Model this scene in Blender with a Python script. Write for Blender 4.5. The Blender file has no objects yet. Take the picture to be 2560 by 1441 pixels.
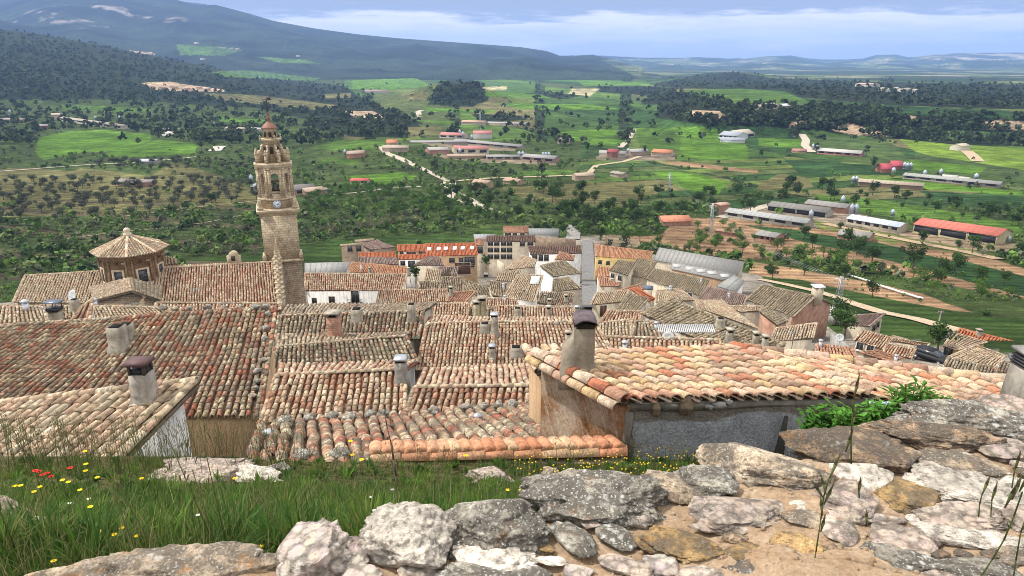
import bpy, math, random
import numpy as np
R=math.radians
random.seed(5)
rng=np.random.default_rng(7)
S=bpy.context.scene
COL=S.collection
# ------------------------------------------------------------ camera
PITCH=18.2; F=1730.0
cam=bpy.data.cameras.new('camera'); camo=bpy.data.objects.new('camera',cam); COL.objects.link(camo)
cam.sensor_width=36; cam.lens=36*F/2560; cam.clip_start=0.05; cam.clip_end=60000
camo.location=(0,0,0); camo.rotation_euler=(R(90-PITCH),0,0); S.camera=camo
# ------------------------------------------------------------ sky, sun, exposure
SUN_EL=56; SUN_AZ=-78        # azimuth from +Y (view direction), negative = left
w=bpy.data.worlds.new("World"); S.world=w; w.use_nodes=True
nt=w.node_tree; nt.nodes.clear()
def N(nt,t,**k):
    n=nt.nodes.new(t)
    for a,b in k.items():
        if a.startswith('i_'):
            key=a[2:]
            key=int(key) if key.isdigit() else key.replace('_',' ')
            n.inputs[key].default_value=b
        else: setattr(n,a,b)
    return n
def L(nt,a,b): nt.links.new(a,b)
out=N(nt,'ShaderNodeOutputWorld'); bg=N(nt,'ShaderNodeBackground')
sky=N(nt,'ShaderNodeTexSky'); sky.sky_type='NISHITA'; sky.sun_disc=False
sky.sun_elevation=R(SUN_EL); sky.sun_rotation=R(SUN_AZ); sky.air_density=1.0; sky.dust_density=2.0
def math_(nt,op,a,b=None,clamp=False):
    n=nt.nodes.new('ShaderNodeMath'); n.operation=op; n.use_clamp=clamp
    for i,x in enumerate((a,b)):
        if x is None: continue
        if isinstance(x,(int,float)): n.inputs[i].default_value=x
        else: nt.links.new(x,n.inputs[i])
    return n.outputs[0]
def ramp(nt,fac,pts,interp='LINEAR'):
    n=nt.nodes.new('ShaderNodeValToRGB'); cr=n.color_ramp; cr.interpolation=interp
    while len(cr.elements)<len(pts): cr.elements.new(.5)
    for e,(p,c) in zip(cr.elements,pts):
        e.position=p; e.color=(c,c,c,1) if isinstance(c,(int,float)) else tuple(c)+(1,)
    nt.links.new(fac,n.inputs[0]); return n.outputs[0]
def mix(nt,f,a,b,mode='MIX'):
    n=nt.nodes.new('ShaderNodeMix'); n.data_type='RGBA'; n.blend_type=mode
    for s,x in ((n.inputs[0],f),(n.inputs[6],a),(n.inputs[7],b)):
        if isinstance(x,(int,float)): s.default_value=x
        elif isinstance(x,tuple): s.default_value=tuple(x)+((1,) if len(x)==3 else ())
        else: nt.links.new(x,s)
    return n.outputs[2]
tc=N(nt,'ShaderNodeTexCoord'); sep=N(nt,'ShaderNodeSeparateXYZ'); L(nt,tc.outputs['Generated'],sep.inputs[0])
zz=sep.outputs[2]; comb=N(nt,'ShaderNodeCombineXYZ')
L(nt,math_(nt,'MULTIPLY',sep.outputs[0],5.0),comb.inputs[0]); L(nt,math_(nt,'MULTIPLY',sep.outputs[1],5.0),comb.inputs[1])
L(nt,math_(nt,'MULTIPLY',zz,42.0),comb.inputs[2])
n1=N(nt,'ShaderNodeTexNoise',i_Scale=1.3,i_Detail=7.0,i_Roughness=.58); L(nt,comb.outputs[0],n1.inputs[0])
# cloud bands: bright bank low over the hills, blue-grey deck above it
dist=math_(nt,'ADD',zz,math_(nt,'MULTIPLY',math_(nt,'SUBTRACT',n1.outputs[0],.5),.075))
band=ramp(nt,dist,[(0.0,(.46,.48,.50)),(.016,(.50,.51,.52)),(.030,(.72,.70,.66)),(.050,(.86,.83,.78)),(.058,(.30,.34,.44)),(.10,(.30,.34,.43)),(.28,(1.0,.97,.93)),(.6,(1.30,1.26,1.20))])
n2=N(nt,'ShaderNodeTexNoise',i_Scale=4.0,i_Detail=8.0,i_Roughness=.6); L(nt,comb.outputs[0],n2.inputs[0])
puff=ramp(nt,n2.outputs[0],[(.47,0.0),(.60,1.0)])
lowm=ramp(nt,zz,[(.018,0.0),(.03,1.0),(.055,1.0),(.066,0.0)])
wht=mix(nt,math_(nt,'MULTIPLY',math_(nt,'MULTIPLY',puff,lowm),.6),band,(.66,.68,.71))
skyc=mix(nt,1.0,sky.outputs[0],(.085,.085,.085),'MULTIPLY')
cov=ramp(nt,n1.outputs[0],[(.35,.45),(.6,.95)])
covl=ramp(nt,zz,[(.10,1.0),(.30,.85)])
covf=math_(nt,'MAXIMUM',covl,math_(nt,'MULTIPLY',cov,.8))
fin=mix(nt,covf,skyc,wht)
L(nt,fin,bg.inputs[0]); bg.inputs[1].default_value=.9; L(nt,bg.outputs[0],out.inputs[0])
sl=bpy.data.lights.new('sun','SUN'); sl.energy=3.0; sl.angle=R(3); sl.color=(1,.95,.87)
so=bpy.data.objects.new('sun',sl); COL.objects.link(so); so.rotation_euler=(R(90-SUN_EL),0,R(180-SUN_AZ)+0)
# sun comes from azimuth SUN_AZ, elevation SUN_EL
import mathutils
sd=mathutils.Vector((math.sin(R(SUN_AZ))*math.cos(R(SUN_EL)),math.cos(R(SUN_AZ))*math.cos(R(SUN_EL)),math.sin(R(SUN_EL))))
so.rotation_euler=sd.to_track_quat('Z','Y').to_euler()
S.view_settings.view_transform='Standard'; S.view_settings.look='None'; S.view_settings.exposure=0.72; S.view_settings.gamma=1
S.cycles.max_bounces=6; S.cycles.volume_bounces=1; S.cycles.use_denoising=True; S.cycles.filter_width=0.9
# ------------------------------------------------------------ pixel rays
cp,sp=math.cos(R(PITCH)),math.sin(R(PITCH))
def ray(u,v):
    x=(np.asarray(u,float)-1280)/F; y=(720.5-np.asarray(v,float))/F
    return np.stack([x*np.ones_like(y),cp+y*sp,-sp+y*cp],-1)
def proj(p):
    p=np.asarray(p,float); f=p[...,1]*cp-p[...,2]*sp; up=p[...,1]*sp+p[...,2]*cp
    f=np.maximum(f,1e-3); return 1280+F*p[...,0]/f, 720.5-F*up/f
def at(u,v,Y):
    d=ray(u,v); return d*(Y/d[...,1])[...,None] if d.ndim>1 else d*(Y/d[1])
def hitplane(u,v,p0,n):
    d=ray(u,v); k=float(np.dot(p0,n)/np.dot(d,n)); return d*k
# ------------------------------------------------------------ noise
def _h(i,j,s):
    n=(i*374761393+j*668265263+s*1442695041)&0x7fffffff
    n=((n^(n>>13))*1274126177)&0x7fffffff
    return ((n^(n>>16))&0xffff)/65535.0
def vnoise(x,y,s=0):
    x=np.asarray(x,float);y=np.asarray(y,float)
    i=np.floor(x).astype(np.int64);j=np.floor(y).astype(np.int64);a=x-i;b=y-j
    a=a*a*(3-2*a);b=b*b*(3-2*b)
    return (_h(i,j,s)*(1-a)+_h(i+1,j,s)*a)*(1-b)+(_h(i,j+1,s)*(1-a)+_h(i+1,j+1,s)*a)*b
def fbm(x,y,o=4,s=0):
    t=0;a=1;w_=0
    for k in range(o):
        t=t+a*vnoise(x*2**k,y*2**k,s+k*17);w_+=a;a*=.5
    return t/w_-.5
# ------------------------------------------------------------ terrain height
GY=[0,3,4,6,8,10.7,14,20,25,35,49,85,118,165,205,245,300,400,600,1000,2000,30000]
GZ=[-2.0,-2.4,-3.1,-4.3,-5.3,-6.65,-9.5,-14.5,-18.5,-23,-27.5,-36.5,-46,-56,-64,-69.5,-73,-76,-80,-83,-84,-84]
def vz(v,Y):     # height seen at row v at distance Y
    return -Y*np.tan(R(PITCH)-np.arctan((720.5-np.asarray(v,float))/F))
def u_of(a,v=200):  # tan azimuth -> column near row v
    y=(720.5-v)/F; return 1280+F*a*(cp+y*sp)
HILLS=[ # distance, front width, back width, crest profile, noise, exponent
 (4900,1500,900,[(-600,30),(0,44),(110,66),(230,60),(330,92),(450,112),(540,98),(640,122),(760,130),(850,152),(950,158),(1060,178),(1150,200),(1250,230)],34,1.2),
 (2600,1650,900,[(-600,40),(0,70),(100,82),(250,110),(400,142),(520,166),(640,196),(800,214),(1000,228),(1100,260)],14,1.5),
 (7000,3700,2500,[(-600,30),(0,12),(150,-25),(330,-30),(440,-8),(520,14),(560,12),(640,34),(700,53),(800,72),(900,86),(1000,96),(1150,107),(1300,118),(1365,128),(1400,141),(1430,140),(1480,137),(1540,152),(1600,172),(1650,187),(1760,205),(1800,230)],60,1.7),
 (9500,2200,1500,[(-600,-10),(0,-12),(300,-30),(400,-10),(480,2),(540,10),(600,60),(700,200)],60,1.2),
 (12500,4500,2000,[(1200,150),(1400,139),(1500,139),(1600,145),(1700,148),(1850,148),(1900,142),(1970,139),(2010,146),(2070,151),(2150,147),(2180,138),(2230,138),(2260,145),(2330,137),(2400,133),(2560,132),(3200,125)],70,1.3),
 (9000,1900,1500,[(1500,230),(1600,163),(1750,172),(1900,160),(2050,168),(2200,163),(2400,158),(2560,152),(3200,150)],55,1.3),
 (3000,900,900,[(1500,235),(1620,207),(1700,198),(1760,188),(1830,182),(1900,190),(1960,200),(2100,204),(2300,212),(2560,222),(3200,225)],14,1.0),
 (4300,900,700,[(900,240),(1050,190),(1200,160),(1300,150),(1400,165),(1500,178),(1620,184),(1700,195),(1800,215),(1900,235)],25,1.2),
]
def ground(x,y):
    x=np.asarray(x,float);y=np.asarray(y,float)
    b=np.interp(y,GY,GZ); a=x/np.maximum(y,1.)
    yy=np.maximum(y,1.)
    far=np.clip((y-250)/600,0,1)
    h=b+far*(fbm(x/260,y/260,3,3)*7)+np.clip((y-120)/200,0,1)*fbm(x/45,y/45,3,9)*2.4
    ss=lambda t: np.clip(t,0,1)**2*(3-2*np.clip(t,0,1))
    h=h-7.5*ss((a-.40)/.14)*ss((y-28)/30)*(1-ss((y-115)/75))
    # plateau behind the escarpment on the right
    edge=800+60*fbm(a*9,a*0,3,21)+(-a)*20
    m=np.clip((a-.17)/.10,0,1)*np.clip((y-edge)/70,0,1); m=m*m*(3-2*m)
    h=h+m*23*np.clip((4200-y)/2500,0,1)
    uu=u_of(a)
    for k,(D,wf,wb,pr,nz,ex) in enumerate(HILLS):
        us,vs=zip(*pr)
        cr=vz(np.interp(uu,us,vs,left=260,right=260),D)
        t=np.where(y<D,np.clip((y-(D-wf))/wf,0,1),np.clip((D+wb-y)/wb,0,1))
        t2=(t*t*(3-2*t)*.5+t**ex*.5)
        rd=1-2*np.abs(fbm(x/(wf*.17)+y/(wf*.6),y/(wf*.5),4,60+k)); n=(fbm(x/(wf*.22),y/(wf*.22),5,40+k)*1.8+(rd-.75)*1.5)*nz*1.6*t*(1-t*t)*1.6
        h=np.maximum(h,b+(cr-b)*t2+n*(cr>b+3))
    # wooded hillock in the middle of the valley, cone hill
    for (u0,v0,Yh,hh,rr) in ((1140,262,1500,38,95),(985,330,640,9,60),(1500,290,1250,10,80)):
        p=at(u0,v0,Yh); h=h+hh*np.exp(-(((x-p[0])/(rr*1.15))**2+((y-Yh)/rr)**2)**1.4)
    return h
_GA=np.linspace(-1.6,1.6,560); _GL=np.linspace(math.log(60),math.log(15800),760); _a,_l=np.meshgrid(_GA,_GL); _HG=ground(_a*np.exp(_l),np.exp(_l))
def gfast(x,y):
    y=np.maximum(y,61.); fa=np.clip((x/y+1.6)/3.2*559,0,558.999); fl=np.clip((np.log(y)-_GL[0])/(_GL[-1]-_GL[0])*759,0,758.999); i=fl.astype(int);j=fa.astype(int);f=fl-i;g=fa-j
    return (_HG[i,j]*(1-g)+_HG[i,j+1]*g)*(1-f)+(_HG[i+1,j]*(1-g)+_HG[i+1,j+1]*g)*f
def hit(u,v,y0=100.,y1=13000.):
    u=np.atleast_1d(np.asarray(u,float));v=np.atleast_1d(np.asarray(v,float))
    d=ray(u,v); d=d/d[:,1:2]; ys=np.geomspace(y0,y1,420)
    res=np.zeros((len(u),3)); done=np.zeros(len(u),bool)
    py=np.full(len(u),y0); pd=d[:,2]*y0-gfast(d[:,0]*y0,np.full(len(u),y0))
    for Y in ys[1:]:
        df=d[:,2]*Y-gfast(d[:,0]*Y,np.full(len(u),Y))
        c=(~done)&(df<=0)
        if c.any():
            f=pd[c]/np.maximum(pd[c]-df[c],1e-9); yy=py[c]+(Y-py[c])*f
            res[c]=d[c]*yy[:,None]; done|=c
        pd=df; py=np.full(len(u),Y)
        if done.all(): break
    res[done,2]=ground(res[done,0],res[done,1])
    return res,done
def inpoly(u,v,poly):
    r=np.zeros(np.shape(u),bool); n=len(poly); j=n-1
    for i in range(n):
        (xi,yi),(xj,yj)=poly[i],poly[j]
        if yi!=yj:
            c=((yi>v)!=(yj>v))&(u<(xj-xi)*(v-yi)/(yj-yi)+xi); r^=c
        j=i
    return r
# ------------------------------------------------------------ mesh builder
class MB:
    def __init__(s): s.v=[];s.q=[];s.t=[];s.c=[];s.n=0
    def add(s,v,q=None,t=None,c=(.5,.5,.5)):
        v=np.asarray(v,float).reshape(-1,3)
        s.v.append(v)
        if q is not None and len(q): s.q.append(np.asarray(q,np.int64).reshape(-1,4)+s.n)
        if t is not None and len(t): s.t.append(np.asarray(t,np.int64).reshape(-1,3)+s.n)
        c=np.asarray(c,float); c=np.tile(c,(len(v),1)) if c.ndim==1 else c
        s.c.append(c); s.n+=len(v)
    def box(s,c,h,ax=(1,0,0),ay=(0,1,0),az=(0,0,1),col=(.5,.5,.5)):
        c=np.array(c,float);ax,ay,az=[np.array(k,float) for k in (ax,ay,az)]
        v=[c+ax*h[0]*i+ay*h[1]*j+az*h[2]*k for k in(-1,1) for j in(-1,1) for i in(-1,1)]
        s.add(v,[(0,2,3,1),(4,5,7,6),(0,1,5,4),(2,6,7,3),(0,4,6,2),(1,3,7,5)],c=col)
    def ring(s,rings,col=(.5,.5,.5),cap=True,close=True):
        n=len(rings[0]); v=np.concatenate([np.asarray(r,float) for r in rings]); q=[]
        for k in range(len(rings)-1):
            for i in range(n if close else n-1):
                j=(i+1)%n; q.append((k*n+i,k*n+j,(k+1)*n+j,(k+1)*n+i))
        t=[]
        if cap:
            vv=[np.mean(rings[0],0),np.mean(rings[-1],0)]; v=np.concatenate([v,vv]); a=len(v)-2
            for i in range(n): t.append((a,(i+1)%n,i)); t.append((a+1,(len(rings)-1)*n+i,(len(rings)-1)*n+(i+1)%n))
        s.add(v,q,t,col)
    def lathe(s,c,prof,n=12,col=(.5,.5,.5),rot=0,sx=1,sy=1):
        c=np.array(c,float)
        a=np.arange(n)*2*np.pi/n+rot
        s.ring([np.stack([c[0]+sx*r*np.cos(a),c[1]+sy*r*np.sin(a),c[2]+z+0*a],-1) for r,z in prof],col)
    def tube(s,a,b,r,n=6,col=(.5,.5,.5),r2=None):
        a=np.array(a,float);b=np.array(b,float);d=b-a;d/=np.linalg.norm(d)+1e-9
        e=np.cross(d,(0,0,1) if abs(d[2])<.9 else (1,0,0));e/=np.linalg.norm(e);f=np.cross(d,e)
        t=np.arange(n)*2*np.pi/n; o=np.cos(t)[:,None]*e+np.sin(t)[:,None]*f
        s.ring([a+o*r,b+o*(r2 if r2 is not None else r)],col)
    def mesh(s,name,mats,smooth=False):
        m=bpy.data.meshes.new(name); V=np.concatenate(s.v) if s.v else np.zeros((0,3))
        Q=np.concatenate(s.q) if s.q else np.zeros((0,4),int); T=np.concatenate(s.t) if s.t else np.zeros((0,3),int)
        m.vertices.add(len(V)); m.vertices.foreach_set('co',V.astype(np.float32).ravel())
        nl=len(Q)*4+len(T)*3; m.loops.add(nl); m.loops.foreach_set('vertex_index',np.concatenate([Q.ravel(),T.ravel()]).astype(np.int32))
        m.polygons.add(len(Q)+len(T))
        st=np.concatenate([np.arange(len(Q))*4,len(Q)*4+np.arange(len(T))*3]).astype(np.int32)
        m.polygons.foreach_set('loop_start',st)
        at_=m.attributes.new('Col','FLOAT_COLOR','POINT'); C=np.concatenate(s.c); C=np.concatenate([C[:,:3],np.ones((len(C),1))],1)
        at_.data.foreach_set('color',C.astype(np.float32).ravel())
        m.update(calc_edges=True); m.validate()
        for mm in (mats if isinstance(mats,(list,tuple)) else [mats]): m.materials.append(mm)
        if smooth: m.polygons.foreach_set('use_smooth',np.ones(len(m.polygons),bool))
        return m
    def build(s,name,mats,parent=None,smooth=False):
        o=bpy.data.objects.new(name,s.mesh(name,mats,smooth)); COL.objects.link(o)
        if parent is not None: put(o,parent)
        return o
def put(o,parent):
    o.parent=parent; o.matrix_parent_inverse=mathutils.Matrix.Translation(-mathutils.Vector(parent.location))
def tag(o,label=None,cat=None,group=None,kind=None):
    if label: o['label']=label
    if cat: o['category']=cat
    if group: o['group']=group
    if kind: o['kind']=kind
    return o
def empty(name,loc,label,cat,group=None):
    o=bpy.data.objects.new(name,None); COL.objects.link(o); o.location=tuple(float(k) for k in loc); o.empty_display_size=.2
    return tag(o,label,cat,group)
# ------------------------------------------------------------ materials
MATS={}
def newmat(name,rough=.85,spec=.25):
    m=bpy.data.materials.new(name); m.use_nodes=True; nt=m.node_tree; b=nt.nodes['Principled BSDF']
    b.inputs['Roughness'].default_value=rough; b.inputs['Specular IOR Level'].default_value=spec
    MATS[name]=m
    g=N(nt,'ShaderNodeNewGeometry'); a=N(nt,'ShaderNodeAttribute',attribute_name='Col')
    return m,nt,b,g.outputs['Position'],a.outputs['Color']
def noise(nt,pos,scale,detail=4.,rough=.55,vec=None):
    n=N(nt,'ShaderNodeTexNoise',i_Scale=scale,i_Detail=detail,i_Roughness=rough); L(nt,pos,n.inputs[0]); return n.outputs[0]
def voro(nt,pos,scale,feat='F1'):
    n=N(nt,'ShaderNodeTexVoronoi',i_Scale=scale); n.feature=feat; L(nt,pos,n.inputs[0]); return n
def scalev(nt,pos,sx,sy,sz):
    m=N(nt,'ShaderNodeMapping'); m.inputs['Scale'].default_value=(sx,sy,sz); L(nt,pos,m.inputs[0]); return m.outputs[0]
def bump(nt,b,h,st=.4,d=.02):
    n=N(nt,'ShaderNodeBump'); n.inputs['Strength'].default_value=st; n.inputs['Distance'].default_value=d
    L(nt,h,n.inputs['Height']); L(nt,n.outputs[0],b.inputs['Normal'])
def tile_mat(name,lich,sc=1.0):
    m,nt,b,pos,col=newmat(name,.9,.15)
    n1=noise(nt,pos,7*sc,5.,.65); n2=noise(nt,pos,34*sc,4.,.7); n3=noise(nt,pos,.55,3.)
    c=mix(nt,1.0,col,ramp(nt,n2,[(.3,.62),(.7,1.3)]),'MULTIPLY')
    c=mix(nt,1.0,c,ramp(nt,n3,[(.35,.78),(.65,1.2)]),'MULTIPLY')
    f=ramp(nt,math_(nt,'ADD',n1,math_(nt,'MULTIPLY',n3,.45)),[(.72-.10*lich,0.),(.80-.07*lich,.9)])
    c=mix(nt,math_(nt,'MULTIPLY',f,min(1,.35+.5*lich)),c,(.065,.058,.046))
    f2=ramp(nt,noise(nt,pos,15*sc,4.,.6),[(.60,0.),(.68,1.)])
    c=mix(nt,math_(nt,'MULTIPLY',f2,.25*lich),c,(.36,.33,.25))
    L(nt,c,b.inputs[0]); bump(nt,b,n2,.35,.02); return m
M_T1=tile_mat('clay_tile_mossy',.85); M_T2=tile_mat('clay_tile_weathered',.45); M_T3=tile_mat('clay_tile_clean',.15)
def plaster(name,st=.25):
    m,nt,b,pos,col=newmat(name,.92,.15)
    n1=noise(nt,pos,.9,6.,.65); n2=noise(nt,pos,11,5.,.65); n3=noise(nt,scalev(nt,pos,3,3,.35),1.3,4.)
    c=mix(nt,1.0,col,ramp(nt,n1,[(.3,1-st),(.7,1+st*.4)]),'MULTIPLY')
    c=mix(nt,1.0,c,ramp(nt,n3,[(.35,1-st*.8),(.6,1.05)]),'MULTIPLY')
    c=mix(nt,1.0,c,ramp(nt,n2,[(.3,1-st*.6),(.7,1.1)]),'MULTIPLY')
    L(nt,c,b.inputs[0]); bump(nt,b,n2,.5,.03); return m
M_PL=plaster('plaster'); M_CON=plaster('concrete',.4)
def brickm(name,c1,c2,mort,sx=4.,bh=.07,bw=.26):
    m,nt,b,pos,col=newmat(name,.9,.15)
    sep=N(nt,'ShaderNodeSeparateXYZ'); L(nt,pos,sep.inputs[0]); cb=N(nt,'ShaderNodeCombineXYZ')
    L(nt,math_(nt,'ADD',sep.outputs[0],math_(nt,'MULTIPLY',sep.outputs[1],.8)),cb.inputs[0]); L(nt,sep.outputs[2],cb.inputs[1])
    br=N(nt,'ShaderNodeTexBrick',i_Scale=1.0); L(nt,cb.outputs[0],br.inputs[0])
    br.inputs['Color1'].default_value=c1+(1,); br.inputs['Color2'].default_value=c2+(1,); br.inputs['Mortar'].default_value=mort+(1,)
    br.inputs['Brick Width'].default_value=bw; br.inputs['Row Height'].default_value=bh; br.inputs['Mortar Size'].default_value=bh*.12
    c=mix(nt,1.0,br.outputs[0],ramp(nt,noise(nt,pos,1.2,6.,.65),[(.3,.6),(.7,1.25)]),'MULTIPLY')
    c=mix(nt,1.0,c,ramp(nt,noise(nt,pos,9,4.),[(.3,.8),(.7,1.15)]),'MULTIPLY')
    L(nt,c,b.inputs[0]); bump(nt,b,br.outputs['Fac'],-.4,.02); return m
M_BR=brickm('red_brick',(.43,.21,.14),(.36,.17,.11),(.38,.32,.26),bh=.12,bw=.4)
M_DRUM=brickm('brown_brick',(.30,.19,.11),(.22,.13,.075),(.28,.22,.15),bh=.2,bw=.6)
M_ASH=brickm('ashlar_stone',(.57,.47,.33),(.48,.385,.26),(.33,.27,.19),bh=.33,bw=.75)
M_RUB=brickm('rough_masonry',(.34,.26,.18),(.27,.2,.14),(.16,.13,.1),bh=.3,bw=.5)
def simple(name,rough=.7,spec=.3,metal=0.,var=.2,sc=6.):
    m,nt,b,pos,col=newmat(name,rough,spec); b.inputs['Metallic'].default_value=metal
    c=mix(nt,1.0,col,ramp(nt,noise(nt,pos,sc,4.),[(.3,1-var),(.7,1+var)]),'MULTIPLY'); L(nt,c,b.inputs[0]); return m
M_PAINT=simple('painted_surface',.6); M_METAL=simple('galvanised_metal',.4,.5,.6,.15)
M_GLASS=simple('window_glass',.15,.6,0,.05)
M_BARK=simple('bark',.95,.1,0,.35,4.)
def leafm(name,tr=.25):
    m,nt,b,pos,col=newmat(name,.75,.15)
    oi=N(nt,'ShaderNodeObjectInfo')
    c=mix(nt,1.0,col,ramp(nt,oi.outputs['Random'],[(0.,.7),(1.,1.3)]),'MULTIPLY')
    L(nt,c,b.inputs[0])
    t=N(nt,'ShaderNodeBsdfTranslucent'); L(nt,c,t.inputs[0]); ms=N(nt,'ShaderNodeMixShader'); ms.inputs[0].default_value=tr
    L(nt,b.outputs[0],ms.inputs[1]); L(nt,t.outputs[0],ms.inputs[2]); L(nt,ms.outputs[0],nt.nodes['Material Output'].inputs[0]); return m
M_LEAF=leafm('foliage'); M_GRASS=leafm('grass_blades',.35)
def rustwall():
    m,nt,b,pos,col=newmat('streaked_ochre_render',.95,.1)
    rot=N(nt,'ShaderNodeMapping'); rot.inputs['Rotation'].default_value=(0,0,0); L(nt,pos,rot.inputs[0])
    sk=N(nt,'ShaderNodeVectorMath',operation='DOT_PRODUCT'); sk.inputs[1].default_value=(-.5,.5,.9); L(nt,pos,sk.inputs[0])
    sep=N(nt,'ShaderNodeSeparateXYZ'); L(nt,pos,sep.inputs[0]); cb=N(nt,'ShaderNodeCombineXYZ')
    across=math_(nt,'ADD',math_(nt,'MULTIPLY',sep.outputs[1],1.0),math_(nt,'MULTIPLY',sep.outputs[2],-.45))
    L(nt,math_(nt,'MULTIPLY',across,9.),cb.inputs[0]); L(nt,math_(nt,'MULTIPLY',sep.outputs[2],1.6),cb.inputs[1])
    n=noise(nt,cb.outputs[0],1.3,6.,.7); n0=noise(nt,pos,.9,4.,.6); n2=noise(nt,pos,14.,5.,.7)
    c=mix(nt,ramp(nt,n0,[(.42,0.),(.60,1.)]),(.25,.125,.055),(.42,.32,.23))
    c=mix(nt,ramp(nt,n,[(.52,0.),(.62,.75)]),c,(.45,.39,.33))
    c=mix(nt,1.,c,ramp(nt,n2,[(.3,.65),(.7,1.2)]),'MULTIPLY')
    L(nt,c,b.inputs[0]); bump(nt,b,n2,.7,.03); return m
M_RUST=rustwall()
def greywall():
    m,nt,b,pos,col=newmat('patched_grey_render',.95,.1)
    n0=noise(nt,pos,.75,5.,.6); n1=noise(nt,pos,4.,6.,.7); n2=noise(nt,pos,22.,5.,.75)
    sep=N(nt,'ShaderNodeSeparateXYZ'); L(nt,pos,sep.inputs[0])
    hgt=math_(nt,'ADD',math_(nt,'ADD',sep.outputs[2],5.58),math_(nt,'MULTIPLY',math_(nt,'SUBTRACT',n0,.5),.8))
    f=ramp(nt,hgt,[(.0,1.),(.035,0.)])
    c=mix(nt,f,(.25,.225,.195),(.40,.42,.45))
    c=mix(nt,1.,c,ramp(nt,n1,[(.3,.75),(.7,1.2)]),'MULTIPLY'); c=mix(nt,1.,c,ramp(nt,n2,[(.35,.6),(.65,1.25)]),'MULTIPLY')
    L(nt,c,b.inputs[0]); bump(nt,b,n2,1.,.05); return m
M_GREY=greywall()
# ------------------------------------------------------------ terrain colours
G_SCRUB=(.060,.088,.027); G_FOR=(.024,.034,.017); G_FLD=(.075,.14,.024); G_BRI=(.10,.20,.024); G_DRK=(.032,.072,.022)
SOIL=(.30,.19,.11); DRY=(.14,.135,.055); GRS=(.045,.080,.019); SCR=(.058,.080,.028); ROCK=(.42,.31,.21)
ZF=[ # forest polygons
 [(-700,60),(0,60),(250,100),(520,160),(660,195),(860,215),(930,262),(1000,285),(1060,310),(900,330),(640,270),(480,262),(330,250),(200,250),(0,250),(-700,250)],
 [(-900,-60),(0,-60),(640,20),(900,80),(1380,128),(1540,145),(1700,196),(1500,200),(1240,196),(1020,180),(860,170),(700,150),(600,118),(430,108),(330,130),(200,100),(0,66)],
 [(600,140),(700,150),(860,168),(1000,182),(960,196),(800,190),(640,165)],
 [(1070,262),(1090,215),(1150,195),(1205,205),(1222,250),(1180,268)],
 [(1640,296),(1650,250),(1760,240),(1850,262),(2050,262),(2300,285),(2700,300),(2700,372),(2400,362),(2200,345),(2080,330),(1930,318),(1760,312)],
 [(1620,212),(1760,186),(1830,180),(1930,196),(2200,205),(2700,215),(2700,275),(2450,272),(2200,262),(2000,244),(1960,228),(1850,222),(1700,222)],
 [(1200,185),(1320,160),(1520,150),(1700,196),(1560,196),(1380,200),(1260,200)],
 [(1640,222),(1760,240),(1700,262),(1600,262)],[(1270,235),(1350,232),(1450,240),(1420,248),(1280,243)],[(1480,205),(1600,215),(1700,222),(1620,240),(1500,230)],
 [(760,290),(1000,285),(1060,320),(1020,345),(880,342),(780,320)],[(1180,285),(1300,290),(1320,300),(1200,308)],
]
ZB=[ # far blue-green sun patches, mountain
 [(1500,150),(3200,120),(3200,210),(2100,203),(1840,180),(1620,205)],
]
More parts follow.
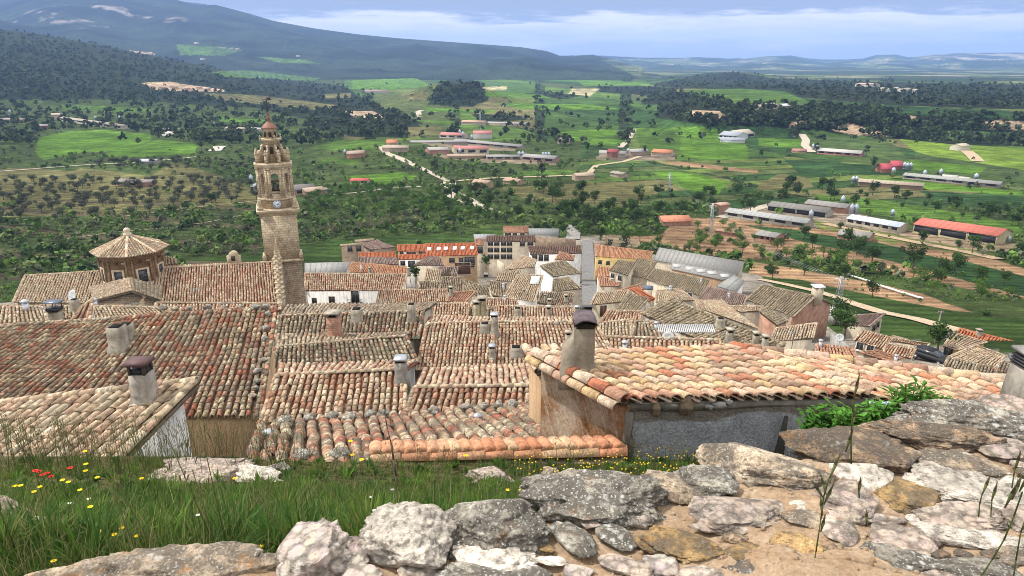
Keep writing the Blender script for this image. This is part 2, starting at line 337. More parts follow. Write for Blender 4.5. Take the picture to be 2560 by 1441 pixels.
FP=[ # (colour, polygon)
 (G_FLD,[(1060,345),(1100,350),(1090,362),(1040,360)]),(G_BRI,[(1400,330),(1520,322),(1560,335),(1440,352)]),(G_FLD,[(820,395),(900,402),(880,412),(800,405)]),(G_BRI,[(1480,345),(1560,350),(1550,365),(1470,362)]),(G_FLD,[(150,262),(330,268),(420,276),(300,282),(160,274)]),(G_FLD,[(640,335),(760,330),(750,342),(650,346)]),(G_BRI,[(880,440),(1000,430),(1060,445),(960,462),(880,458)]),(G_FLD,[(1290,430),(1420,425),(1440,437),(1320,441)]),(G_BRI,[(1030,300),(1180,306),(1280,312),(1150,318)]),(G_BRI,[(1200,228),(1350,236),(1380,246),(1220,242)]),(G_BRI,[(1240,258),(1480,262),(1560,275),(1300,274)]),(G_BRI,[(1440,200),(1600,206),(1640,214),(1460,216)]),(G_BRI,[(1060,268),(1240,276),(1230,284),(1070,280)]),
 ((.24,.20,.14),[(1080,382),(1250,386),(1400,398),(1395,414),(1210,406),(1080,392)]),((.24,.20,.14),[(1490,390),(1690,386),(1690,402),(1500,402)]),((.27,.22,.16),[(1795,532),(1930,508),(2120,530),(2260,560),(2280,590),(2110,565),(1960,575),(1810,550)]),((.30,.23,.15),[(2240,600),(2280,575),(2560,612),(2560,636),(2400,624)]),((.24,.20,.14),[(1030,352),(1180,348),(1290,362),(1290,378),(1120,374)]),
 (SCR,[(-300,560),(0,545),(300,525),(650,505),(665,650),(300,700),(0,760),(-300,760)]),
 (DRY,[(200,420),(380,440),(430,405),(520,430),(660,480),(655,510),(460,520),(240,540),(130,520),(60,470)]),
 (DRY,[(-200,430),(60,420),(200,430),(130,540),(0,545),(-200,560)]),
 (G_BRI,[(95,345),(180,328),(260,325),(375,337),(380,352),(300,378),(215,380),(110,402),(85,380)]),
 (G_BRI,[(300,376),(400,350),(495,360),(485,384),(360,392),(235,392)]),
 (G_FLD,[(770,372),(850,350),(965,348),(960,372),(840,376)]),
 (G_FLD,[(525,180),(620,176),(800,196),(785,203),(560,192)]),
 (G_FLD,[(440,112),(560,118),(610,126),(560,140),(450,137)]),
 (DRY,[(480,232),(640,238),(880,268),(780,275),(560,252)]),
 (DRY,[(810,236),(880,233),(875,245),(815,247)]),
 (G_BRI,[(540,293),(665,300),(665,309),(550,304)]),
 (G_FLD,[(640,142),(760,150),(800,160),(700,158)]),
 (G_BRI,[(880,200),(1040,196),(1080,215),(960,228),(880,222)]),
 (DRY,[(1000,232),(1070,232),(1065,250),(1010,250)]),
 ((.40,.36,.2),[(1205,218),(1268,216),(1265,226),(1215,226)]),
 ((.40,.36,.2),[(1430,222),(1500,222),(1475,242),(1420,234)]),
 (DRY,[(1020,318),(1100,318),(1110,335),(1010,345)]),
 (ROCK,[(850,278),(930,278),(965,295),(900,298)]),
 (DRY,[(1250,470),(1500,455),(1650,480),(1560,520),(1330,505)]),
 (GRS,[(430,650),(660,625),(760,612),(900,590),(1100,585),(1300,560),(1300,600),(1200,640),(900,690),(500,690)]),
 (G_BRI,[(1630,432),(1700,430),(1832,455),(1795,487),(1700,470)]),
 (SOIL,[(1640,405),(1700,404),(1895,425),(1895,433),(1700,416)]),
 (G_FLD,[(1590,322),(1705,318),(1700,378),(1600,385)]),
 (G_BRI,[(1702,318),(1795,318),(1800,355),(1870,360),(1868,400),(1700,395)]),
 (G_BRI,[(1895,345),(2005,350),(2010,372),(1900,365)]),
 ((.075,.115,.035),[(2015,338),(2220,350),(2290,415),(2090,405),(2150,385),(2030,375)]),
 ((.17,.26,.035),[(2250,348),(2390,362),(2560,372),(2700,380),(2700,440),(2470,430),(2440,415),(2290,380)]),
 ((.075,.115,.035),[(2290,385),(2480,412),(2560,425),(2700,430),(2700,480),(2440,455),(2300,430)]),
 (G_BRI,[(2230,405),(2300,400),(2470,420),(2450,436),(2290,425)]),
 (G_DRK,[(1960,400),(2100,408),(2280,420),(2260,440),(2000,436)]),
 (DRY,[(1950,435),(2020,445),(2030,470),(1890,480),(1900,460)]),
 (G_BRI,[(2170,442),(2560,478),(2560,490),(2300,472),(2180,455)]),
 (G_DRK,[(2300,476),(2560,494),(2560,520),(2330,495)]),
 (G_FLD,[(2030,486),(2200,500),(2560,560),(2560,600),(2300,560),(2060,512)]),
 (SOIL,[(1500,590),(1640,590),(1700,545),(1800,545),(2300,600),(2640,690),(2640,760),(2300,700),(2000,640),(1860,650),(1560,600)]),
 (G_DRK,[(1860,562),(1990,575),(2200,610),(2400,650),(2640,710),(2640,760),(2330,680),(2130,630),(1990,600)]),
 ((.17,.19,.06),[(2040,552),(2260,590),(2500,640),(2500,652),(2230,612),(2050,570)]),
 (SOIL,[(2240,605),(2420,640),(2400,655),(2250,622)]),
 ((.36,.23,.13),[(1865,652),(2080,688),(2300,735),(2425,782),(2380,778),(2240,752),(2040,712),(1870,685)]),
 (GRS,[(1870,690),(2100,725),(2400,785),(2700,840),(2700,900),(2400,830),(2100,780),(1870,740)]),
 (GRS,[(1860,690),(2000,700),(2300,790),(2700,800),(2700,960),(2000,960)]),
 ((.33,.26,.17),[(1500,585),(1560,590),(1630,615),(1560,622),(1500,612)]),
 (G_FLD,[(1700,225),(1860,222),(1960,232),(2050,262),(1900,266),(1800,250)]),
 (G_DRK,[(2000,245),(2200,262),(2640,285),(2640,302),(2300,290),(2050,265)]),
 (ROCK,[(1700,275),(1800,278),(1830,300),(1760,300)]),(ROCK,[(1975,305),(2010,303),(2022,318),(1972,322)]),
 (ROCK,[(2070,325),(2120,308),(2200,330),(2225,344),(2120,336)]),(ROCK,[(2260,290),(2330,292),(2325,302),(2270,305)]),(ROCK,[(2450,305),(2500,300),(2640,310),(2640,325),(2460,325)]),
 ((.10,.20,.06),[(2310,330),(2400,325),(2600,340),(2600,352),(2420,348)]),
 (ROCK,[(350,208),(420,205),(560,225),(560,230),(400,228)]),(ROCK,[(325,127),(380,132),(392,138),(340,133)]),
]
def paint(x,y,wood=False):
    z=ground(x,y); p=np.stack([x,y,z],-1); u,v=proj(p)
    n=fbm(x/30,y/30,4,5); n2=fbm(x/7,y/7,3,8); nb=fbm(x/120,y/120,3,77)
    wob=np.minimum(6,1500/np.maximum(y,100))
    u2=u+fbm(x/25,y/25,3,31)*wob*6; v2=v+fbm(x/25,y/25,3,32)*wob
    c=np.empty(x.shape+(3,)); c[:]=G_SCRUB; W=np.full(x.shape,.42)
    # patchwork of fields, world-space cells
    cell=np.stack([np.floor((x*.95+y*.3+12*n)/140),np.floor((y*.95-x*.3)/np.maximum(22,y*.036))],-1).astype(np.int64)
    hsh=_h(cell[...,0],cell[...,1],99); hs2=_h(cell[...,0],cell[...,1],12)
    fld=((v<352)&(v>192)&(u>860))|((u>1450)&(v<520)&(v>300))
    palette=np.array([(.068,.13,.028),(.048,.09,.028),(.095,.16,.034),(.085,.11,.038),(.040,.085,.024),(.12,.16,.040),(.15,.14,.06),(.06,.11,.026)])
    pc=palette[(hsh*7.99).astype(int)]
    c[fld]=pc[fld]; W[fld]=.02
    fr=((x*.95+y*.3+12*n)/140)%1; fr2=((y*.95-x*.3)/np.maximum(22,y*.036))%1
    hedge=fld&((fr<.04)|(fr2<.13))&(fbm(x/60,y/20,3,4)>-.16); c[hedge]=(.03,.05,.02); W[hedge]=.8
    # tractor lines in crops
    ln=.93+.20*np.sin((x*.2+y*.98)*2*np.pi/7)
    for poly in ZF: mm=inpoly(u2,v2,poly); c[mm]=G_FOR; W[mm]=1
    m=y>3300; fr3=np.clip(.5+fbm(x/380,y/260,5,55)*3.2,0,1)[...,None]; c=np.where(m[...,None],np.array(G_FOR)*.55*(1-fr3)+np.array([.030,.045,.024])*fr3,c); W[m]=0
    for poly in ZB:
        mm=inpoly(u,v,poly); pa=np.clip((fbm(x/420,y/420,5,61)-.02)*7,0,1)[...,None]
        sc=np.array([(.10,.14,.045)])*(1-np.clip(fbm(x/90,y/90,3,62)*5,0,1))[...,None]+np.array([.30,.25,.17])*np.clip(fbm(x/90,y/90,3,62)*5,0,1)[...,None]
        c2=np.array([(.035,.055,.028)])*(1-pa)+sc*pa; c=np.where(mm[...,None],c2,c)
    # pale rock scars high on the mountain
    mm=(y>4300)&(u<760)&(v<75); sc=(np.clip((fbm(x/170,y/110,5,81)-.12)*9,0,1)*np.clip((fbm(x/800,y/800,2,82)-.02)*8,0,1)*.6)[...,None]; c=np.where(mm[...,None],c*(1-sc)+np.array([.40,.34,.30])*sc,c)
    mm=(u>2280)&(v<150)&(y>5000); sc=np.clip((fbm(x/300,y/300,4,83)+.05)*7,0,1)[...,None]; c=np.where(mm[...,None],c*(1-sc*.7)+np.array([.42,.34,.26])*sc*.7,c)
    for col,poly in FP:
        mm=inpoly(u2,v2,poly); cc=np.array(col)*(1+.35*n[...,None])*ln[...,None]; c=np.where(mm[...,None],cc,c); W[mm]=.40 if col is SCR else .03 if col is DRY else .015
    mm=inpoly(u,v,[(-300,500),(700,500),(700,700),(-300,770)]); tb=np.clip(np.sin((y+.25*x+14*nb*2)*.16)*3-2,0,1)*(fbm(x/50,y/50,3,9)>-.1); c=np.where((mm&(tb>.2))[...,None],np.array([.11,.095,.055]),c)
    vill=(y<215)&(y>9)&(u>-50); mk=inpoly(u,v,[(720,700),(1240,655),(1420,592),(1500,588),(1500,610),(1900,690),(2100,840),(2700,900),(2700,1400),(-400,1400),(-400,790)])
    W[mk]=0
    c=np.where((mk&(y>10.7))[...,None],np.array([.27,.24,.2]),c)
    c=np.where((y<=11.2)[...,None],np.array([.075,.07,.035])+np.array([.09,.06,.03])*np.clip(n2*3,0,1)[...,None],c)
    if wood: return W
    return c*(1+.5*n2+.35*n+.2*nb)[...,None].clip(.35,1.8)
def terrain():
    ys=np.concatenate([np.linspace(1.5,12,40)[:-1],np.geomspace(12,90,50)[:-1],np.geomspace(90,1200,640)[:-1],np.geomspace(1200,15500,400)])
    aa=np.concatenate([np.linspace(-1.5,-.92,20)[:-1],np.linspace(-.92,.92,1040),np.linspace(.92,1.5,20)[1:]])
    Y,A=np.meshgrid(ys,aa,indexing='ij'); X=A*Y; Z=ground(X,Y); C=paint(X,Y)
    nr,nc=Y.shape; i=np.arange(nr*nc).reshape(nr,nc)
    q=np.stack([i[:-1,:-1],i[:-1,1:],i[1:,1:],i[1:,:-1]],-1).reshape(-1,4)
    mb=MB(); mb.add(np.stack([X,Y,Z],-1).reshape(-1,3),q,c=C.reshape(-1,3))
    m,nt,b,pos,col=newmat('valley_ground',.95,.05)
    n=noise(nt,pos,1.4,5.,.7); n2=noise(nt,pos,.12,5.,.7)
    c=mix(nt,1.,col,ramp(nt,n,[(.3,.62),(.7,1.35)]),'MULTIPLY'); c=mix(nt,1.,c,ramp(nt,n2,[(.3,.75),(.7,1.25)]),'MULTIPLY')
    # canopy relief on the wooded slopes
    n3=noise(nt,pos,.055,7.,.78); c=mix(nt,1.,c,ramp(nt,n3,[(.35,.55),(.65,1.45)]),'MULTIPLY'); c=mix(nt,1.,c,ramp(nt,noise(nt,pos,.006,6.,.7),[(.35,.7),(.65,1.3)]),'MULTIPLY')
    L(nt,c,b.inputs[0]); bump(nt,b,n3,.9,9.)
    o=mb.build('ground',m,smooth=True); tag(o,'green valley floor of fields, scrub and wooded hills',kind='structure')
terrain()
# ------------------------------------------------------------ roads
def ribbon(name,pts,wd,col,label,mat=None,lift=.25,y0=100.):
    us=[];vs=[]
    for (a,b) in zip(pts[:-1],pts[1:]):
        k=max(2,int(math.hypot(b[0]-a[0],b[1]-a[1])/5))
        for i in range(k): us.append(a[0]+(b[0]-a[0])*i/k); vs.append(a[1]+(b[1]-a[1])*i/k)
    us.append(pts[-1][0]);vs.append(pts[-1][1])
    P,ok=hit(us,vs,y0); P=P[ok]
    if len(P)<3: return
    T=np.gradient(P,axis=0)[:,:2]; T/=np.linalg.norm(T,axis=1)[:,None]+1e-9; Nn=np.stack([-T[:,1],T[:,0]],-1)
    W=np.interp(np.linspace(0,1,len(P)),np.linspace(0,1,len(wd)),wd) if isinstance(wd,(list,tuple)) else np.full(len(P),wd)
    rows=[]
    for s in (-1,-.33,.33,1):
        q=P[:,:2]+Nn*(W/2*s)[:,None]; rows.append(np.column_stack([q,ground(q[:,0],q[:,1])+lift]))
    V=np.stack(rows,1); n=len(P); i=np.arange(n*4).reshape(n,4)
    q=np.stack([i[:-1,:-1],i[:-1,1:],i[1:,1:],i[1:,:-1]],-1).reshape(-1,4)
    mb=MB(); mb.add(V.reshape(-1,3),q,c=col); o=mb.build(name,mat or M_CON,smooth=True); tag(o,label,kind='structure')
RD=(.50,.44,.35)
ribbon('dirt_road',[(1262,540),(1210,520),(1160,500),(1130,485),(1118,470),(1122,455)],[5,6,12,10],RD,'pale dirt road climbing from the village to a widening')
ribbon('dirt_road',[(1122,455),(1060,425),(1000,397),(968,385),(955,372),(950,368)],[4,5,7,5],RD,'pale lane past the poultry farms',lift=.3)
ribbon('dirt_road',[(1122,455),(1220,447),(1340,443),(1430,440),(1475,432),(1490,415),(1560,405),(1600,392)],4.5,(.46,.38,.26),'sandy track across the middle of the valley',lift=.35)
ribbon('dirt_road',[(1550,370),(1572,350),(1585,325)],6,RD,'straight pale road between green fields',lift=.4)
ribbon('dirt_road',[(410,340),(425,332),(440,325),(418,322)],14,(.55,.5,.46),'forked white road beside the bright green field')
ribbon('dirt_road',[(535,378),(550,366)],12,(.55,.5,.46),'short white bend of road above the grove')
ribbon('dirt_road',[(-40,432),(60,425),(150,418),(230,412),(330,408),(420,400),(500,392)],4,(.42,.37,.29),'thin track along the olive groves')
ribbon('dirt_road',[(810,490),(900,482),(980,470),(1060,467)],3,(.42,.37,.29),'thin track behind the tower')
ribbon('dirt_road',[(1050,292),(1045,280),(1055,276)],9,RD,'winding pale road in the gully')
ribbon('dirt_road',[(2415,378),(2430,390),(2445,405)],10,(.5,.38,.25),'sandy farm drive in the yellow green field',lift=.5)
ribbon('dirt_road',[(2005,336),(2015,352),(2012,365),(2030,382)],8,RD,'pale track down to the long white shed',lift=.5)
ribbon('dirt_road',[(2130,760),(2200,782),(2290,800),(2370,822),(2440,845)],[3.4,3.4,3.4],(.48,.38,.26),'earth lane below the ploughed strip')
ribbon('dirt_road',[(1900,700),(1960,712),(2040,730),(2100,748),(2130,760)],3.,(.48,.38,.26),'earth lane beside the brick house')
ribbon('dirt_road',[(1800,545),(1860,532),(1930,512)],6,(.48,.42,.34),'farmyard drive in front of the brick hut')
ribbon('dirt_road',[(2060,560),(2180,585),(2290,607),(2400,628),(2500,650)],5,(.42,.31,.2),'earth track in front of the red roofed barn')
ribbon('path',[(169,598),(300,580),(440,569),(527,555),(654,530)],1.6,(.26,.22,.15),'thin path on the terraces left of the tower',lift=.2)
ribbon('path',[(316,541),(400,530),(492,519),(654,502)],1.8,(.28,.23,.15),'upper terrace path below the olive grove',lift=.2)
ribbon('street',[(1478,775),(1474,740),(1471,700),(1470,660),(1470,630),(1468,604)],[3.6,4.0,4.2,4.2],(.21,.205,.2),'steep grey concrete street running down between the houses',lift=.6,y0=120)
ribbon('street',[(1432,600),(1434,585),(1432,570),(1425,562)],6,(.30,.29,.27),'pale road beyond the last houses',lift=.4)
ribbon('street',[(1120,700),(1160,692),(1210,688),(1262,680)],5,(.38,.36,.33),'small paved square with flower beds',lift=.4)
# ------------------------------------------------------------ tiles, houses
PAL={
 'old':[(.56,.45,.29),(.47,.36,.23),(.36,.27,.18),(.50,.29,.19),(.40,.12,.07),(.24,.17,.12),(.62,.52,.36),(.42,.17,.10)],
 'dark':[(.46,.38,.26),(.38,.3,.2),(.54,.45,.31),(.4,.2,.14),(.22,.18,.13),(.58,.49,.35)],
 'red':[(.57,.41,.28),(.46,.25,.16),(.64,.53,.38),(.38,.19,.12),(.60,.45,.32),(.52,.34,.23),(.38,.27,.19),(.62,.50,.34),(.33,.24,.17)],
 'pink':[(.58,.42,.27),(.60,.45,.28),(.56,.35,.25),(.62,.49,.36),(.50,.28,.19),(.58,.45,.28),(.44,.16,.09),(.61,.46,.34),(.57,.40,.30),(.36,.24,.17),(.55,.38,.20)],
 'tan':[(.60,.49,.34),(.54,.42,.28),(.63,.54,.40),(.52,.36,.25),(.44,.34,.24),(.58,.41,.29)],
 'olive':[(.46,.39,.26),(.40,.33,.22),(.53,.45,.32),(.33,.26,.17),(.47,.35,.24)],
 'orange':[(.52,.17,.08),(.50,.15,.075),(.55,.20,.10)],
 'salmon':[(.52,.27,.17),(.56,.32,.21),(.47,.22,.14),(.50,.30,.20)],
 'mauve':[(.30,.20,.17),(.36,.26,.22),(.26,.17,.15),(.42,.34,.29)],
 'brown':[(.17,.105,.08),(.19,.12,.095)],
 'fresh':[(.52,.26,.15),(.5,.22,.12),(.55,.36,.22),(.54,.30,.18)],
}
REDW={'pink':(.16,.14,.12),'red':(.34,.11,.06),'old':(.22,.10,.07),'fresh':(.4,.18,.1),'orange':(.35,.12,.06),'salmon':(.33,.15,.09)}
def tiles(mb,RL,RR,ER,EL,pal,sp=.28,ex=.36,r=None,seed=1,sag=.0,K=5,chan=True,jit=1.,colbands=0.):
    g=np.random.default_rng(seed); r=r or sp*.41
    RL,RR,ER,EL=[np.array(k,float) for k in (RL,RR,ER,EL)]
    wid=(np.linalg.norm(RR-RL)+np.linalg.norm(ER-EL))/2; ln=(np.linalg.norm(EL-RL)+np.linalg.norm(ER-RR))/2
    nc=max(3,int(wid/sp)); nr=max(2,int(ln/ex))
    n=np.cross(ER-EL,RL-EL); n/=np.linalg.norm(n); n=n if n[2]>0 else -n
    def P(s,t):
        s=s[...,None];t=t[...,None]; p=(RL*(1-s)+RR*s)*(1-t)+(EL*(1-s)+ER*s)*t
        if sag: p=p+np.array([0,0,1.])*(sag*(fbm(s[...,0]*wid/3.5+seed,t[...,0]*ln/3+seed,2,seed))[...,None]*2)
        return p
    ac=(RR-RL)/np.linalg.norm(RR-RL)
    P0=np.array(PAL[pal]); und=np.array(REDW.get(pal,P0.mean(0)*.55))
    I,J=np.meshgrid(np.arange(nc),np.arange(nr),indexing='ij'); I=I.ravel();J=J.ravel()
    cu=P0[g.integers(0,len(P0),len(I))]; cu=cu*(1+.28*(g.random((len(I),1))-.5))
    cl=P0[(_h(I//4+seed,J//3,seed)*len(P0)*.999).astype(int)]; cu=cu*.78+cl*.22
    if colbands: cu=cu*(1+colbands*(g.random(nc)[I,None]-.5))
    s=(I+.5)/nc+ (g.random(len(I))-.5)*.13/nc*jit + (vnoise(I*.9,J*.35,seed)-.5)*.38/nc*jit
    th=np.linspace(0,np.pi,K+1)
    slip=(g.random(len(I))-.5)*.22*jit+(g.random(len(I))>.985)*.4*jit; tl=(g.random(len(I))-.5)*.05*jit
    rings=[]
    for k,(tt,rr,lf) in enumerate(((J-.12,.86,0.0),(J+1.0,1.0,.030),(J+1.0,.84,.022))):
        t=np.clip(tt/nr,0,1.02) if k==0 else np.minimum((tt+slip)/nr,1.03)
        c=P(s,t); sh=tl[:,None]*ac if k else 0
        ring=c[:,None,:]+sh[:,None,:]*1. if k else c[:,None,:]
        ring=ring+ac*(np.cos(th)*r*rr)[None,:,None]+n*((np.sin(th)*r*rr*.86+lf*sp/.28+ (.0 if k<2 else -.012))[None,:,None])
        if k: ring=ring+n*((g.random(len(I))*.012*jit)[:,None,None])
        rings.append(ring)
    V=np.stack(rings,1)  # tile,3,K+1,3
    T=len(I); base=np.arange(T)*3*(K+1); q=[]
    for k in range(2):
        for i in range(K):
            q.append(np.stack([base+k*(K+1)+i,base+k*(K+1)+i+1,base+(k+1)*(K+1)+i+1,base+(k+1)*(K+1)+i],-1))
    mb.add(V.reshape(-1,3),np.concatenate(q),c=np.repeat(cu,3*(K+1),0))
    # channels / deck
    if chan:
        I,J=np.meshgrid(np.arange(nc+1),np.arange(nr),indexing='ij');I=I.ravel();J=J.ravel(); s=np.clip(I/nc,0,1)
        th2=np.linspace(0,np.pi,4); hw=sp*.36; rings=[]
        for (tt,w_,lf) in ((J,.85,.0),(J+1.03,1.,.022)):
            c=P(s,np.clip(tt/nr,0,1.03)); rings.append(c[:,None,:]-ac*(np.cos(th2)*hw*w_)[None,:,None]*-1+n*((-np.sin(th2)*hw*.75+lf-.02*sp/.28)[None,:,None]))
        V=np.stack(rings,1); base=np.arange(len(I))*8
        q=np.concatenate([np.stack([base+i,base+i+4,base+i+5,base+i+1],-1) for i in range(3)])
        cc=(P0[g.integers(0,len(P0),len(I))]*.35+und*.65)*.55  # channel colour darkened to paint in the shade of gaps between cover tiles
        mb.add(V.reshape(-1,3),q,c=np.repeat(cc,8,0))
    A=np.array([RL,RR,ER+(RR-ER)*.04,EL+(RL-EL)*.04])-n*.10*sp/.28; B=A-n*(.10 if sp>.26 else .04)
    mb.add(np.concatenate([A,B]),[(0,1,2,3),(7,6,5,4),(0,4,5,1),(1,5,6,2),(2,6,7,3),(3,7,4,0)],c=und*.8)
def caps(mb,a,b,pal,r=.13,ln=.42,seed=3,up=.03,K=6,n=(0,0,1)):
    a=np.array(a,float);b=np.array(b,float);n=np.array(n,float);D=np.linalg.norm(b-a);k=max(1,int(D/ln)); d=(b-a)/D
    e=np.cross(d,n);e/=np.linalg.norm(e); n=np.cross(e,d); g=np.random.default_rng(seed); th=np.linspace(-.1,np.pi+.1,K+1); P0=np.array(PAL[pal])
    for i in range(k):
        p=a+d*D*i/k; p2=a+d*D*(i+1.08)/k; c=P0[g.integers(len(P0))]*(1+.2*(g.random()-.5))
        o=lambda q,rr,l: q+e*(np.cos(th)*rr)[:,None]+n*(np.sin(th)*rr*.8+l)[:,None]
        mb.ring([o(p,r*.85,up),o(p2,r,up+.02),o(p2,r*.82,up+.01)],c,cap=False,close=False)
def gz(p): return float(ground(p[0],p[1]))
WALLC={'white':(.80,.78,.74),'cream':(.55,.48,.37),'beige':(.46,.40,.31),'tan':(.43,.29,.17),'grey':(.33,.32,.3),'stone':(.33,.27,.2),'yellow':(.55,.40,.16),'brick':(.36,.15,.09)}
HOUSES={}
def walls(mb,tops,zb,col,t=None):
    n=len(tops); V=[];
    for p in tops: V.append(p); V.append((p[0],p[1],zb))
    q=[(2*i,2*i+1,2*((i+1)%n)+1,2*((i+1)%n)) for i in range(n)]
    tt=[(0,2*i,2*(i+1)) for i in range(1,n-1)]
    mb.add(V,q,tt,c=col)
def roofY(v):
    v=np.asarray(v,float); r=np.tan(R(PITCH)-np.arctan((720.5-v)/F))
    return float(np.interp(r,[.240,.257,.270,.286,.300,.316,.331,.346,.370,.4265,.470,.518,.58],[262,245,228,205,186,165,118,86,72,49,36,25,17]))
def plane_for(anchor,az,pitch):
    a=R(az); d=np.array([math.sin(a),math.cos(a),0]); n=np.array([d[0]*math.sin(R(pitch)),d[1]*math.sin(R(pitch)),math.cos(R(pitch))]); return n
class House: pass
def house(label,q,az=180,pitch=19,pal='tan',wall='beige',back=None,Y=None,sp=None,mat=None,wmat=None,cat='house',name='house',ev=None,group='tiled houses of the old village',
          sag=None,drop=None,bpitch=13,flat=None,anchor=2,ridge=True,verge=True,hgt=6.5,wins=(),chims=(),under=.0,K=None,ex=None):
    h=House(); q=[np.array(k,float) for k in q]
    ea=q[anchor] if ev is None else np.array(ev); Y=Y or roofY(ea[1]); E=at(ea[0],ea[1],Y); n=plane_for(E,az,pitch)
    C=[hitplane(k[0],k[1],E,n) for k in q]; RL,RR,ER,EL=C
    h.n=n;h.E=E;h.C=C; dist=np.linalg.norm(E)
    sp=sp or (.26 if dist<110 else .36); K=K or (6 if dist<35 else 4 if dist<110 else 3)
    zb=min(gz(c) for c in C)-.6
    zb=min(zb,min(c[2] for c in C)-2.5)
    root=empty(name,((C[2]+C[3])/2*np.array([1,1,0])+np.array([0,0,zb])),label,cat,group); h.root=root
    mat=mat or (M_T1 if pal in('old','dark','olive') else M_T2 if pal in('tan','red','mauve','salmon') else M_T3)
    mb=MB(); seed=int(abs(q[0][0]*7+q[0][1]*13))%9999
    if flat is None:
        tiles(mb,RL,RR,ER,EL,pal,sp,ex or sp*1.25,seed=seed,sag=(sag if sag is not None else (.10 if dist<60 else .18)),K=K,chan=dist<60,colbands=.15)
    else:
        A=np.array([RL,RR,ER,EL]); mb.add(np.concatenate([A,A-n*.15]),[(0,1,2,3),(7,6,5,4),(0,4,5,1),(1,5,6,2),(2,6,7,3),(3,7,4,0)],c=flat)
        L1=np.linalg.norm(RR-RL); k=int(L1/1.1)
        for i in range(k+1):
            s=i/max(1,k); a=RL*(1-s)+RR*s+n*.03; b=EL*(1-s)+ER*s+n*.03; mb.tube(a,b,.05,4,np.array(flat)*.9)
    tops=[]
    cen=sum(C)/4
    inn=[c+(cen-c)*np.array([1,1,0])*min(.12,.35/max(.5,np.linalg.norm((c-cen)[:2]))) for c in C]
    inn=[np.array([c[0],c[1],E[2]-(n[0]*(c[0]-E[0])+n[1]*(c[1]-E[1]))/n[2]-.2]) for c in inn]
    wm=MB(); wc=WALLC[wall] if isinstance(wall,str) else wall; wc=np.array(wc)
    walls(wm,inn,zb,wc); h.inn=inn
    if back is not None:
        az2=az+180; E2=(RL+RR)/2; n2=plane_for(E2,az2,bpitch)
        BL,BR=[hitplane(k[0],k[1],E2,n2) for k in back]
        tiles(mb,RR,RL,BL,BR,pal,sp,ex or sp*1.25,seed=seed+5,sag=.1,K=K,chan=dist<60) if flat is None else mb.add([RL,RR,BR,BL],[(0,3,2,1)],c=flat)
        t2=[RR,RL,BL,BR]; c2=sum(t2)/4; t2=[c+(c2-c)*.06-np.array([0,0,.25]) for c in t2]; walls(wm,t2,zb,wc)
    if flat is None and ridge: caps(mb,RL,RR,pal if pal not in('old','dark','red') else 'tan',sp*.45,.42 if dist<110 else .8,seed)
    if flat is None and verge and dist<120: 
        caps(mb,RL,EL,pal,sp*.40,.4,seed+1,n=n); caps(mb,RR,ER,pal,sp*.40,.4,seed+2,n=n)
    h.roof=mb.build('roof',mat,root); h.wall=wm.build('wall',wmat or (M_BR if wall=='brick' else M_RUB if wall=='stone' else M_PL),root)
    for c in chims: chim(h,*c)
    for c in wins: window(h,*c)
    HOUSES[label]=h; return h
def roofpt(h,u,v): return hitplane(u,v,h.E,h.n)
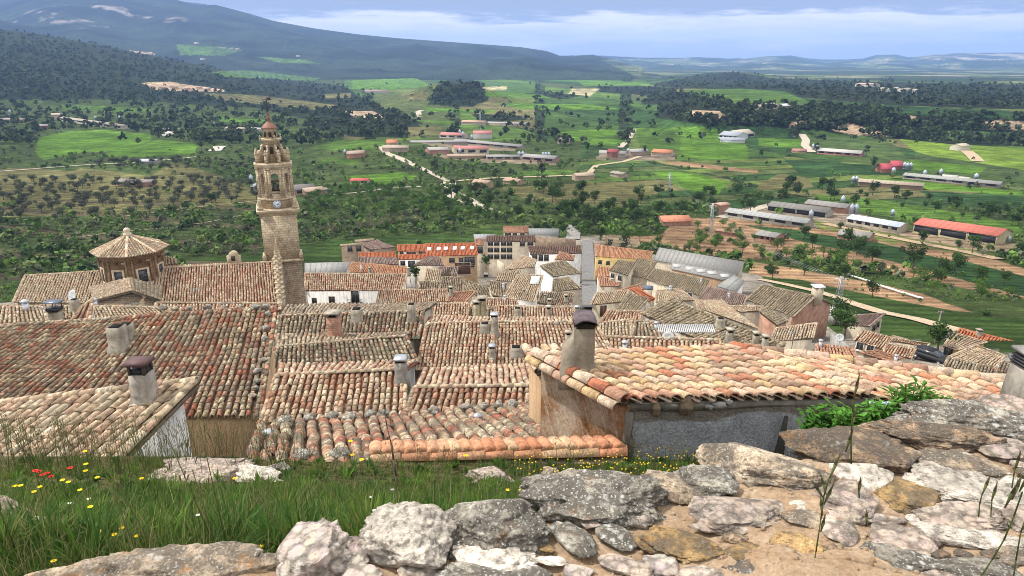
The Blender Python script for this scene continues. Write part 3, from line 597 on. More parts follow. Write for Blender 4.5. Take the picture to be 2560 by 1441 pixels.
def chim(h,u,v,w=.5,hp=20,kind='box',col=None):
    w=w*.78
    p=roofpt(h,u,v); d=p[1]*cp-p[2]*sp; H=hp*d/F/.95; mb=MB(); col=col or (.40,.36,.29)
    if kind=='tube':
        mb.lathe(p-[0,0,.3],[(w/2,0),(w/2,H+.15)],10,(.55,.57,.6)); o=mb.build('chimney',M_METAL,h.root)
        m2=MB(); m2.lathe(p+[0,0,H-.05],[(w*.75,0),(w*.75,.06),(w*.2,.28*w+.06)],10,(.38,.39,.41)); m2.build('cap',M_METAL,o); return o
    # tapered plastered shaft with fillet at the roof
    a=w/2; rr=[]
    for k,(s_,z_) in enumerate(((1.35,-.5),(1.22,.06),(1.02,.2),(1.0,H*.6),(.96,H))):
        rr.append(p+np.array([(-a*s_,-a*s_,z_),(a*s_,-a*s_,z_),(a*s_,a*s_,z_),(-a*s_,a*s_,z_)]))
    mb.ring(rr,col); o=mb.build('chimney',M_CON if kind!='brickc' else M_BR,h.root)
    m2=MB(); gp=min(.22,w*.45)
    if kind in('box','brickc','slab'):
        for sx in(-1,1):
            for sy in(-1,1): m2.box(p+[sx*a*.8,sy*a*.8,H+gp/2],(a*.14,a*.14,gp/2),col=(.3,.28,.25))
        m2.box(p+[0,0,H+.02],(a*.7,a*.7,.03),col=(.015,.014,.013))
        m2.box(p+[0,0,H+gp+.04],(a*1.25,a*1.25,.045),col=(.42,.38,.31))
        m2.build('cap',M_CON,o)
    elif kind=='metal':
        m2.box(p+[0,0,H+.06],(a*.9,a*.9,.07),col=(.03,.03,.03))
        m2.lathe(p+[0,0,H+.1],[(a*1.7,0),(a*1.6,.07),(a*.9,.14)],4,(.36,.38,.42),R(45)); m2.build('cap',M_METAL,o)
    elif kind=='arch':
        th=np.linspace(0,np.pi,9)
        for sy in(-1,1): m2.box(p+[0,sy*a*.85,H+.10],(a*.9,a*.12,.12),col=(.06,.05,.05))
        m2.box(p+[0,0,H+.03],(a*.8,a*.8,.04),col=(.012,.012,.012))
        outer=np.stack([np.cos(th)*a*1.55,0*th,np.sin(th)*a*.42+.14],-1); inner=np.stack([np.cos(th)*a*1.48,0*th,np.sin(th)*a*.36+.10],-1)
        ring=np.concatenate([outer,inner[::-1]]); m2.ring([p+[0,-a*1.15,H]+ring,p+[0,a*1.15,H]+ring],(.10,.075,.085)); m2.build('cap',M_CON,o)
    elif kind=='maroon':
        for sx in(-1,1):
            for sy in(-1,1): m2.box(p+[sx*a*.8,sy*a*.8,H+.13],(.03,.03,.13),col=(.06,.05,.05))
        m2.box(p+[0,0,H+.06],(a*.85,a*.85,.06),col=(.02,.02,.02))
        m2.ring([p+[0,0,H+.24]+np.array([(-a*1.25,-a*1.25,0),(a*1.25,-a*1.25,0),(a*1.25,a*1.25,0),(-a*1.25,a*1.25,0)]),p+[0,0,H+.33]+np.array([(-a*1.2,-a*.9,0),(a*1.2,-a*.9,0),(a*1.2,a*.9,0),(-a*1.2,a*.9,0)])],(.085,.045,.045)); m2.build('cap',M_PAINT,o)
    elif kind=='tray':
        m2.box(p+[0,0,H+.1],(a*1.15,a*1.15,.12),col=(.03,.03,.035))
        for sx in(-1,1):
            for sy in(-1,1): m2.box(p+[sx*a,sy*a,H+.4],(.02,.02,.22),col=(.1,.1,.1))
        m2.box(p+[0,0,H+.63],(a*1.7,a*1.3,.025),col=(.13,.15,.19)); m2.build('cap',M_METAL,o)
    elif kind=='open':
        m2.box(p+[0,0,H+.01],(a*.75,a*.75,.02),col=(.015,.014,.013)); m2.build('flue',M_CON,o)
    return o
def window(h,u,v,w=1.,hh=1.2,kind='win',face='front'):
    a,b={'front':(h.inn[3],h.inn[2]),'right':(h.inn[2],h.inn[1]),'left':(h.inn[0],h.inn[3])}[face]
    d=(b-a)*[1,1,0]; d/=np.linalg.norm(d); n=np.cross(d,[0,0,1]); n=n if np.dot(n,-a)>0 else -n
    p=hitplane(u,v,a,n); up=np.array([0,0,1.]); o_=n
    mb=MB(); fc=(.62,.58,.5) if kind!='dark' else (.25,.2,.15); t=.09
    for s in(-1,1):
        mb.box(p+d*s*(w/2+t/2)+n*.02,(t/2,.06,hh/2+t),d,n,up,fc); mb.box(p+up*s*(hh/2+t/2)+n*.02,(w/2-.002,.06,t/2),d,n,up,fc)
    mb.box(p+n*.03,(.03,.03,hh/2),d,n,up,(.2,.15,.1)); mb.box(p-up*(hh/2+t+.05)+n*.06,(w/2+t,.1,.04),d,n,up,fc)
    o=mb.build({'door':'door_frame'}.get(kind,'window'),M_PAINT,h.root)
    m2=MB(); m2.box(p+n*.012,(w/2,.012,hh/2),d,n,up,(.03,.035,.04) if kind!='door' else (.10,.05,.03)); m2.build('pane' if kind!='door' else 'door',M_GLASS if kind!='door' else M_PAINT,o)
    if kind=='balcony':
        m3=MB(); m3.box(p-up*(hh/2)+n*.35,(w*.95,.35,.06),d,n,up,(.06,.05,.045))
        for i in range(11): m3.box(p-up*(hh/2-.4)+d*(i/10-.5)*w*1.85+n*.68,(.018,.018,.4),d,n,up,(.02,.02,.02))
        m3.box(p-up*(hh/2-.82)+n*.68,(w*.95,.03,.03),d,n,up,(.02,.02,.02)); m3.build('balcony',M_PAINT,h.root)
# ------------------------------------------------------------ near and middle houses
H=house
# big old mossy roof on the left
hA=H('long old house under the largest mossy tiled roof, left of the tower foot',[(-80,822),(690,771),(650,1048),(-520,1030)],az=181,pitch=18,pal='old',wall='tan',Y=24.5,sp=.258,ex=.34,sag=.16,
  chims=[(300,870,.8,55,'open'),(318,846,.7,35,'open')],K=6)
hB=H('house with white gable wall and pale tiled roof in the bottom left corner',[(-330,1050),(490,955),(175,1275),(-820,1400)],az=205,pitch=17,pal='tan',wall='white',Y=15.5,sp=.28,ex=.38,anchor=1,sag=.05,ev=(490,955),K=7,
  chims=[(365,1000,.55,72,'maroon',(.42,.38,.33))],cat='house')
H('house with two-tone pink and dark roof slope above the rubble parapet, second row',[(697,791),(1060,778),(1046,850),(688,850)],pal='dark',Y=38.5,back=((715,764),(1092,757)),sp=.245,
  chims=[(838,850,.9,60,'brickc'),(893,800,.8,28,'open'),(1030,800,.6,40,'open')])
H('low house with dark spotted tiles between two light ridge lines',[(688,869),(1016,841),(1046,908),(680,918)],pal='dark',Y=35,back=((690,842),(1036,826)),sp=.245)
H('house with red-checkered tiles and a plastered ridge, middle of the near rows',[(690,940),(1014,925),(1012,1045),(650,1062)],pal='red',Y=22.5,back=((698,912),(1046,900)),sp=.235,K=6,
  chims=[(1004,950,.55,48,'metal',(.36,.34,.31))],wall='grey')
H('house with the broad regular pale tile roof in the centre of the village',[(1066,810),(1238,806),(1228,928),(1040,928)],pal='red',Y=36,back=((1075,793),(1242,795)),sp=.225,sag=.04,az=182,
  chims=[(1212,828,.7,20,'open'),(1236,832,.55,42,'metal'),(1230,893,.45,24,'metal')])
H('house with darker red tiles and small roof openings, right of the broad pale roof',[(1240,806),(1490,808),(1560,925),(1228,928)],pal='red',Y=36.3,back=((1245,796),(1480,796)),sp=.225,sag=.04,chims=[(1290,885,.8,18,'open'),(1420,850,.4,14,'box')])
H('low house with brown speckled tiles beside the rust-streaked wall',[(1036,970),(1342,966),(1338,1052),(1012,1046)],pal='red',Y=21,back=((1060,922),(1325,915)),sp=.225,K=6)
# lowest roof, slopes away from us down the hill
hC=H('lowest roof of barrel tiles running away below the grass bank',[(600,1192),(1562,1136),(1345,1012),(640,1062)],az=-3,pitch=21,pal='old',wall='stone',Y=10.5,anchor=1,ev=(1562,1136),sp=.26,ex=.34,sag=.05,ridge=False,verge=False,K=8,
  chims=[(672,1092,.22,14,'tube'),(1194,1052,.2,14,'tube')])
# band of roofs left, above the mossy roof
H('narrow tan roof at the far left edge above the mossy roof',[(-60,766),(104,768),(125,812),(-90,822)],pal='tan',Y=42,chims=[(66,775,.5,22,'tube')])
H('pale pinkish roof left of the dome foot',[(100,766),(430,770),(470,792),(90,800)],pal='tan',Y=45,chims=[(143,802,.8,26,'tray'),(190,775,.6,26,'open'),(238,760,.4,12,'tube')])
H('reddish roof strip in front of the church nave',[(390,758),(705,760),(700,776),(388,778)],pal='red',Y=55,sp=.28)
H('short steep roof with a red tile edge below the dome',[(205,768),(232,750),(225,800),(180,800)],pal='red',Y=40,az=190)
H('dark red strip of roof right of the tall plastered chimney',[(1478,842),(1800,852),(1800,884),(1478,890)],pal='red',Y=38,chims=[(1562,868,.4,14,'tube')])
H('flat tan shed roof right of the tall chimney',[(1488,810),(1578,800),(1582,846),(1484,848)],pal='tan',Y=50,az=190)
H('small roof of dark and light tiles with a vent pipe',[(1588,804),(1655,807),(1695,850),(1580,850)],pal='dark',Y=47,chims=[(1640,822,.35,16,'tube')])
H('long dark roof running diagonally down the middle right',[(1673,747),(1962,862),(1860,905),(1604,786)],pal='olive',Y=52,az=222,pitch=20,sp=.30,anchor=3,ev=(1604,786),chims=[(1800,816,.7,20,'open'),(1823,852,.6,22,'box'),(1888,860,.5,22,'box'),(1912,868,.5,22,'box')])
H('light irregular roof behind the long diagonal one',[(1738,752),(1805,752),(1895,822),(1745,772)],pal='tan',Y=76,az=200)
H('tan roof joining the brick gabled house',[(1820,765),(1908,767),(1897,779),(1852,780)],pal='tan',Y=82)
H('brick gabled house with a mottled roof',[(1897,777),(1920,767),(1970,806),(1946,815)],pal='olive',Y=80,az=150,wall='brick',anchor=0)
H('tan roof below the tall brick house',[(1940,822),(2042,809),(2032,848),(1925,852)],pal='tan',Y=60,az=190,wall='cream')
H('thin roof line just beyond the pink tiles',[(1795,862),(2050,884),(2060,900),(1790,874)],pal='red',Y=40)
H('red tiled roofs tucked beyond the pink tiled house',[(2040,862),(2130,872),(2150,908),(2040,900)],pal='salmon',Y=52,chims=[(2050,868,.35,18,'tube')])
hb=H('tall brick house with a parapet box on its roof',[(1906,713),(2040,741),(1984,793),(1864,751)],pal='olive',Y=92,az=205,pitch=20,wall='cream',sp=.32,sag=.15)
H('mauve tiled roof behind the long diagonal roof',[(1772,716),(1868,740),(1860,765),(1742,752)],pal='mauve',Y=98,az=190,chims=[(1822,742,.5,8,'tube')])
H('grey corrugated shed with a bright gable end',[(1834,687),(1862,703),(1842,731),(1790,714)],Y=120,az=195,flat=(.30,.31,.30),wall='white')
H('long grey fibre-cement warehouse with skylights',[(1648,619),(1862,655),(1845,686),(1634,650)],Y=165,az=190,pitch=16,flat=(.32,.32,.31),wall='beige',cat='warehouse',name='warehouse')
H('grey lean-to along the warehouse',[(1680,656),(1845,686),(1806,700),(1676,672)],Y=150,az=190,pitch=8,flat=(.34,.33,.32),wall='tan',cat='warehouse',name='lean_to')
H('mottled end house of the terrace near the street',[(1544,650),(1588,656),(1568,690),(1521,676)],pal='olive',Y=140,az=200,wins=[(1532,690,.9,1.),(1550,696,.9,1.2)],wall='cream')
H('second mottled roof of the terrace beside the warehouse',[(1592,646),(1642,656),(1612,697),(1560,688)],pal='olive',Y=142,az=205)
H('long mottled roof at the lower end of the terrace',[(1637,673),(1774,700),(1750,741),(1613,699)],pal='olive',Y=132,az=205,wall='cream',wins=[(1705,735,.9,1.),(1725,740,.9,1.2)],chims=[(1752,706,.5,8,'tube')])
H('yellow-walled house with an orange roof behind two firs',[(1486,612),(1634,630),(1622,650),(1488,642)],pal='fresh',Y=190,wall='yellow',wins=[(1500,656,1.,1.2),(1520,658,1.,1.2)])
H('salmon roof beside the top of the street',[(1492,666),(1532,671),(1528,692),(1491,692)],pal='fresh',Y=158,wall='white')
H('flat salmon roofed garage right of the street',[(1494,690),(1562,702),(1546,716),(1500,716)],pal='salmon',Y=140,wall='beige',pitch=10)
H('pinkish roof below the salmon garage',[(1536,730),(1604,710),(1612,722),(1566,742)],pal='salmon',Y=112,az=170)
H('small bright orange roof among old tiles',[(1576,722),(1592,720),(1640,748),(1624,754)],pal='orange',Y=106,az=200,sp=.3)
H('pale lichen-covered roof at the foot of the street',[(1490,733),(1572,726),(1556,756),(1476,763)],pal='tan',Y=88,wall='beige',wins=[(1508,778,.9,1.6,'door')])
H('dark grooved roof leaning left below the orange one',[(1572,734),(1622,746),(1586,788),(1540,778)],pal='olive',Y=80,az=215)
H('broken patchwork roof below the beige wall',[(1520,776),(1602,780),(1600,806),(1500,806)],pal='red',Y=60)
H('solar panelled grey roof top in the terrace',[(1605,713),(1633,715),(1632,724),(1602,722)],flat=(.12,.16,.24),Y=118,wall='cream',ridge=False)
H('tiled roof between the orange strip and the mauve roof',[(1640,728),(1700,722),(1738,752),(1640,758)],pal='tan',Y=92,az=195,chims=[(1676,726,.5,10,'tube')])
# centre
hw=H('white house with a balcony right of the tower',[(762,684),(1018,686),(1008,726),(762,728)],pal='red',Y=112,wall='white',sag=.1,
  wins=[(888,742,1.3,2.1,'balcony'),(830,751,.9,1.2,'dark'),(786,752,.7,.8,'dark')],chims=[(1026,700,.1,4,'open')])
H('house with dense tiles below the balcony house',[(948,726),(1118,724),(1116,756),(940,762)],pal='red',Y=92)
H('house with the long bright orange old roof',[(879,656),(1018,668),(1018,688),(862,680)],pal='fresh',Y=150,az=176,chims=[(903,680,.5,16,'tube'),(925,684,.8,12,'box'),(1022,685,.9,12,'box')])
H('grey roofed shed behind the tower foot',[(762,658),(876,655),(864,683),(762,685)],flat=(.34,.34,.33),Y=140,wall='cream')
H('pale roof with a red-brown parapet behind it',[(896,643),(992,645),(998,664),(896,656)],pal='mauve',Y=170,wall='cream')
H('terracotta parapet roof left of the orange houses',[(896,633),(990,631),(990,644),(896,644)],pal='orange',Y=182,wall='cream')
H('orange roofed town house with three small windows',[(992,613),(1063,612),(1065,632),(992,629)],pal='orange',Y=190,wall='cream',sag=0,wins=[(1004,632,1.,.9,'dark'),(1028,633,2.6,.8,'dark'),(1052,632,1.,.9,'dark')])
H('lower orange roof of the town house',[(994,637),(1068,636),(1068,648),(996,650)],pal='orange',Y=181,wall='white',sag=0,wins=[(1007,658,1.2,1.2,'dark'),(1029,662,1.8,2.,'dark')])
H('long orange roofed house with six skylights',[(1063,610),(1190,608),(1196,638),(1065,642)],pal='orange',Y=180,wall='tan',sag=0,
  wins=[(1130,651,1.4,1.2,'dark'),(1153,654,1.,2.,'dark'),(1168,653,1.4,2.2,'dark'),(1180,653,1.4,2.2,'dark'),(1157,672,4.2,3.4,'door'),(1179,664,1.2,.9,'dark')])
H('mauve hipped roof in front of the orange house',[(1064,643),(1102,643),(1110,664),(1032,664)],pal='mauve',Y=150,wall='cream')
H('large beige house of three storeys with a brown roof',[(1216,591),(1338,590),(1340,605),(1216,605)],pal='brown',Y=205,wall='cream',sag=0,sp=.5,
  wins=[(a,b,1.5,1.3,'dark') for a in(1226,1242,1259,1274) for b in(609,625,642)]+[(1306,610,1.4,1.2,'dark'),(1326,609,1.6,1.2,'dark')])
H('orange roofed house on the upper edge of the village',[(1257,566),(1321,566),(1322,582),(1259,583)],pal='salmon',Y=248,wall='cream',sag=0,wins=[(1270,587,2.2,1.6,'dark'),(1287,587,1.5,1.3,'dark'),(1306,587,1.5,1.3,'dark')])
H('grey roofed barn on the upper edge of the village',[(1321,571),(1396,572),(1398,588),(1322,587)],flat=(.26,.27,.27),Y=245,wall='grey',cat='barn',name='barn')
H('white house under the dark brown roof',[(1320,617),(1453,615),(1455,634),(1326,637)],pal='brown',Y=190,wall='white',sag=0,sp=.5,wins=[(1337,643,1.4,1.6,'dark'),(1352,645,1.2,1.6,'dark'),(1366,645,1.2,1.6,'dark')])
H('grey roofed annexe left of the beige house',[(1184,586),(1240,586),(1214,600),(1186,602)],flat=(.36,.37,.38),Y=212,wall='cream')
H('small tan roof annexe of the beige house',[(1188,598),(1210,598),(1209,614),(1190,614)],pal='salmon',Y=205,wall='cream',wins=[(1200,625,1.6,2.,'dark')])
H('half-ruined stone barn with patched roof at the meadow edge',[(907,613),(944,600),(990,618),(928,626)],pal='mauve',Y=208,az=165,wall='stone',cat='ruined barn',name='barn')
H('roofless stone ruin left of the patched barn',[(850,611),(905,607),(905,612),(850,616)],flat=(.3,.24,.17),Y=205,wall='stone',cat='ruin',name='ruin',wins=[(875,623,1.4,1.6,'dark'),(897,622,1.4,1.6,'dark')])
H('stone ruin wall above the patched barn',[(886,600),(935,596),(935,602),(888,606)],flat=(.3,.22,.16),Y=218,wall='stone',cat='ruin',name='ruin')
H('tan gabled roof below the white house',[(1304,638),(1342,650),(1336,668),(1258,677)],pal='tan',Y=165,az=195)
H('salmon hipped roof beside the street',[(1398,630),(1437,640),(1434,652),(1385,650)],pal='salmon',Y=180,wall='white')
H('large tan roof left of the street',[(1350,665),(1412,650),(1455,684),(1386,692)],pal='olive',Y=138,az=170,wall='white')
H('tan roof left of the large one by the street',[(1246,680),(1302,676),(1292,706),(1240,702)],pal='tan',Y=128,az=185)
H('roof with a pale glass skylight panel',[(1294,687),(1358,690),(1336,756),(1260,744)],pal='tan',Y=92,az=188,wall='white',wins=[(1344,742,.8,1.4,'dark','right')],chims=[(1310,738,.5,10,'box'),(1258,720,.45,10,'tube')])
H('shaggy roof at the left kerb of the street',[(1382,700),(1420,694),(1456,722),(1378,732)],pal='olive',Y=118,az=180)
H('dark roof with a grey patch left of the street foot',[(1354,731),(1436,734),(1424,768),(1342,760)],pal='dark',Y=84,wall='white',chims=[(1373,765,.6,12,'box'),(1363,752,.4,12,'box'),(1415,752,.6,10,'box')])
H('dark square roof left of centre cluster',[(1105,693),(1158,694),(1158,730),(1098,731)],pal='dark',Y=104)
H('hipped roof of dark tiles in the centre cluster',[(1163,700),(1236,726),(1226,748),(1156,728)],pal='olive',Y=98,az=190)
H('pointed roof with a pink edge in front of the square',[(1066,672),(1105,677),(1099,706),(1058,704)],pal='tan',Y=138)
H('mauve roof behind the bare tree',[(1096,667),(1148,668),(1142,690),(1098,690)],pal='mauve',Y=142)
H('short dark red roof left of the dark square one',[(1050,704),(1102,706),(1099,724),(1048,722)],pal='dark',Y=108,wall='tan')
H('steep dark roof right of the centre cluster',[(1219,702),(1272,710),(1262,744),(1232,742)],pal='dark',Y=96)
H('wide dotted roof below the skylight roof',[(1183,745),(1292,748),(1296,768),(1176,768)],pal='red',Y=74,chims=[(1262,752,.4,12,'tube')])
H('small fan shaped salmon roof in the centre',[(1128,732),(1190,728),(1162,758),(1116,755)],pal='salmon',Y=84,az=185,chims=[(1128,738,.6,16,'box')])
H('red dotted roof below the dense tiled house',[(1074,758),(1172,759),(1170,798),(1066,798)],pal='red',Y=58,sp=.24)
H('row of joined red roofs left of the tall chimney',[(1238,766),(1436,768),(1440,800),(1236,800)],pal='red',Y=57,sp=.24,chims=[(1192,790,.7,30,'box',(.45,.38,.25)),(1206,786,.9,36,'box',(.45,.38,.25)),(1294,790,.8,20,'open'),(1371,790,.5,18,'box'),(1442,790,.5,20,'metal')])
H('sliver of roof with laundry racks left of the double chimney',[(1172,770),(1240,770),(1240,798),(1168,798)],pal='dark',Y=58.4)
# right hand group below the ploughed strip
H('beige two-storey house alone by the earth lane',[(2136,789),(2212,785),(2172,817),(2104,813)],pal='mauve',Y=98,az=190,wall='cream',wins=[(2184,820,.8,.9,'dark','right'),(2194,812,.8,.9,'dark','right')])
H('cream house with striped tan roof below the lone beige one',[(2157,827),(2232,846),(2208,876),(2134,852)],pal='red',Y=74,az=200,wall='cream',wins=[(2150,866,.7,.9),(2176,872,.7,.8)])
H('right half of the cream striped house, one step lower',[(2222,860),(2290,873),(2278,898),(2207,881)],pal='red',Y=71,az=195,wall='cream')
H('narrow roof strip behind the cream striped house',[(2232,846),(2325,860),(2318,866),(2228,852)],pal='red',Y=82,az=190,wall='cream')
H('low pink lean-to with a white panel',[(2152,882),(2202,880),(2256,897),(2228,905)],pal='salmon',Y=56,az=195,wall='beige',chims=[(2238,906,.35,18,'tube')])
H('yellow house with wide orange roof at the right edge',[(2397,821),(2548,858),(2520,886),(2382,846)],pal='orange',Y=92,az=185,wall='yellow',chims=[(2446,838,.8,10,'box')],sag=0)
H('tan roofed front wing of the yellow house',[(2382,832),(2468,856),(2386,877),(2356,868)],pal='tan',Y=80,az=190,wall='yellow',wins=[(2370,882,.9,1.6,'dark')])
H('gabled tan roof in front of the yellow house',[(2440,864),(2512,890),(2486,920),(2372,892)],pal='tan',Y=70,az=185,wall='yellow')
H('dark striped roof at the right edge behind the pink tiles',[(2370,894),(2494,922),(2486,946),(2355,922)],pal='dark',Y=58,az=188)
H('last small dark roof beside the right edge',[(2500,903),(2550,912),(2545,935),(2492,928)],pal='dark',Y=60)
H('garden store with a grey roof behind the yellow house',[(2345,836),(2392,826),(2388,838),(2338,852)],flat=(.16,.17,.18),Y=96,wall='grey',cat='store',name='garden_store')
H('flat dark roofed house past the yellow house',[(2520,885),(2620,870),(2640,900),(2530,905)],flat=(.15,.16,.17),Y=72,wall='grey')
# brick parapet tower on the tall house
C=hb.C; vn=np.cross(C[1]-C[2],[0,0,1]); vn/=np.linalg.norm(vn); bk=hitplane(2080,757,C[1],vn); zb=gz(C[2])-3; dx=C[0]-C[1]
mb=MB(); ins=np.array(dx)*.02
mb.ring([np.array([C[2],C[1],bk,(bk[0],bk[1],zb),(C[2][0],C[2][1],zb)])+o_*[1,1,1]-[0,0,.15] for o_ in(ins*1.2,ins*3)],(.3,.2,.1)); mb.build('gable_wall',M_BR,hb.root)
mb=MB(); tiles(mb,C[1],C[0],bk+dx,bk,'olive',.34,.42,seed=5,K=3,chan=False); mb.build('roof',M_T1,hb.root)
p=at(2043,735,96); t=empty('roof_turret',p-[0,0,6],'small white-topped turret on the tall brick house','turret')
mb=MB(); mb.box(p-[0,0,.2],(.62,.6,1.3),col=WALLC['cream']); mb.build('wall',M_PL,t); mb=MB(); mb.box(p+[0,0,1.2],(.8,.78,.08),col=(.75,.77,.8)); mb.build('roof',M_PAINT,t)
# bare courtyard walls
for (u0,v0,u1,v1,Yw,hh,c,lab) in ((1244,640,1260,672,172,2.2,'cream','cream garden wall below the beige house'),(2230,840,2330,862,96,1.6,'stone','stone terrace wall beside the lane'),
      (2080,842,2125,860,80,1.8,'grey','grey yard wall by the lone beige house'),(1338,592,1440,598,215,2.6,'stone','stone field wall above the white house')):
    a=at(u0,v0,Yw+2);b=at(u1,v1,Yw-2); mb=MB(); d=(b-a)*[1,1,0]; ln=np.linalg.norm(d); d/=ln
    mb.box((a+b)/2-[0,0,hh],(ln/2,.2,hh),d,np.cross([0,0,1],d),(0,0,1),WALLC[c]); o=mb.build('garden_wall',M_RUB if c=='stone' else M_PL); tag(o,lab,'wall')
# skylights of the orange house
h=HOUSES['long orange roofed house with six skylights']
for u in (1073,1097,1115,1137,1157,1180):
    p=roofpt(h,u,624-(u-1073)*.03); mb=MB(); ax=np.array([1,0,0.]); ay=np.cross(h.n,ax); mb.box(p+h.n*.16,(.55,.75,.07),ax,ay,h.n,(.7,.7,.68)); o=mb.build('skylight',M_PAINT,h.roof)
h=HOUSES['roof with a pale glass skylight panel']; p=roofpt(h,1338,703); mb=MB(); d=h.C[1]-h.C[0]; d/=np.linalg.norm(d); e=np.cross(h.n,d)
mb.box(p+h.n*.16,(.65,.95,.06),d,e,h.n,(.52,.58,.52)); mb.build('skylight',M_PAINT,h.roof)
h=HOUSES['grey lean-to along the warehouse']
for u,v in ((1693,665),(1726,672),(1753,678),(1780,683),(1812,690)):
    p=roofpt(h,u,v); mb=MB(); mb.box(p+h.n*.07,(1.0,.9,.04),(1,0,0),np.cross(h.n,(1,0,0)),h.n,(.36,.36,.35)); mb.build('skylight',M_PAINT,h.roof)
# corrugated polycarbonate sheet on the middle roofs
p=at(1725,832,42); mb=MB()
for i in range(30):
    x=i*.125; mb.tube(p+[x-2.0,0,.05*0],p+[x-1.9,1.1,.15],.045,5,(.50,.52,.54))
o=mb.build('corrugated_sheet',M_METAL); tag(o,'pale corrugated sheet canopy on the middle right roofs','sheet')
# ------------------------------------------------------------ church
def zat(v,Y): return float(vz(v,Y))
ch=empty('church',(at(330,700,88)*[1,1,0]+[0,0,-38]),'stone and brick church with a long tiled nave and an octagonal domed drum','church')
E=at(704,757,84.); n=plane_for(E,180,21)
C=[hitplane(u,v,E,n) for u,v in ((410,664),(694,655),(706,757),(396,762))]
C2=[hitplane(u,v,E,n) for u,v in ((62,690),(415,664),(396,762),(32,757))]
mb=MB(); tiles(mb,*C,'red',.34,.42,seed=1,K=4,chan=False,sag=.04); tiles(mb,*C2,'tan',.34,.42,seed=2,K=4,chan=False,sag=.04)
caps(mb,C2[0],C[1],'tan',.2,.6); caps(mb,C2[0],C2[3],'tan',.16,.6,n=n)
rb=[C2[0],C[1],C[1]+[0,9,-3.4],C2[0]+[0,9,-3.4]]; mb.add(rb,[(0,3,2,1)],c=(.38,.29,.19)); mb.build('nave_roof',M_T2,ch)
mb=MB(); walls(mb,[k-[0,0,.25] for k in (C2[0]+[.3,0,0],C[1]+[-.1,0,0],C[2]+[-.2,.3,0],C2[3]+[.4,.3,0])],-46,(.36,.29,.2)); walls(mb,[k-[0,0,.25] for k in rb],-48,(.36,.29,.2)); mb.build('nave_wall',M_RUB,ch)
# small bell gable on the ridge
p=C[0]+(C[1]-C[0])*.62; mb=MB(); th=np.linspace(0,np.pi,9)
prof=[(-.9,-.5),(-.9,1.1)]+[(-.75*math.cos(a)*-1*-1 if False else .0-.62*math.cos(a),1.15+.62*math.sin(a)) for a in th]+[(.9,1.1),(.9,-.5)]
mb.ring([np.array([p+[x,y_,z] for x,z in prof]) for y_ in(-.25,.25)],(.5,.41,.29)); mb.build('bell_gable',M_PL,ch); mb=MB(); mb.box(p+[0,-.26,.75],(.28,.02,.36),col=(.05,.04,.03)); mb.build('opening',M_PAINT,ch)
# drum
dc=at(328,640,90); dcx,dcy=dc[0],90.; rot=R(22.5)
ze=zat(640,86.)-.1; zb=zat(712,86)-1.2; RD_=3.95
mb=MB(); mb.lathe((dcx,dcy,0),[(RD_+.25,zb-3),(RD_+.25,zb+.1),(RD_,zb+.25),(RD_,ze-.75),(RD_+.15,ze-.7),(RD_+.15,ze-.45),(RD_+.35,ze-.4),(RD_+.35,ze-.15)],8,(.45,.37,.26),rot)
drum=mb.build('drum',M_DRUM,ch)
for k in range(8):
    a=rot+k*np.pi/4
    mb=MB()
    for da in(-.10,.10):
        c=np.array([dcx+math.cos(a+da)*(RD_-.05),dcy+math.sin(a+da)*(RD_-.05),(ze+zb)/2-.3]); mb.box(c,(.11,.10,(ze-zb)/2-.35),(math.cos(a),math.sin(a),0),(-math.sin(a),math.cos(a),0),col=(.4,.32,.21))
    mb.build('pilaster',M_DRUM,ch)
for k in range(8):
    a=k*np.pi/4; rr=RD_*math.cos(np.pi/8); d=np.array([math.cos(a),math.sin(a),0]); e=np.array([-d[1],d[0],0]); z0=(ze+zb)/2-.55
    if d[1]>.8: continue
    c=np.array([dcx,dcy,z0])+d*(rr+.04); mb=MB(); w_,hh=.55,.85; fc=(.60,.50,.36)
    for s in(-1,1):
        mb.box(c+e*s*(w_+.13),(.13,.10,hh+.26),e,d,(0,0,1),fc); mb.box(c+[0,0,s*(hh+.13)],(w_-.003,.10,.13),e,d,(0,0,1),fc)
    o=mb.build('window',M_PL,drum); mb=MB(); mb.box(c+d*-.02,(w_,.03,hh),e,d,(0,0,1),(.035,.045,.06))
    for s in(-.33,.0,.33): mb.box(c+e*s*w_*1.5+d*.02,(.02,.02,hh),e,d,(0,0,1),(.12,.12,.12))
    for s in(-.5,0,.5): mb.box(c+d*.025+[0,0,s*hh],(w_,.015,.02),e,d,(0,0,1),(.12,.12,.12))
    mb.build('pane',M_GLASS,drum)
    for s in(-1,1):
        mb=MB(); mb.box(np.array([dcx,dcy,ze-1.05])+d*(rr+.05)+e*s*.9,(.24,.08,.12),e,d,(0,0,1),(.4,.32,.22)); 
    mb.lathe(np.array([dcx,dcy,ze-1.2])+d*(rr+.02),[(.16,-.02),(.16,.25)],10,(.06,.05,.04)); mb.build('vent',M_PAINT,drum)
za=zat(588,90.); RO=4.75; mb=MB(); ap=np.array([dcx,dcy,za])
cs=[np.array([dcx+RO*math.cos(rot+k*np.pi/4),dcy+RO*math.sin(rot+k*np.pi/4),ze-.1]) for k in range(8)]
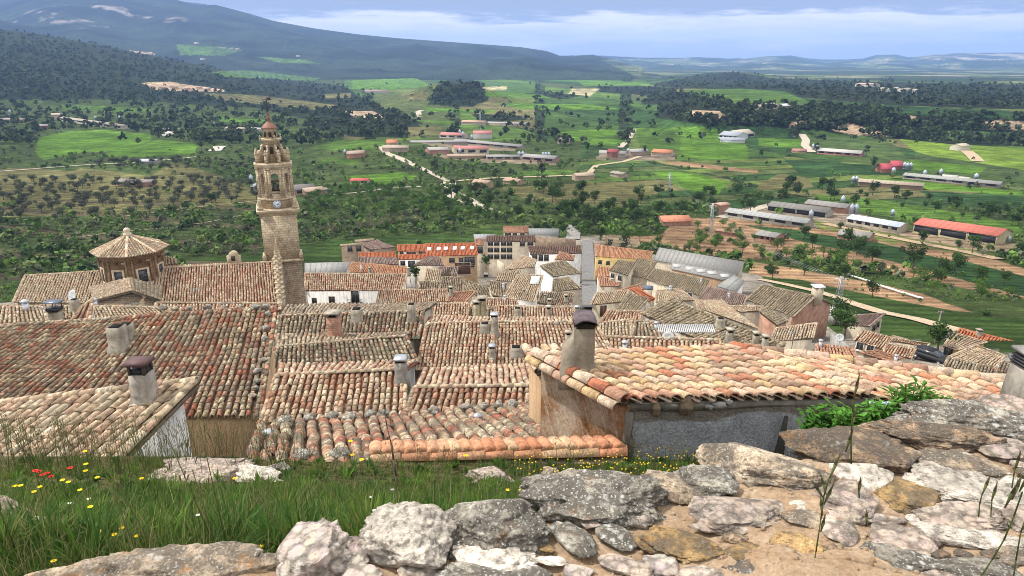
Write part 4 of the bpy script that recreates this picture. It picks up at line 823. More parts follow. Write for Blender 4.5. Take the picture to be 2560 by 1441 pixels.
for k in range(8):
    a,b=cs[k],cs[(k+1)%8]; m_=(a+b)/2; rl=ap*.98+m_*.02
    # triangular face: rows of tiles narrowing to the apex, clipped at the hips
    nn=np.cross(b-a,ap-a); nn/=np.linalg.norm(nn); nn=nn if nn[2]>0 else -nn; ac=(b-a)/np.linalg.norm(b-a); Lw=np.linalg.norm(b-a); S_=ap-m_; Ls=np.linalg.norm(S_)
    ncol=int(Lw/.36); g=np.random.default_rng(k)
    mb.add([a-nn*.03,b-nn*.03,ap-nn*.03],t=[(0,1,2)],c=(.28,.21,.14)); th=np.linspace(0,np.pi,5)
    for i in range(ncol):
        x=(i+.5)/ncol-.5; tmax=1-abs(x)*2
        nr=int(tmax*Ls/.42)
        for j in range(nr):
            p0=m_+ac*x*Lw+S_*(j*.42/Ls); p1=m_+ac*x*Lw+S_*(min((j+1.1)*.42,tmax*Ls)/Ls); c=np.array(PAL['tan'][g.integers(6)])*(1.05+.25*(g.random()-.5))
            r_=.15; mb.ring([p+ac*(np.cos(th)*r_*q_)[:,None]+nn*(np.sin(th)*r_*q_+l_)[:,None] for p,q_,l_ in((p1,.85,.0),(p0,1,.035),(p0,.8,.02))],c,cap=False,close=False)
    caps(mb,a+(0,0,.05),ap,'tan',.2,.55,k)
mb.build('drum_roof',M_T2,ch)
mb=MB(); mb.lathe(ap,[(.55,-.1),(.5,.25),(.3,.35),(.42,.6),(.42,.8),(.15,1.0)],12,(.55,.47,.36)); mb.lathe(ap+[0,0,1.0],[(.06,0),(.05,2.6)],6,(.07,.06,.06)); mb.lathe(ap+[0,0,1.5],[(.05,0),(.2,.1),(.2,.25),(.05,.35)],8,(.07,.06,.06))
mb.box(ap+[0,0,3.0],(.45,.04,.05),col=(.07,.06,.06)); mb.build('finial',M_PAINT,ch)
# skirt roof around the drum, transept with its two slopes, side chapel roof
mb=MB(); mb.lathe((dcx,dcy,0),[(RD_+.95,zb-.35),(RD_+.2,zb+.3)],24,(.55,.48,.37)); mb.build('drum_skirt',M_PL,ch)
A=at(322,700,83.5); B_=at(332,735,78.5); mb=MB()
tiles(mb,B_+[0,.0,.4],A+[0,.3,.2],at(222,712,84)-[0,0,.4],at(235,752,79)-[0,0,.0],'tan',.36,.42,seed=9,K=4,chan=False)
tiles(mb,A+[0,.3,.2],B_+[0,.0,.4],at(403,752,79),at(405,712,84)-[0,0,.4],'olive',.36,.42,seed=10,K=4,chan=False); mb.build('transept_roof',M_T1,ch)
mb=MB(); walls(mb,[at(238,753,79.3)-[0,0,.2],B_+[0,.3,.2],at(400,753,79.3)-[0,0,.2],at(400,716,84)-[0,0,.7],at(228,716,84)-[0,0,.7]],-46,(.3,.24,.17)); mb.build('transept_wall',M_RUB,ch)
mb=MB(); tiles(mb,at(412,640,93.5),at(440,645,93.5),at(444,660,92),at(414,664,92),'tan',.36,.42,seed=11,K=4,chan=False); mb.build('chapel_roof',M_T2,ch)
# ------------------------------------------------------------ bell tower
TY=97.; tx=at(703,600,TY)[0]; tw=empty('bell_tower',(tx,TY,-46),'tall sandstone bell tower with an octagonal belfry, clock and pointed cap','bell tower')
stone=(.5,.4,.27)
zc=zat(655,TY-3); zl=zat(526,TY-3); hw_=2.46
def sq(mb,prof,col=stone,c=(tx,TY)):
    mb.ring([np.array([(c[0]-r,c[1]-r,z),(c[0]+r,c[1]-r,z),(c[0]+r,c[1]+r,z),(c[0]-r,c[1]+r,z)]) for r,z in prof],col)
mb=MB(); sq(mb,[(hw_+.05,-48),(hw_+.05,zc-.3)]); mb.build('lower_shaft',M_RUB,tw)
mb=MB(); sq(mb,[(hw_+.08,zc-.3),(hw_+.30,zc-.2),(hw_+.30,zc+.05),(hw_+.1,zc+.12)]); mb.build('string_course',M_ASH,tw)
mb=MB(); sq(mb,[(hw_-.02,zc+.12),(hw_-.06,zl-.9)]); mb.build('shaft',M_ASH,tw)
mb=MB(); sq(mb,[(hw_-.02,zl-.9),(hw_+.12,zl-.8),(hw_+.12,zl-.6),(hw_+.42,zl-.35),(hw_+.42,zl-.1),(hw_+.2,zl)],(.56,.47,.34)); mb.build('cornice',M_ASH,tw)
for sx in(-1,1):
    for sy in(-1,1):
        mb=MB(); c=(tx+sx*(hw_-.15),TY+sy*(hw_-.15)); mb.lathe((c[0],c[1],zl),[(.42,0),(.42,.35),(.28,.45),(.36,.8),(.2,1.1),(.28,1.25),(.05,1.5)],8,(.5,.42,.3)); mb.build('corner_pinnacle',M_ASH,tw)
    mb=MB(); sq(mb,[(.3,zc+.1),(.26,zc+.9),(.1,zc+1.2)],(.5,.42,.3),(tx+sx*(hw_+.0),TY-hw_)); mb.build('corner_pinnacle',M_ASH,tw)
z1=zat(499,TY-2.6); z2=zat(413,TY-2.6); z3=zat(350,TY-1.8); z4=zat(336,TY-1.2); z5=zat(303,TY)
r8=1/math.cos(np.pi/8); o8=R(22.5)
mb=MB(); mb.lathe((tx,TY,0),[(2.32*r8,zl-.05),(2.32*r8,z1-.25),(2.46*r8,z1-.2),(2.46*r8,z1),(2.3*r8,z1+.08)],8,stone,o8); mb.build('clock_stage',M_ASH,tw)
# belfry: eight piers and arches, open inside
rb_=2.2; th8=[k*np.pi/4 for k in range(8)]
bz0,bz1=z1+.08,z2-.55
mb=MB()
for a in th8:
    d=np.array([math.cos(a),math.sin(a),0]); e=np.array([-d[1],d[0],0]); W=rb_*math.tan(np.pi/8); main=abs(math.sin(2*a))<.1; aw=.50 if main else .27
    c=np.array([tx,TY,0])+d*rb_; zs=bz0+.55; zt=bz1-1.15 if main else bz1-1.0
    def P_(x,z,inn): return c+e*x-d*(.55 if inn else 0)+[0,0,z]
    arc=[(aw*math.cos(t),zt+aw*math.sin(t)) for t in np.linspace(np.pi,0,9)]
    ow=[(-aw,zs)]+arc+[(aw,zs)]
    outer=[(-W,zs)]+[(-W if x<0 else W if x>0 else 0,bz1) for x,z in arc]+[(W,zs)]
    for j,(x,z) in enumerate(arc): outer[j+1]=(-W+2*W*j/8,bz1)
    for inn in(0,1):
        V=[P_(x,z,inn) for x,z in ow]+[P_(x*(1 if not inn else .78),z,inn) for x,z in outer]; k=len(ow)
        mb.add(V,[(i,i+1,k+i+1,k+i) for i in range(k-1)],c=stone)
    V=[P_(x,z,0) for x,z in ow]+[P_(x,z,1) for x,z in ow]; k=len(ow); mb.add(V,[(i,i+1,k+i+1,k+i) for i in range(k-1)]+[(k-1,0,k,2*k-1)],c=(.42,.33,.22))
    mb.add([P_(-W,bz0,0),P_(W,bz0,0),P_(W,zs,0),P_(-W,zs,0)],[(0,1,2,3)],c=stone)
    fr=[(x*1.28,zt+(z-zt)*1.25 if z>zt else z) for x,z in ow]
    V=[P_(x,z,0)+d*.07 for x,z in ow]+[P_(x,z,0)+d*.07 for x,z in fr]; mb.add(V,[(i,i+1,k+i+1,k+i) for i in range(k-1)],c=(.58,.49,.35))
    V=[P_(x,z,0)+d*.07 for x,z in fr]+[P_(x,z,0) for x,z in fr]; mb.add(V,[(i,i+1,k+i+1,k+i) for i in range(k-1)],c=(.58,.49,.35))
mb.lathe((tx,TY,0),[(2.3,bz0+.3),(2.3,bz0+.35)],8,(.1,.08,.06),o8); mb.lathe((tx,TY,0),[(2.4,bz1-.1),(2.4,bz1)],8,(.1,.08,.06),o8)
mb.build('belfry',M_ASH,tw)
for k in range(8):
    a=o8+k*np.pi/4; mb=MB()
    for da in(-.085,.085):
        c=np.array([tx+math.cos(a+da)*rb_*r8*.985,TY+math.sin(a+da)*rb_*r8*.985,(bz0+bz1)/2]); mb.box(c,(.13,.13,(bz1-bz0)/2),(math.cos(a),math.sin(a),0),(-math.sin(a),math.cos(a),0),col=(.56,.46,.32))
        mb.box(c+[0,0,(bz1-bz0)/2-.12],(.18,.18,.1),(math.cos(a),math.sin(a),0),(-math.sin(a),math.cos(a),0),col=(.56,.46,.32))
    mb.build('pilaster',M_ASH,tw)
b0=np.array([tx,TY-1.9,bz0+.55]); mb=MB(); mb.lathe(b0+[0,0,.55],[(.5,0),(.42,.2),(.34,.6),(.26,.85),(.1,.95)],14,(.05,.055,.045)); mb.box(b0+[0,0,1.75],(.62,.12,.16),col=(.10,.07,.05)); mb.box(b0+[0,0,1.55],(.06,.06,.2),col=(.08,.06,.05)); mb.build('bell',M_PAINT,tw)
# clock
cc=np.array([tx-.05,TY-2.32-.03,(zl+z1)/2-.02]); mb=MB()
t_=np.arange(32)*2*np.pi/32; disc=lambda r,y: np.stack([cc[0]+r*np.cos(t_),0*t_+cc[1]+y,cc[2]+r*np.sin(t_)],-1)
mb.ring([disc(.68,.05),disc(.68,-.10),disc(.56,-.10)],(.22,.2,.2),cap=False); ck=mb.build('clock',M_PAINT,tw)
mb=MB(); mb.ring([disc(.58,0),disc(.58,-.07)],(.66,.70,.76)); mb.build('clock_face',M_PAINT,ck)
ROM=['XII','I','II','III','IIII','V','VI','VII','VIII','IX','X','XI']; mb=MB()
def seg(mb,a,b,w_,y=-.085): # flat bar on the clock face
    a=np.array([a[0],a[1]]);b=np.array([b[0],b[1]]);d=b-a;l=np.linalg.norm(d);d/=l; m_=(a+b)/2
    mb.box((cc[0]+m_[0],cc[1]+y,cc[2]+m_[1]),(l/2,.006,w_/2),(d[0],0,d[1]),(0,1,0),(-d[1],0,d[0]),(.03,.035,.06))
for k,rn in enumerate(ROM):
    a=np.pi/2-k*np.pi/6; ex=np.array([math.sin(a),-math.cos(a)]); ey=np.array([math.cos(a),math.sin(a)]); w0=sum({'I':.035,'V':.06,'X':.06}[x] for x in rn); x=-w0/2
    for chh in rn:
        wd={'I':.035,'V':.06,'X':.06}[chh]; f=lambda px,py: ex*px+ey*(.42+py)
        if chh=='I': seg(mb,f(x+wd/2,-.06),f(x+wd/2,.06),.016)
        elif chh=='V': seg(mb,f(x+.005,.06),f(x+wd/2,-.06),.015); seg(mb,f(x+wd-.005,.06),f(x+wd/2,-.06),.011)
        else: seg(mb,f(x+.005,.06),f(x+wd-.005,-.06),.015,-.085); seg(mb,f(x+wd-.005,.06),f(x+.005,-.06),.011,-.087)
        x+=wd
mb.build('numerals',M_PAINT,ck); mb=MB(); seg(mb,(-.05,0),(.27,-.05),.05,-.10); seg(mb,(-.04,-.06),(.30,.19),.03,-.11); mb.build('clock_hand',M_PAINT,ck)
# upper tiers
mb=MB(); mb.lathe((tx,TY,0),[(2.32*r8,bz1-.02),(2.5*r8,bz1+.12),(2.42*r8,bz1+.22),(2.55*r8,z2-.15),(2.55*r8,z2),(2.2*r8,z2+.1)],8,(.58,.49,.36),o8); mb.build('belfry_cornice',M_ASH,tw)
mb=MB(); mb.lathe((tx,TY,0),[(1.25*r8,z2),(1.15*r8,z3-.35),(1.25*r8,z3-.3),(1.38*r8,z3-.12),(1.38*r8,z3),(.95*r8,z3+.06)],8,stone,o8); mb.build('upper_tier',M_ASH,tw)
for k in range(8):
    a=o8+k*np.pi/4; d=np.array([math.cos(a),math.sin(a),0]); e=np.array([-d[1],d[0],0]); c=np.array([tx,TY,0]); hh=z3-z2
    pr=[(1.0,z2+.05),(2.42,z2+.05),(2.42,z2+hh*.34),(2.1,z2+hh*.38),(1.98,z2+hh*.50),(1.6,z2+hh*.56),(1.48,z2+hh*.72),(1.22,z2+hh*.78),(1.0,z2+hh*.8)]
    mb=MB(); mb.ring([np.array([c+d*r+e*s*.14+[0,0,z] for r,z in pr]) for s in(-1,1)],(.55,.46,.33)); mb.build('volute',M_ASH,tw)
    mb=MB(); mb.lathe(c+d*2.28+[0,0,z2+hh*.34],[(.16,0),(.24,.12),(.24,.3),(.1,.42),(.17,.55),(.12,.7),(.03,.85)],8,(.55,.47,.35)); mb.build('urn',M_ASH,tw)
    if k%2==0: mb=MB(); mb.lathe(c+d*1.45+[0,0,z3],[(.14,-.3),(.16,.1),(.08,.2),(.15,.34),(.03,.55)],8,(.55,.47,.35)); mb.build('urn',M_ASH,tw)
    a2=k*np.pi/4; d=np.array([math.cos(a2),math.sin(a2),0]); e=np.array([-d[1],d[0],0]); mb=MB()
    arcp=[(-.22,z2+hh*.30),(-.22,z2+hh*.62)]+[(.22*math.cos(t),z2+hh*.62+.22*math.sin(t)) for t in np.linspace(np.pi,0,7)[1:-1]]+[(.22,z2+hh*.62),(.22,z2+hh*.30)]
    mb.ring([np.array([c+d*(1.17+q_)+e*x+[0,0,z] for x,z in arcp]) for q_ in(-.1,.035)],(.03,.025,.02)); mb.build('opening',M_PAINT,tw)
mb=MB(); mb.lathe((tx,TY,0),[(.92*r8,z3),(.88*r8,z4+.55),(.98*r8,z4+.62),(.98*r8,z4+.75)],8,(.55,.45,.32),o8); mb.build('lantern',M_ASH,tw)
for k in range(8):
    a2=k*np.pi/4; d=np.array([math.cos(a2),math.sin(a2),0]); e=np.array([-d[1],d[0],0]); mb=MB(); zz0=z3+.25; zz1=z4+.05
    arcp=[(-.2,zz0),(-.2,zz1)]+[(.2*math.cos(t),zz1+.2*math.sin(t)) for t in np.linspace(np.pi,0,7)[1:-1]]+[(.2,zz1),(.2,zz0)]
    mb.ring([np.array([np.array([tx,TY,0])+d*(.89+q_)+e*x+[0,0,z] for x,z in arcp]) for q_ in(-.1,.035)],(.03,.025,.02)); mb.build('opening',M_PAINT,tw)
mb=MB(); zz=z4+.75; H5=z5-zz; mb.lathe((tx,TY,0),[(1.08*r8,zz-.05),(1.02*r8,zz+.05),(.78*r8,zz+H5*.38),(.42*r8,zz+H5*.72),(.22,z5-.05),(.22,z5+.15),(.28,z5+.3),(.28,z5+.45),(.15,z5+.65),(.12,z5+1.0),(.2,z5+1.1),(.05,z5+1.3)],8,(.20,.095,.065),o8); mb.build('spire_cap',M_PAINT,tw)
mb=MB(); mb.lathe((tx,TY,0),[(.10,z5+1.2),(.07,zat(243,TY))],6,(.06,.05,.05)); zv=zat(246,TY)
mb.box((tx,TY,zv-.2),(.6,.06,.06),col=(.06,.05,.05)); mb.box((tx,TY,zv-.2),(.06,.4,.06),col=(.06,.05,.05)); mb.box((tx+.35,TY,zv-.02),(.2,.02,.12),col=(.06,.05,.05)); mb.lathe((tx,TY,zv-1.3),[(.03,0),(.12,.1),(.03,.2)],8,(.06,.05,.05)); mb.build('weather_vane',M_PAINT,tw)
tw.rotation_euler=(0,0,-math.atan2(tx,TY)); ck.rotation_euler=(0,0,0)
# stone gable buttress with scroll steps in front of the tower
p0=at(700,757,83.6); p1=at(690,660,88.5); mb=MB()
for i in range(9):
    f=i/8; c=p0*(1-f)+p1*f; mb.box(c+[.1,.2,-.2+.1],(.42,.40,.75),col=(.42,.35,.26)); mb.box(c+[.1,.2,.65],(.52,.45,.1),col=(.5,.43,.33)); mb.lathe(c+[.1,0,.75],[(.2,0),(.25,.2),(.1,.4)],8,(.4,.34,.26))
mb.lathe(p1+[.1,.5,.6],[(.6,-2),(.55,.2),(.4,.5),(.45,.9),(.22,1.3),(.3,1.5),(.05,2.1),(.04,3.2)],8,(.42,.36,.28)); mb.build('scrolled_gable',M_ASH,ch)
# ------------------------------------------------------------ the near house with the pink tiles
nh=empty('house',at(1870,1130,11)*[1,1,0]+[0,0,-7.5],'nearest house with pale pink tiles, rust-streaked side wall and grey render front','house','tiled houses of the old village')
EL=at(1560,1003,10.0);ER=at(2178,990,10.15);RL=at(1335,884,11.95);RRr=at(1832,868,12.5)
FL=at(1842,872,12.5);FR=at(2505,955,11.0);FE=at(2660,1070,9.4);FB=at(2192,1003,10.2)
mb=MB(); tiles(mb,RL,RRr,ER,EL,'pink',.235,.30,seed=71,K=8,sag=.02,jit=.4); 
caps(mb,RL,EL,'pink',.13,.38,5,n=(0,0,1)); caps(mb,RRr,ER,'pink',.12,.34,12,up=.04)
nr_=mb.build('roof',M_T3,nh,smooth=False)
mb=MB(); tiles(mb,FL,FR,FE,FB,'pink',.24,.31,seed=72,K=8,sag=.02,jit=.4); caps(mb,FL,FR,'pink',.12,.4,9); mb.build('roof',M_T3,nh)
# second row of verge tiles hanging over the side wall
mb=MB(); caps(mb,RL+[-.10,0,-.13],EL+[-.12,0,-.13],'pink',.11,.36,15,n=(-.35,0,1)); mb.build('verge_tiles',M_T3,nh)
zb=-8.6; d=lambda p,dz=-.16: p+[0,0,dz]
a=d(RL+[.14,0,0]);b=d(EL+[.12,.10,0]);c=d(ER+[0,.10,0]);e=d(RRr)
mb=MB(); V=[a,(a[0],a[1],zb),(b[0],b[1],zb),b]
mb.add(V,[(0,1,2,3)]); mb.build('side_wall',M_RUST,nh)
mb=MB(); c2=c+[.1,0,0]; V=[b+[0,0,.06],(b[0],b[1],zb),(c2[0],c2[1],zb),c2+[0,0,.06]]; mb.add(V,[(0,1,2,3)]); mb.build('front_wall',M_GREY,nh)
mb=MB(); nn=np.array([0,-1,0.]); dd=(c2-b)/np.linalg.norm(c2-b)
k=9; tp=[b+(c2-b)*i/k for i in range(k+1)]
fr=[p+nn*.02+[0,0,.06] for p in tp]+[p+nn*.02+[0,0,-.06-.03*math.sin(i*.8)] for i,p in list(enumerate(tp))[::-1]]
mb.ring([np.array(fr),np.array(fr)+[0,.06,0]],(.30,.28,.25)); mb.build('eave_beam',M_CON,nh)
# quoin of old render at the corner, hanging crack edge, patches, pipe
def ragged(pts,off,col,name,th=.03):
    mb=MB(); g=np.random.default_rng(len(pts)); P=[]
    for i,(u,v) in enumerate(pts): P.append(hitplane(u,v,b+nn*off,nn))
    P=np.array(P); mb.ring([P,P+[0,-th,0]],col); return mb.build(name,M_CON,nh)
ragged([(1562,1030),(1582,1030),(1584,1055),(1577,1080),(1586,1100),(1588,1118),(1580,1140),(1562,1180),(1556,1180),(1556,1100)],.02,(.22,.20,.165),'render_patch')
for (u,v,r1,r2,cc_) in ((1716,1015,.12,.16,(.16,.12,.08)),(1640,1020,.07,.14,(.12,.09,.07)),):
    p=hitplane(u,v,b+nn*.02,nn); mb=MB(); t_=np.linspace(0,2*np.pi,13)[:-1]; g=np.random.default_rng(u); rr=1+.25*(g.random(12)-.5)
    mb.ring([p+np.stack([np.cos(t_)*r1*rr,0*t_-o_,np.sin(t_)*r2*rr],-1) for o_ in(0,.03)],cc_); mb.build('exposed_stone',M_RUB,nh)
for (u,v,r1,r2) in ((1800,1014,.13,.07),(1775,1018,.07,.05),(1822,1006,.06,.06)):
    p=hitplane(u,v,b+nn*.02,nn); mb=MB(); t_=np.linspace(0,2*np.pi,13)[:-1]; g=np.random.default_rng(u); rr=1+.6*(g.random(12)-.5)
    mb.ring([p+np.stack([np.cos(t_)*r1*rr,0*t_-o_,np.sin(t_)*r2*rr],-1) for o_ in(0,.012)],(.42,.42,.42)); mb.build('plaster_patch',M_CON,nh)
p=hitplane(1965,1040,b+nn*.02,nn); p2=hitplane(1940,1180,b+nn*.02,nn); mb=MB()
V=[p+[-.03,0,0],p+[.03,0,0],p2+[.1,0,0],p2+[-.12,0,0]]; mb.ring([np.array(V),np.array(V)+[0,-.012,0]],(.06,.06,.055)); mb.build('damp_streak',M_CON,nh)
# lower side roof left of the chimney, seen behind the rusty wall
H('lower part of the near house, with pale tiles left of the tall chimney',[(1312,868),(1480,858),(1500,900),(1345,930)],pal='pink',Y=13.2,anchor=3,ev=(1345,930),pitch=3,sp=.25,wall='tan',ridge=False,K=7)
# big chimney with flared base and arched tile cap
cb=at(1452,915,11.2); w1=.165; mb=MB(); cx,cy,cz=cb; sc_=11.9/F
zt=lambda v: float(vz(v,11.2)); bw=27*sc_; 
R4=lambda x0,x1,y0,y1,z: np.array([(x0,y0,z),(x1,y0,z),(x1,y1,z),(x0,y1,z)])
xr=cx+31*sc_; 
mb.ring([R4(cx-58*sc_,xr+.14,cy-.25,cy+.20,cz-.35),R4(cx-54*sc_,xr+.05,cy-.18,cy+.20,cz-.02),R4(cx-50*sc_,xr+.0,cy-.17,cy+.20,cz+.08),R4(cx-46*sc_,xr,cy-.17,cy+.20,zt(868)),R4(cx-22*sc_,xr,cy-.17,cy+.18,zt(846)),R4(cx-21*sc_,xr-.0,cy-.17,cy+.17,zt(818)),R4(cx-19*sc_,xr-.02,cy-.17,cy+.16,zt(810))],(.36,.31,.24))
ck=mb.build('chimney',M_CON,nh); z0=zt(810); mb=MB(); xm=(cx-19*sc_+xr)/2; hw2=(xr-(cx-19*sc_))/2; ym=cy+.0
for s in(-1,1): mb.box((xm,ym+s*.14,z0+.04),(hw2*.92,.04,.07),col=(.05,.045,.04))
mb.box((xm,ym,z0+.01),(hw2*.8,.14,.02),col=(.01,.01,.01))
for s in(-1,1): mb.box((xm+s*hw2*.95,ym,z0+.05),(.03,.16,.06),col=(.2,.17,.14))
th=np.linspace(0,np.pi,11); o_=np.stack([np.cos(th)*hw2*1.12,0*th,np.sin(th)*.09+.085],-1); i_=np.stack([np.cos(th)*hw2*1.14,0*th,np.sin(th)*.075+.06],-1); rg=np.concatenate([o_,i_[::-1]])
mb.ring([np.array([xm,ym-.26,z0])+rg,np.array([xm,ym+.24,z0])+rg],(.15,.12,.13)); mb.build('chimney_cap',M_CON,ck)
# louvred chimney cap at the far right end of the near house
def rchim():
    Yc=8.6; p=at(2576,985,Yc); root=empty('chimney',p,'square concrete chimney with dark louvres at the right edge of the view','chimney'); mb=MB(); zt_=float(vz(905,Yc))
    mb.ring([np.array([(p[0]-.19-k,p[1]-.2,z),(p[0]+.3,p[1]-.2,z),(p[0]+.3,p[1]+.25,z),(p[0]-.19-k,p[1]+.25,z)]) for k,z in((.06,p[2]-.6),(.03,p[2]),(0,zt_-.12))],(.34,.31,.26)); mb.build('shaft',M_CON,root)
    for i in range(4): mb=MB(); mb.box((p[0]+.05,p[1]+.02,zt_-.09+i*.045),(.24,.24,.012),(.99,0,.12),(0,1,0),(-.12,0,.99),(.07,.07,.07)); mb.build('louvre',M_CON,root)
    mb=MB(); mb.box((p[0]+.05,p[1]+.02,zt_+.11),(.26,.25,.025),col=(.34,.33,.31)); mb.build('cap',M_CON,root)
rchim()
# orange edging tiles of the lowest roof
lr=hC.root; pa=at(930,1150,9.9);pb=at(1562,1136,9.72); mb=MB(); caps(mb,pa,pb,'fresh',.125,.42,44,K=8); mb.build('edging_tiles',M_T3,lr)
mb=MB(); g=np.random.default_rng(3); k=22
for i in range(k):
    p=pa+(pb-pa)*(i+.5)/k; c_=np.array(PAL['fresh'][g.integers(4)]); n_=p+[-.10,.42,-.04]
    th=np.linspace(0,np.pi,8); mb.ring([q_+np.stack([np.cos(th)*.13,0*th,np.sin(th)*.14+.02],-1) for q_ in (n_,p+[0,-.02,.06])],c_,cap=True,close=True)
mb.build('edging_tiles',M_T3,lr)
mb=MB(); q_=(pa+pb)/2; dd=(pb-pa)/np.linalg.norm(pb-pa); mb.box(q_-[0,.05,.75],(np.linalg.norm(pb-pa)/2,.18,.7),dd,np.cross([0,0,1],dd),(0,0,1),(.26,.2,.14)); mb.build('edge_wall',M_RUB,lr)
# loose stones holding down tiles
mst=None
def _h3(i,j,k,s):
    n=(i*374761393+j*668265263+k*2147483647+k*40503+s*1442695041)&0x7fffffff
    n=((n^(n>>13))*1274126177)&0x7fffffff
    return ((n^(n>>16))&0xffff)/32767.5-1
def noise3(P,s=0):
    I=np.floor(P).astype(np.int64); a=P-I; a=a*a*(3-2*a); i,j,k=I.T; r=0
    for di in(0,1):
        for dj in(0,1):
            for dk in(0,1):
                w_=(a[:,0] if di else 1-a[:,0])*(a[:,1] if dj else 1-a[:,1])*(a[:,2] if dk else 1-a[:,2]); r=r+w_*_h3(i+di,j+dj,k+dk,s)
    return r
ICO={}
def ico(sub):
    if sub not in ICO:
        import bmesh
        bm=bmesh.new(); bmesh.ops.create_icosphere(bm,subdivisions=sub,radius=1.); bm.verts.ensure_lookup_table()
        ICO[sub]=(np.array([tuple(v.co) for v in bm.verts]),np.array([[l.vert.index for l in f.loops] for f in bm.faces])); bm.free()
    return ICO[sub]
def lump(c,r,seed,col,flat=.6,sub=2,rough=.5,freq=1.3,rz=0.):
    V,F_=ico(sub); V=V/np.linalg.norm(V,axis=1)[:,None]
    r=np.array(r if hasattr(r,'__len__') else (r,r,r*flat)); off=np.array((seed*3.1,seed*1.7,seed*.9))+50
    k=1+rough*.8*noise3(V*freq+off)+rough*.42*noise3(V*freq*2.7+off)+rough*.2*noise3(V*freq*7+off)
    if sub>3: k+=rough*.10*noise3(V*freq*17+off)+rough*.06*noise3(V*freq*38+off)
    g=np.random.default_rng(seed); 
    # cleaved faces: cut the lump by a few random planes
    V=np.sign(V)*np.abs(V)**.92*k[:,None]
    for q in range(7):
        n=g.normal(0,1,3); n/=np.linalg.norm(n); h=g.uniform(.70,1.02); dd=V@n-h; V=V-np.maximum(dd,0)[:,None]*n*.85
    V=V*r; cz_,sz_=math.cos(rz),math.sin(rz); V=np.stack([V[:,0]*cz_-V[:,1]*sz_,V[:,0]*sz_+V[:,1]*cz_,V[:,2]],-1)+np.array(c)
    mb=MB(); mb.add(V,t=F_,c=col); return mb
# ------------------------------------------------------------ foreground rubble wall
def stone_mat(name,dark,white,orange,conglo=0.,sc=1.):
    m,nt,b,pos,col=newmat(name,.9,.2)
    nA=noise(nt,pos,5*sc,6.,.7); nB=noise(nt,pos,28*sc,5.,.75); nC=noise(nt,pos,90*sc,4.,.7); nD=noise(nt,pos,11*sc,5.,.65)
    c=mix(nt,1.,col,ramp(nt,nB,[(.36,.34),(.64,1.55)]),'MULTIPLY'); c=mix(nt,1.,c,ramp(nt,nA,[(.35,.75),(.65,1.25)]),'MULTIPLY')
    if conglo:
        v=voro(nt,pos,26*sc); wv=N(nt,'ShaderNodeHueSaturation'); wv.inputs['Saturation'].default_value=.22; L(nt,v.outputs['Color'],wv.inputs['Color'])
        c=mix(nt,conglo,c,mix(nt,.75,wv.outputs[0],(.52,.42,.34)),'MIX'); c=mix(nt,1.,c,ramp(nt,v.outputs['Distance'],[(.45,1.0),(.7,.5)]),'MULTIPLY')
    c=mix(nt,ramp(nt,math_(nt,'ADD',math_(nt,'MULTIPLY',nD,.55),math_(nt,'MULTIPLY',nB,.55)),[(.61-.15*dark,0.),(.66-.14*dark,min(1,.4+.6*dark))]),c,(.085,.074,.062))
    dn=N(nt,'ShaderNodeTexNoise',i_Scale=38.,i_Detail=3.); L(nt,pos,dn.inputs[0]); wp=N(nt,'ShaderNodeVectorMath',operation='MULTIPLY_ADD'); L(nt,dn.outputs['Color'],wp.inputs[0]); wp.inputs[1].default_value=(.03,.03,.03); L(nt,pos,wp.inputs[2]); v=voro(nt,wp.outputs[0],30*sc); v2=voro(nt,wp.outputs[0],75*sc)
    wm=math_(nt,'MULTIPLY',ramp(nt,v.outputs['Distance'],[(.20,1.),(.42,0.)]),ramp(nt,nA,[(.58-.12*white,0.),(.66-.12*white,1.)]))
    wm2=math_(nt,'MULTIPLY',ramp(nt,v2.outputs['Distance'],[(.2,1.),(.34,0.)]),ramp(nt,nD,[(.52-.12*white,0.),(.6-.1*white,.8)]))
    c=mix(nt,math_(nt,'MULTIPLY',math_(nt,'MAXIMUM',wm,wm2),.85*min(1,white*1.3)),c,(.56,.56,.52))
    c=mix(nt,math_(nt,'MULTIPLY',ramp(nt,noise(nt,pos,9*sc+.3,5.,.7),[(.60,0.),(.66,1.)]),orange),c,(.38,.16,.03))
    L(nt,c,b.inputs[0])
    hb_=math_(nt,'ADD',nB,math_(nt,'MULTIPLY',nC,.5)); bump(nt,b,hb_,1.,.022); return m
MS={'g':stone_mat('lichened_grey_stone',.78,.8,.2),'w':stone_mat('white_limestone',.12,.1,.05),'c':stone_mat('conglomerate_stone',.25,.3,.1,.85),
 'o':stone_mat('ochre_stone',.6,.15,.35),'p':stone_mat('pink_stone',.40,.35,.25,.45),'b':stone_mat('brown_pitted_stone',.78,.35,.25,.0,1.3),'s':stone_mat('speckled_stone',.66,.6,.5)}
SC={'g':(.42,.385,.32),'w':(.60,.54,.46),'c':(.46,.38,.31),'o':(.42,.28,.13),'p':(.47,.36,.28),'b':(.46,.33,.22),'s':(.50,.40,.29)}
m,nt,b,pos,col=newmat('sandy_mortar',.97,.1)
nA=noise(nt,pos,6.,6.,.7); nB=noise(nt,pos,55.,5.,.8); c=mix(nt,ramp(nt,nA,[(.35,0.),(.65,1.)]),(.36,.245,.15),(.48,.36,.25)); c=mix(nt,1.,c,ramp(nt,nB,[(.3,.6),(.7,1.25)]),'MULTIPLY')
c=mix(nt,ramp(nt,noise(nt,pos,17.,6.,.75),[(.60,0.),(.68,.8)]),c,(.12,.09,.07)); v=voro(nt,pos,48.); c=mix(nt,math_(nt,'MULTIPLY',ramp(nt,v.outputs['Distance'],[(.18,1.),(.28,0.)]),ramp(nt,nA,[(.5,0.),(.6,1.)])),c,(.50,.44,.36))
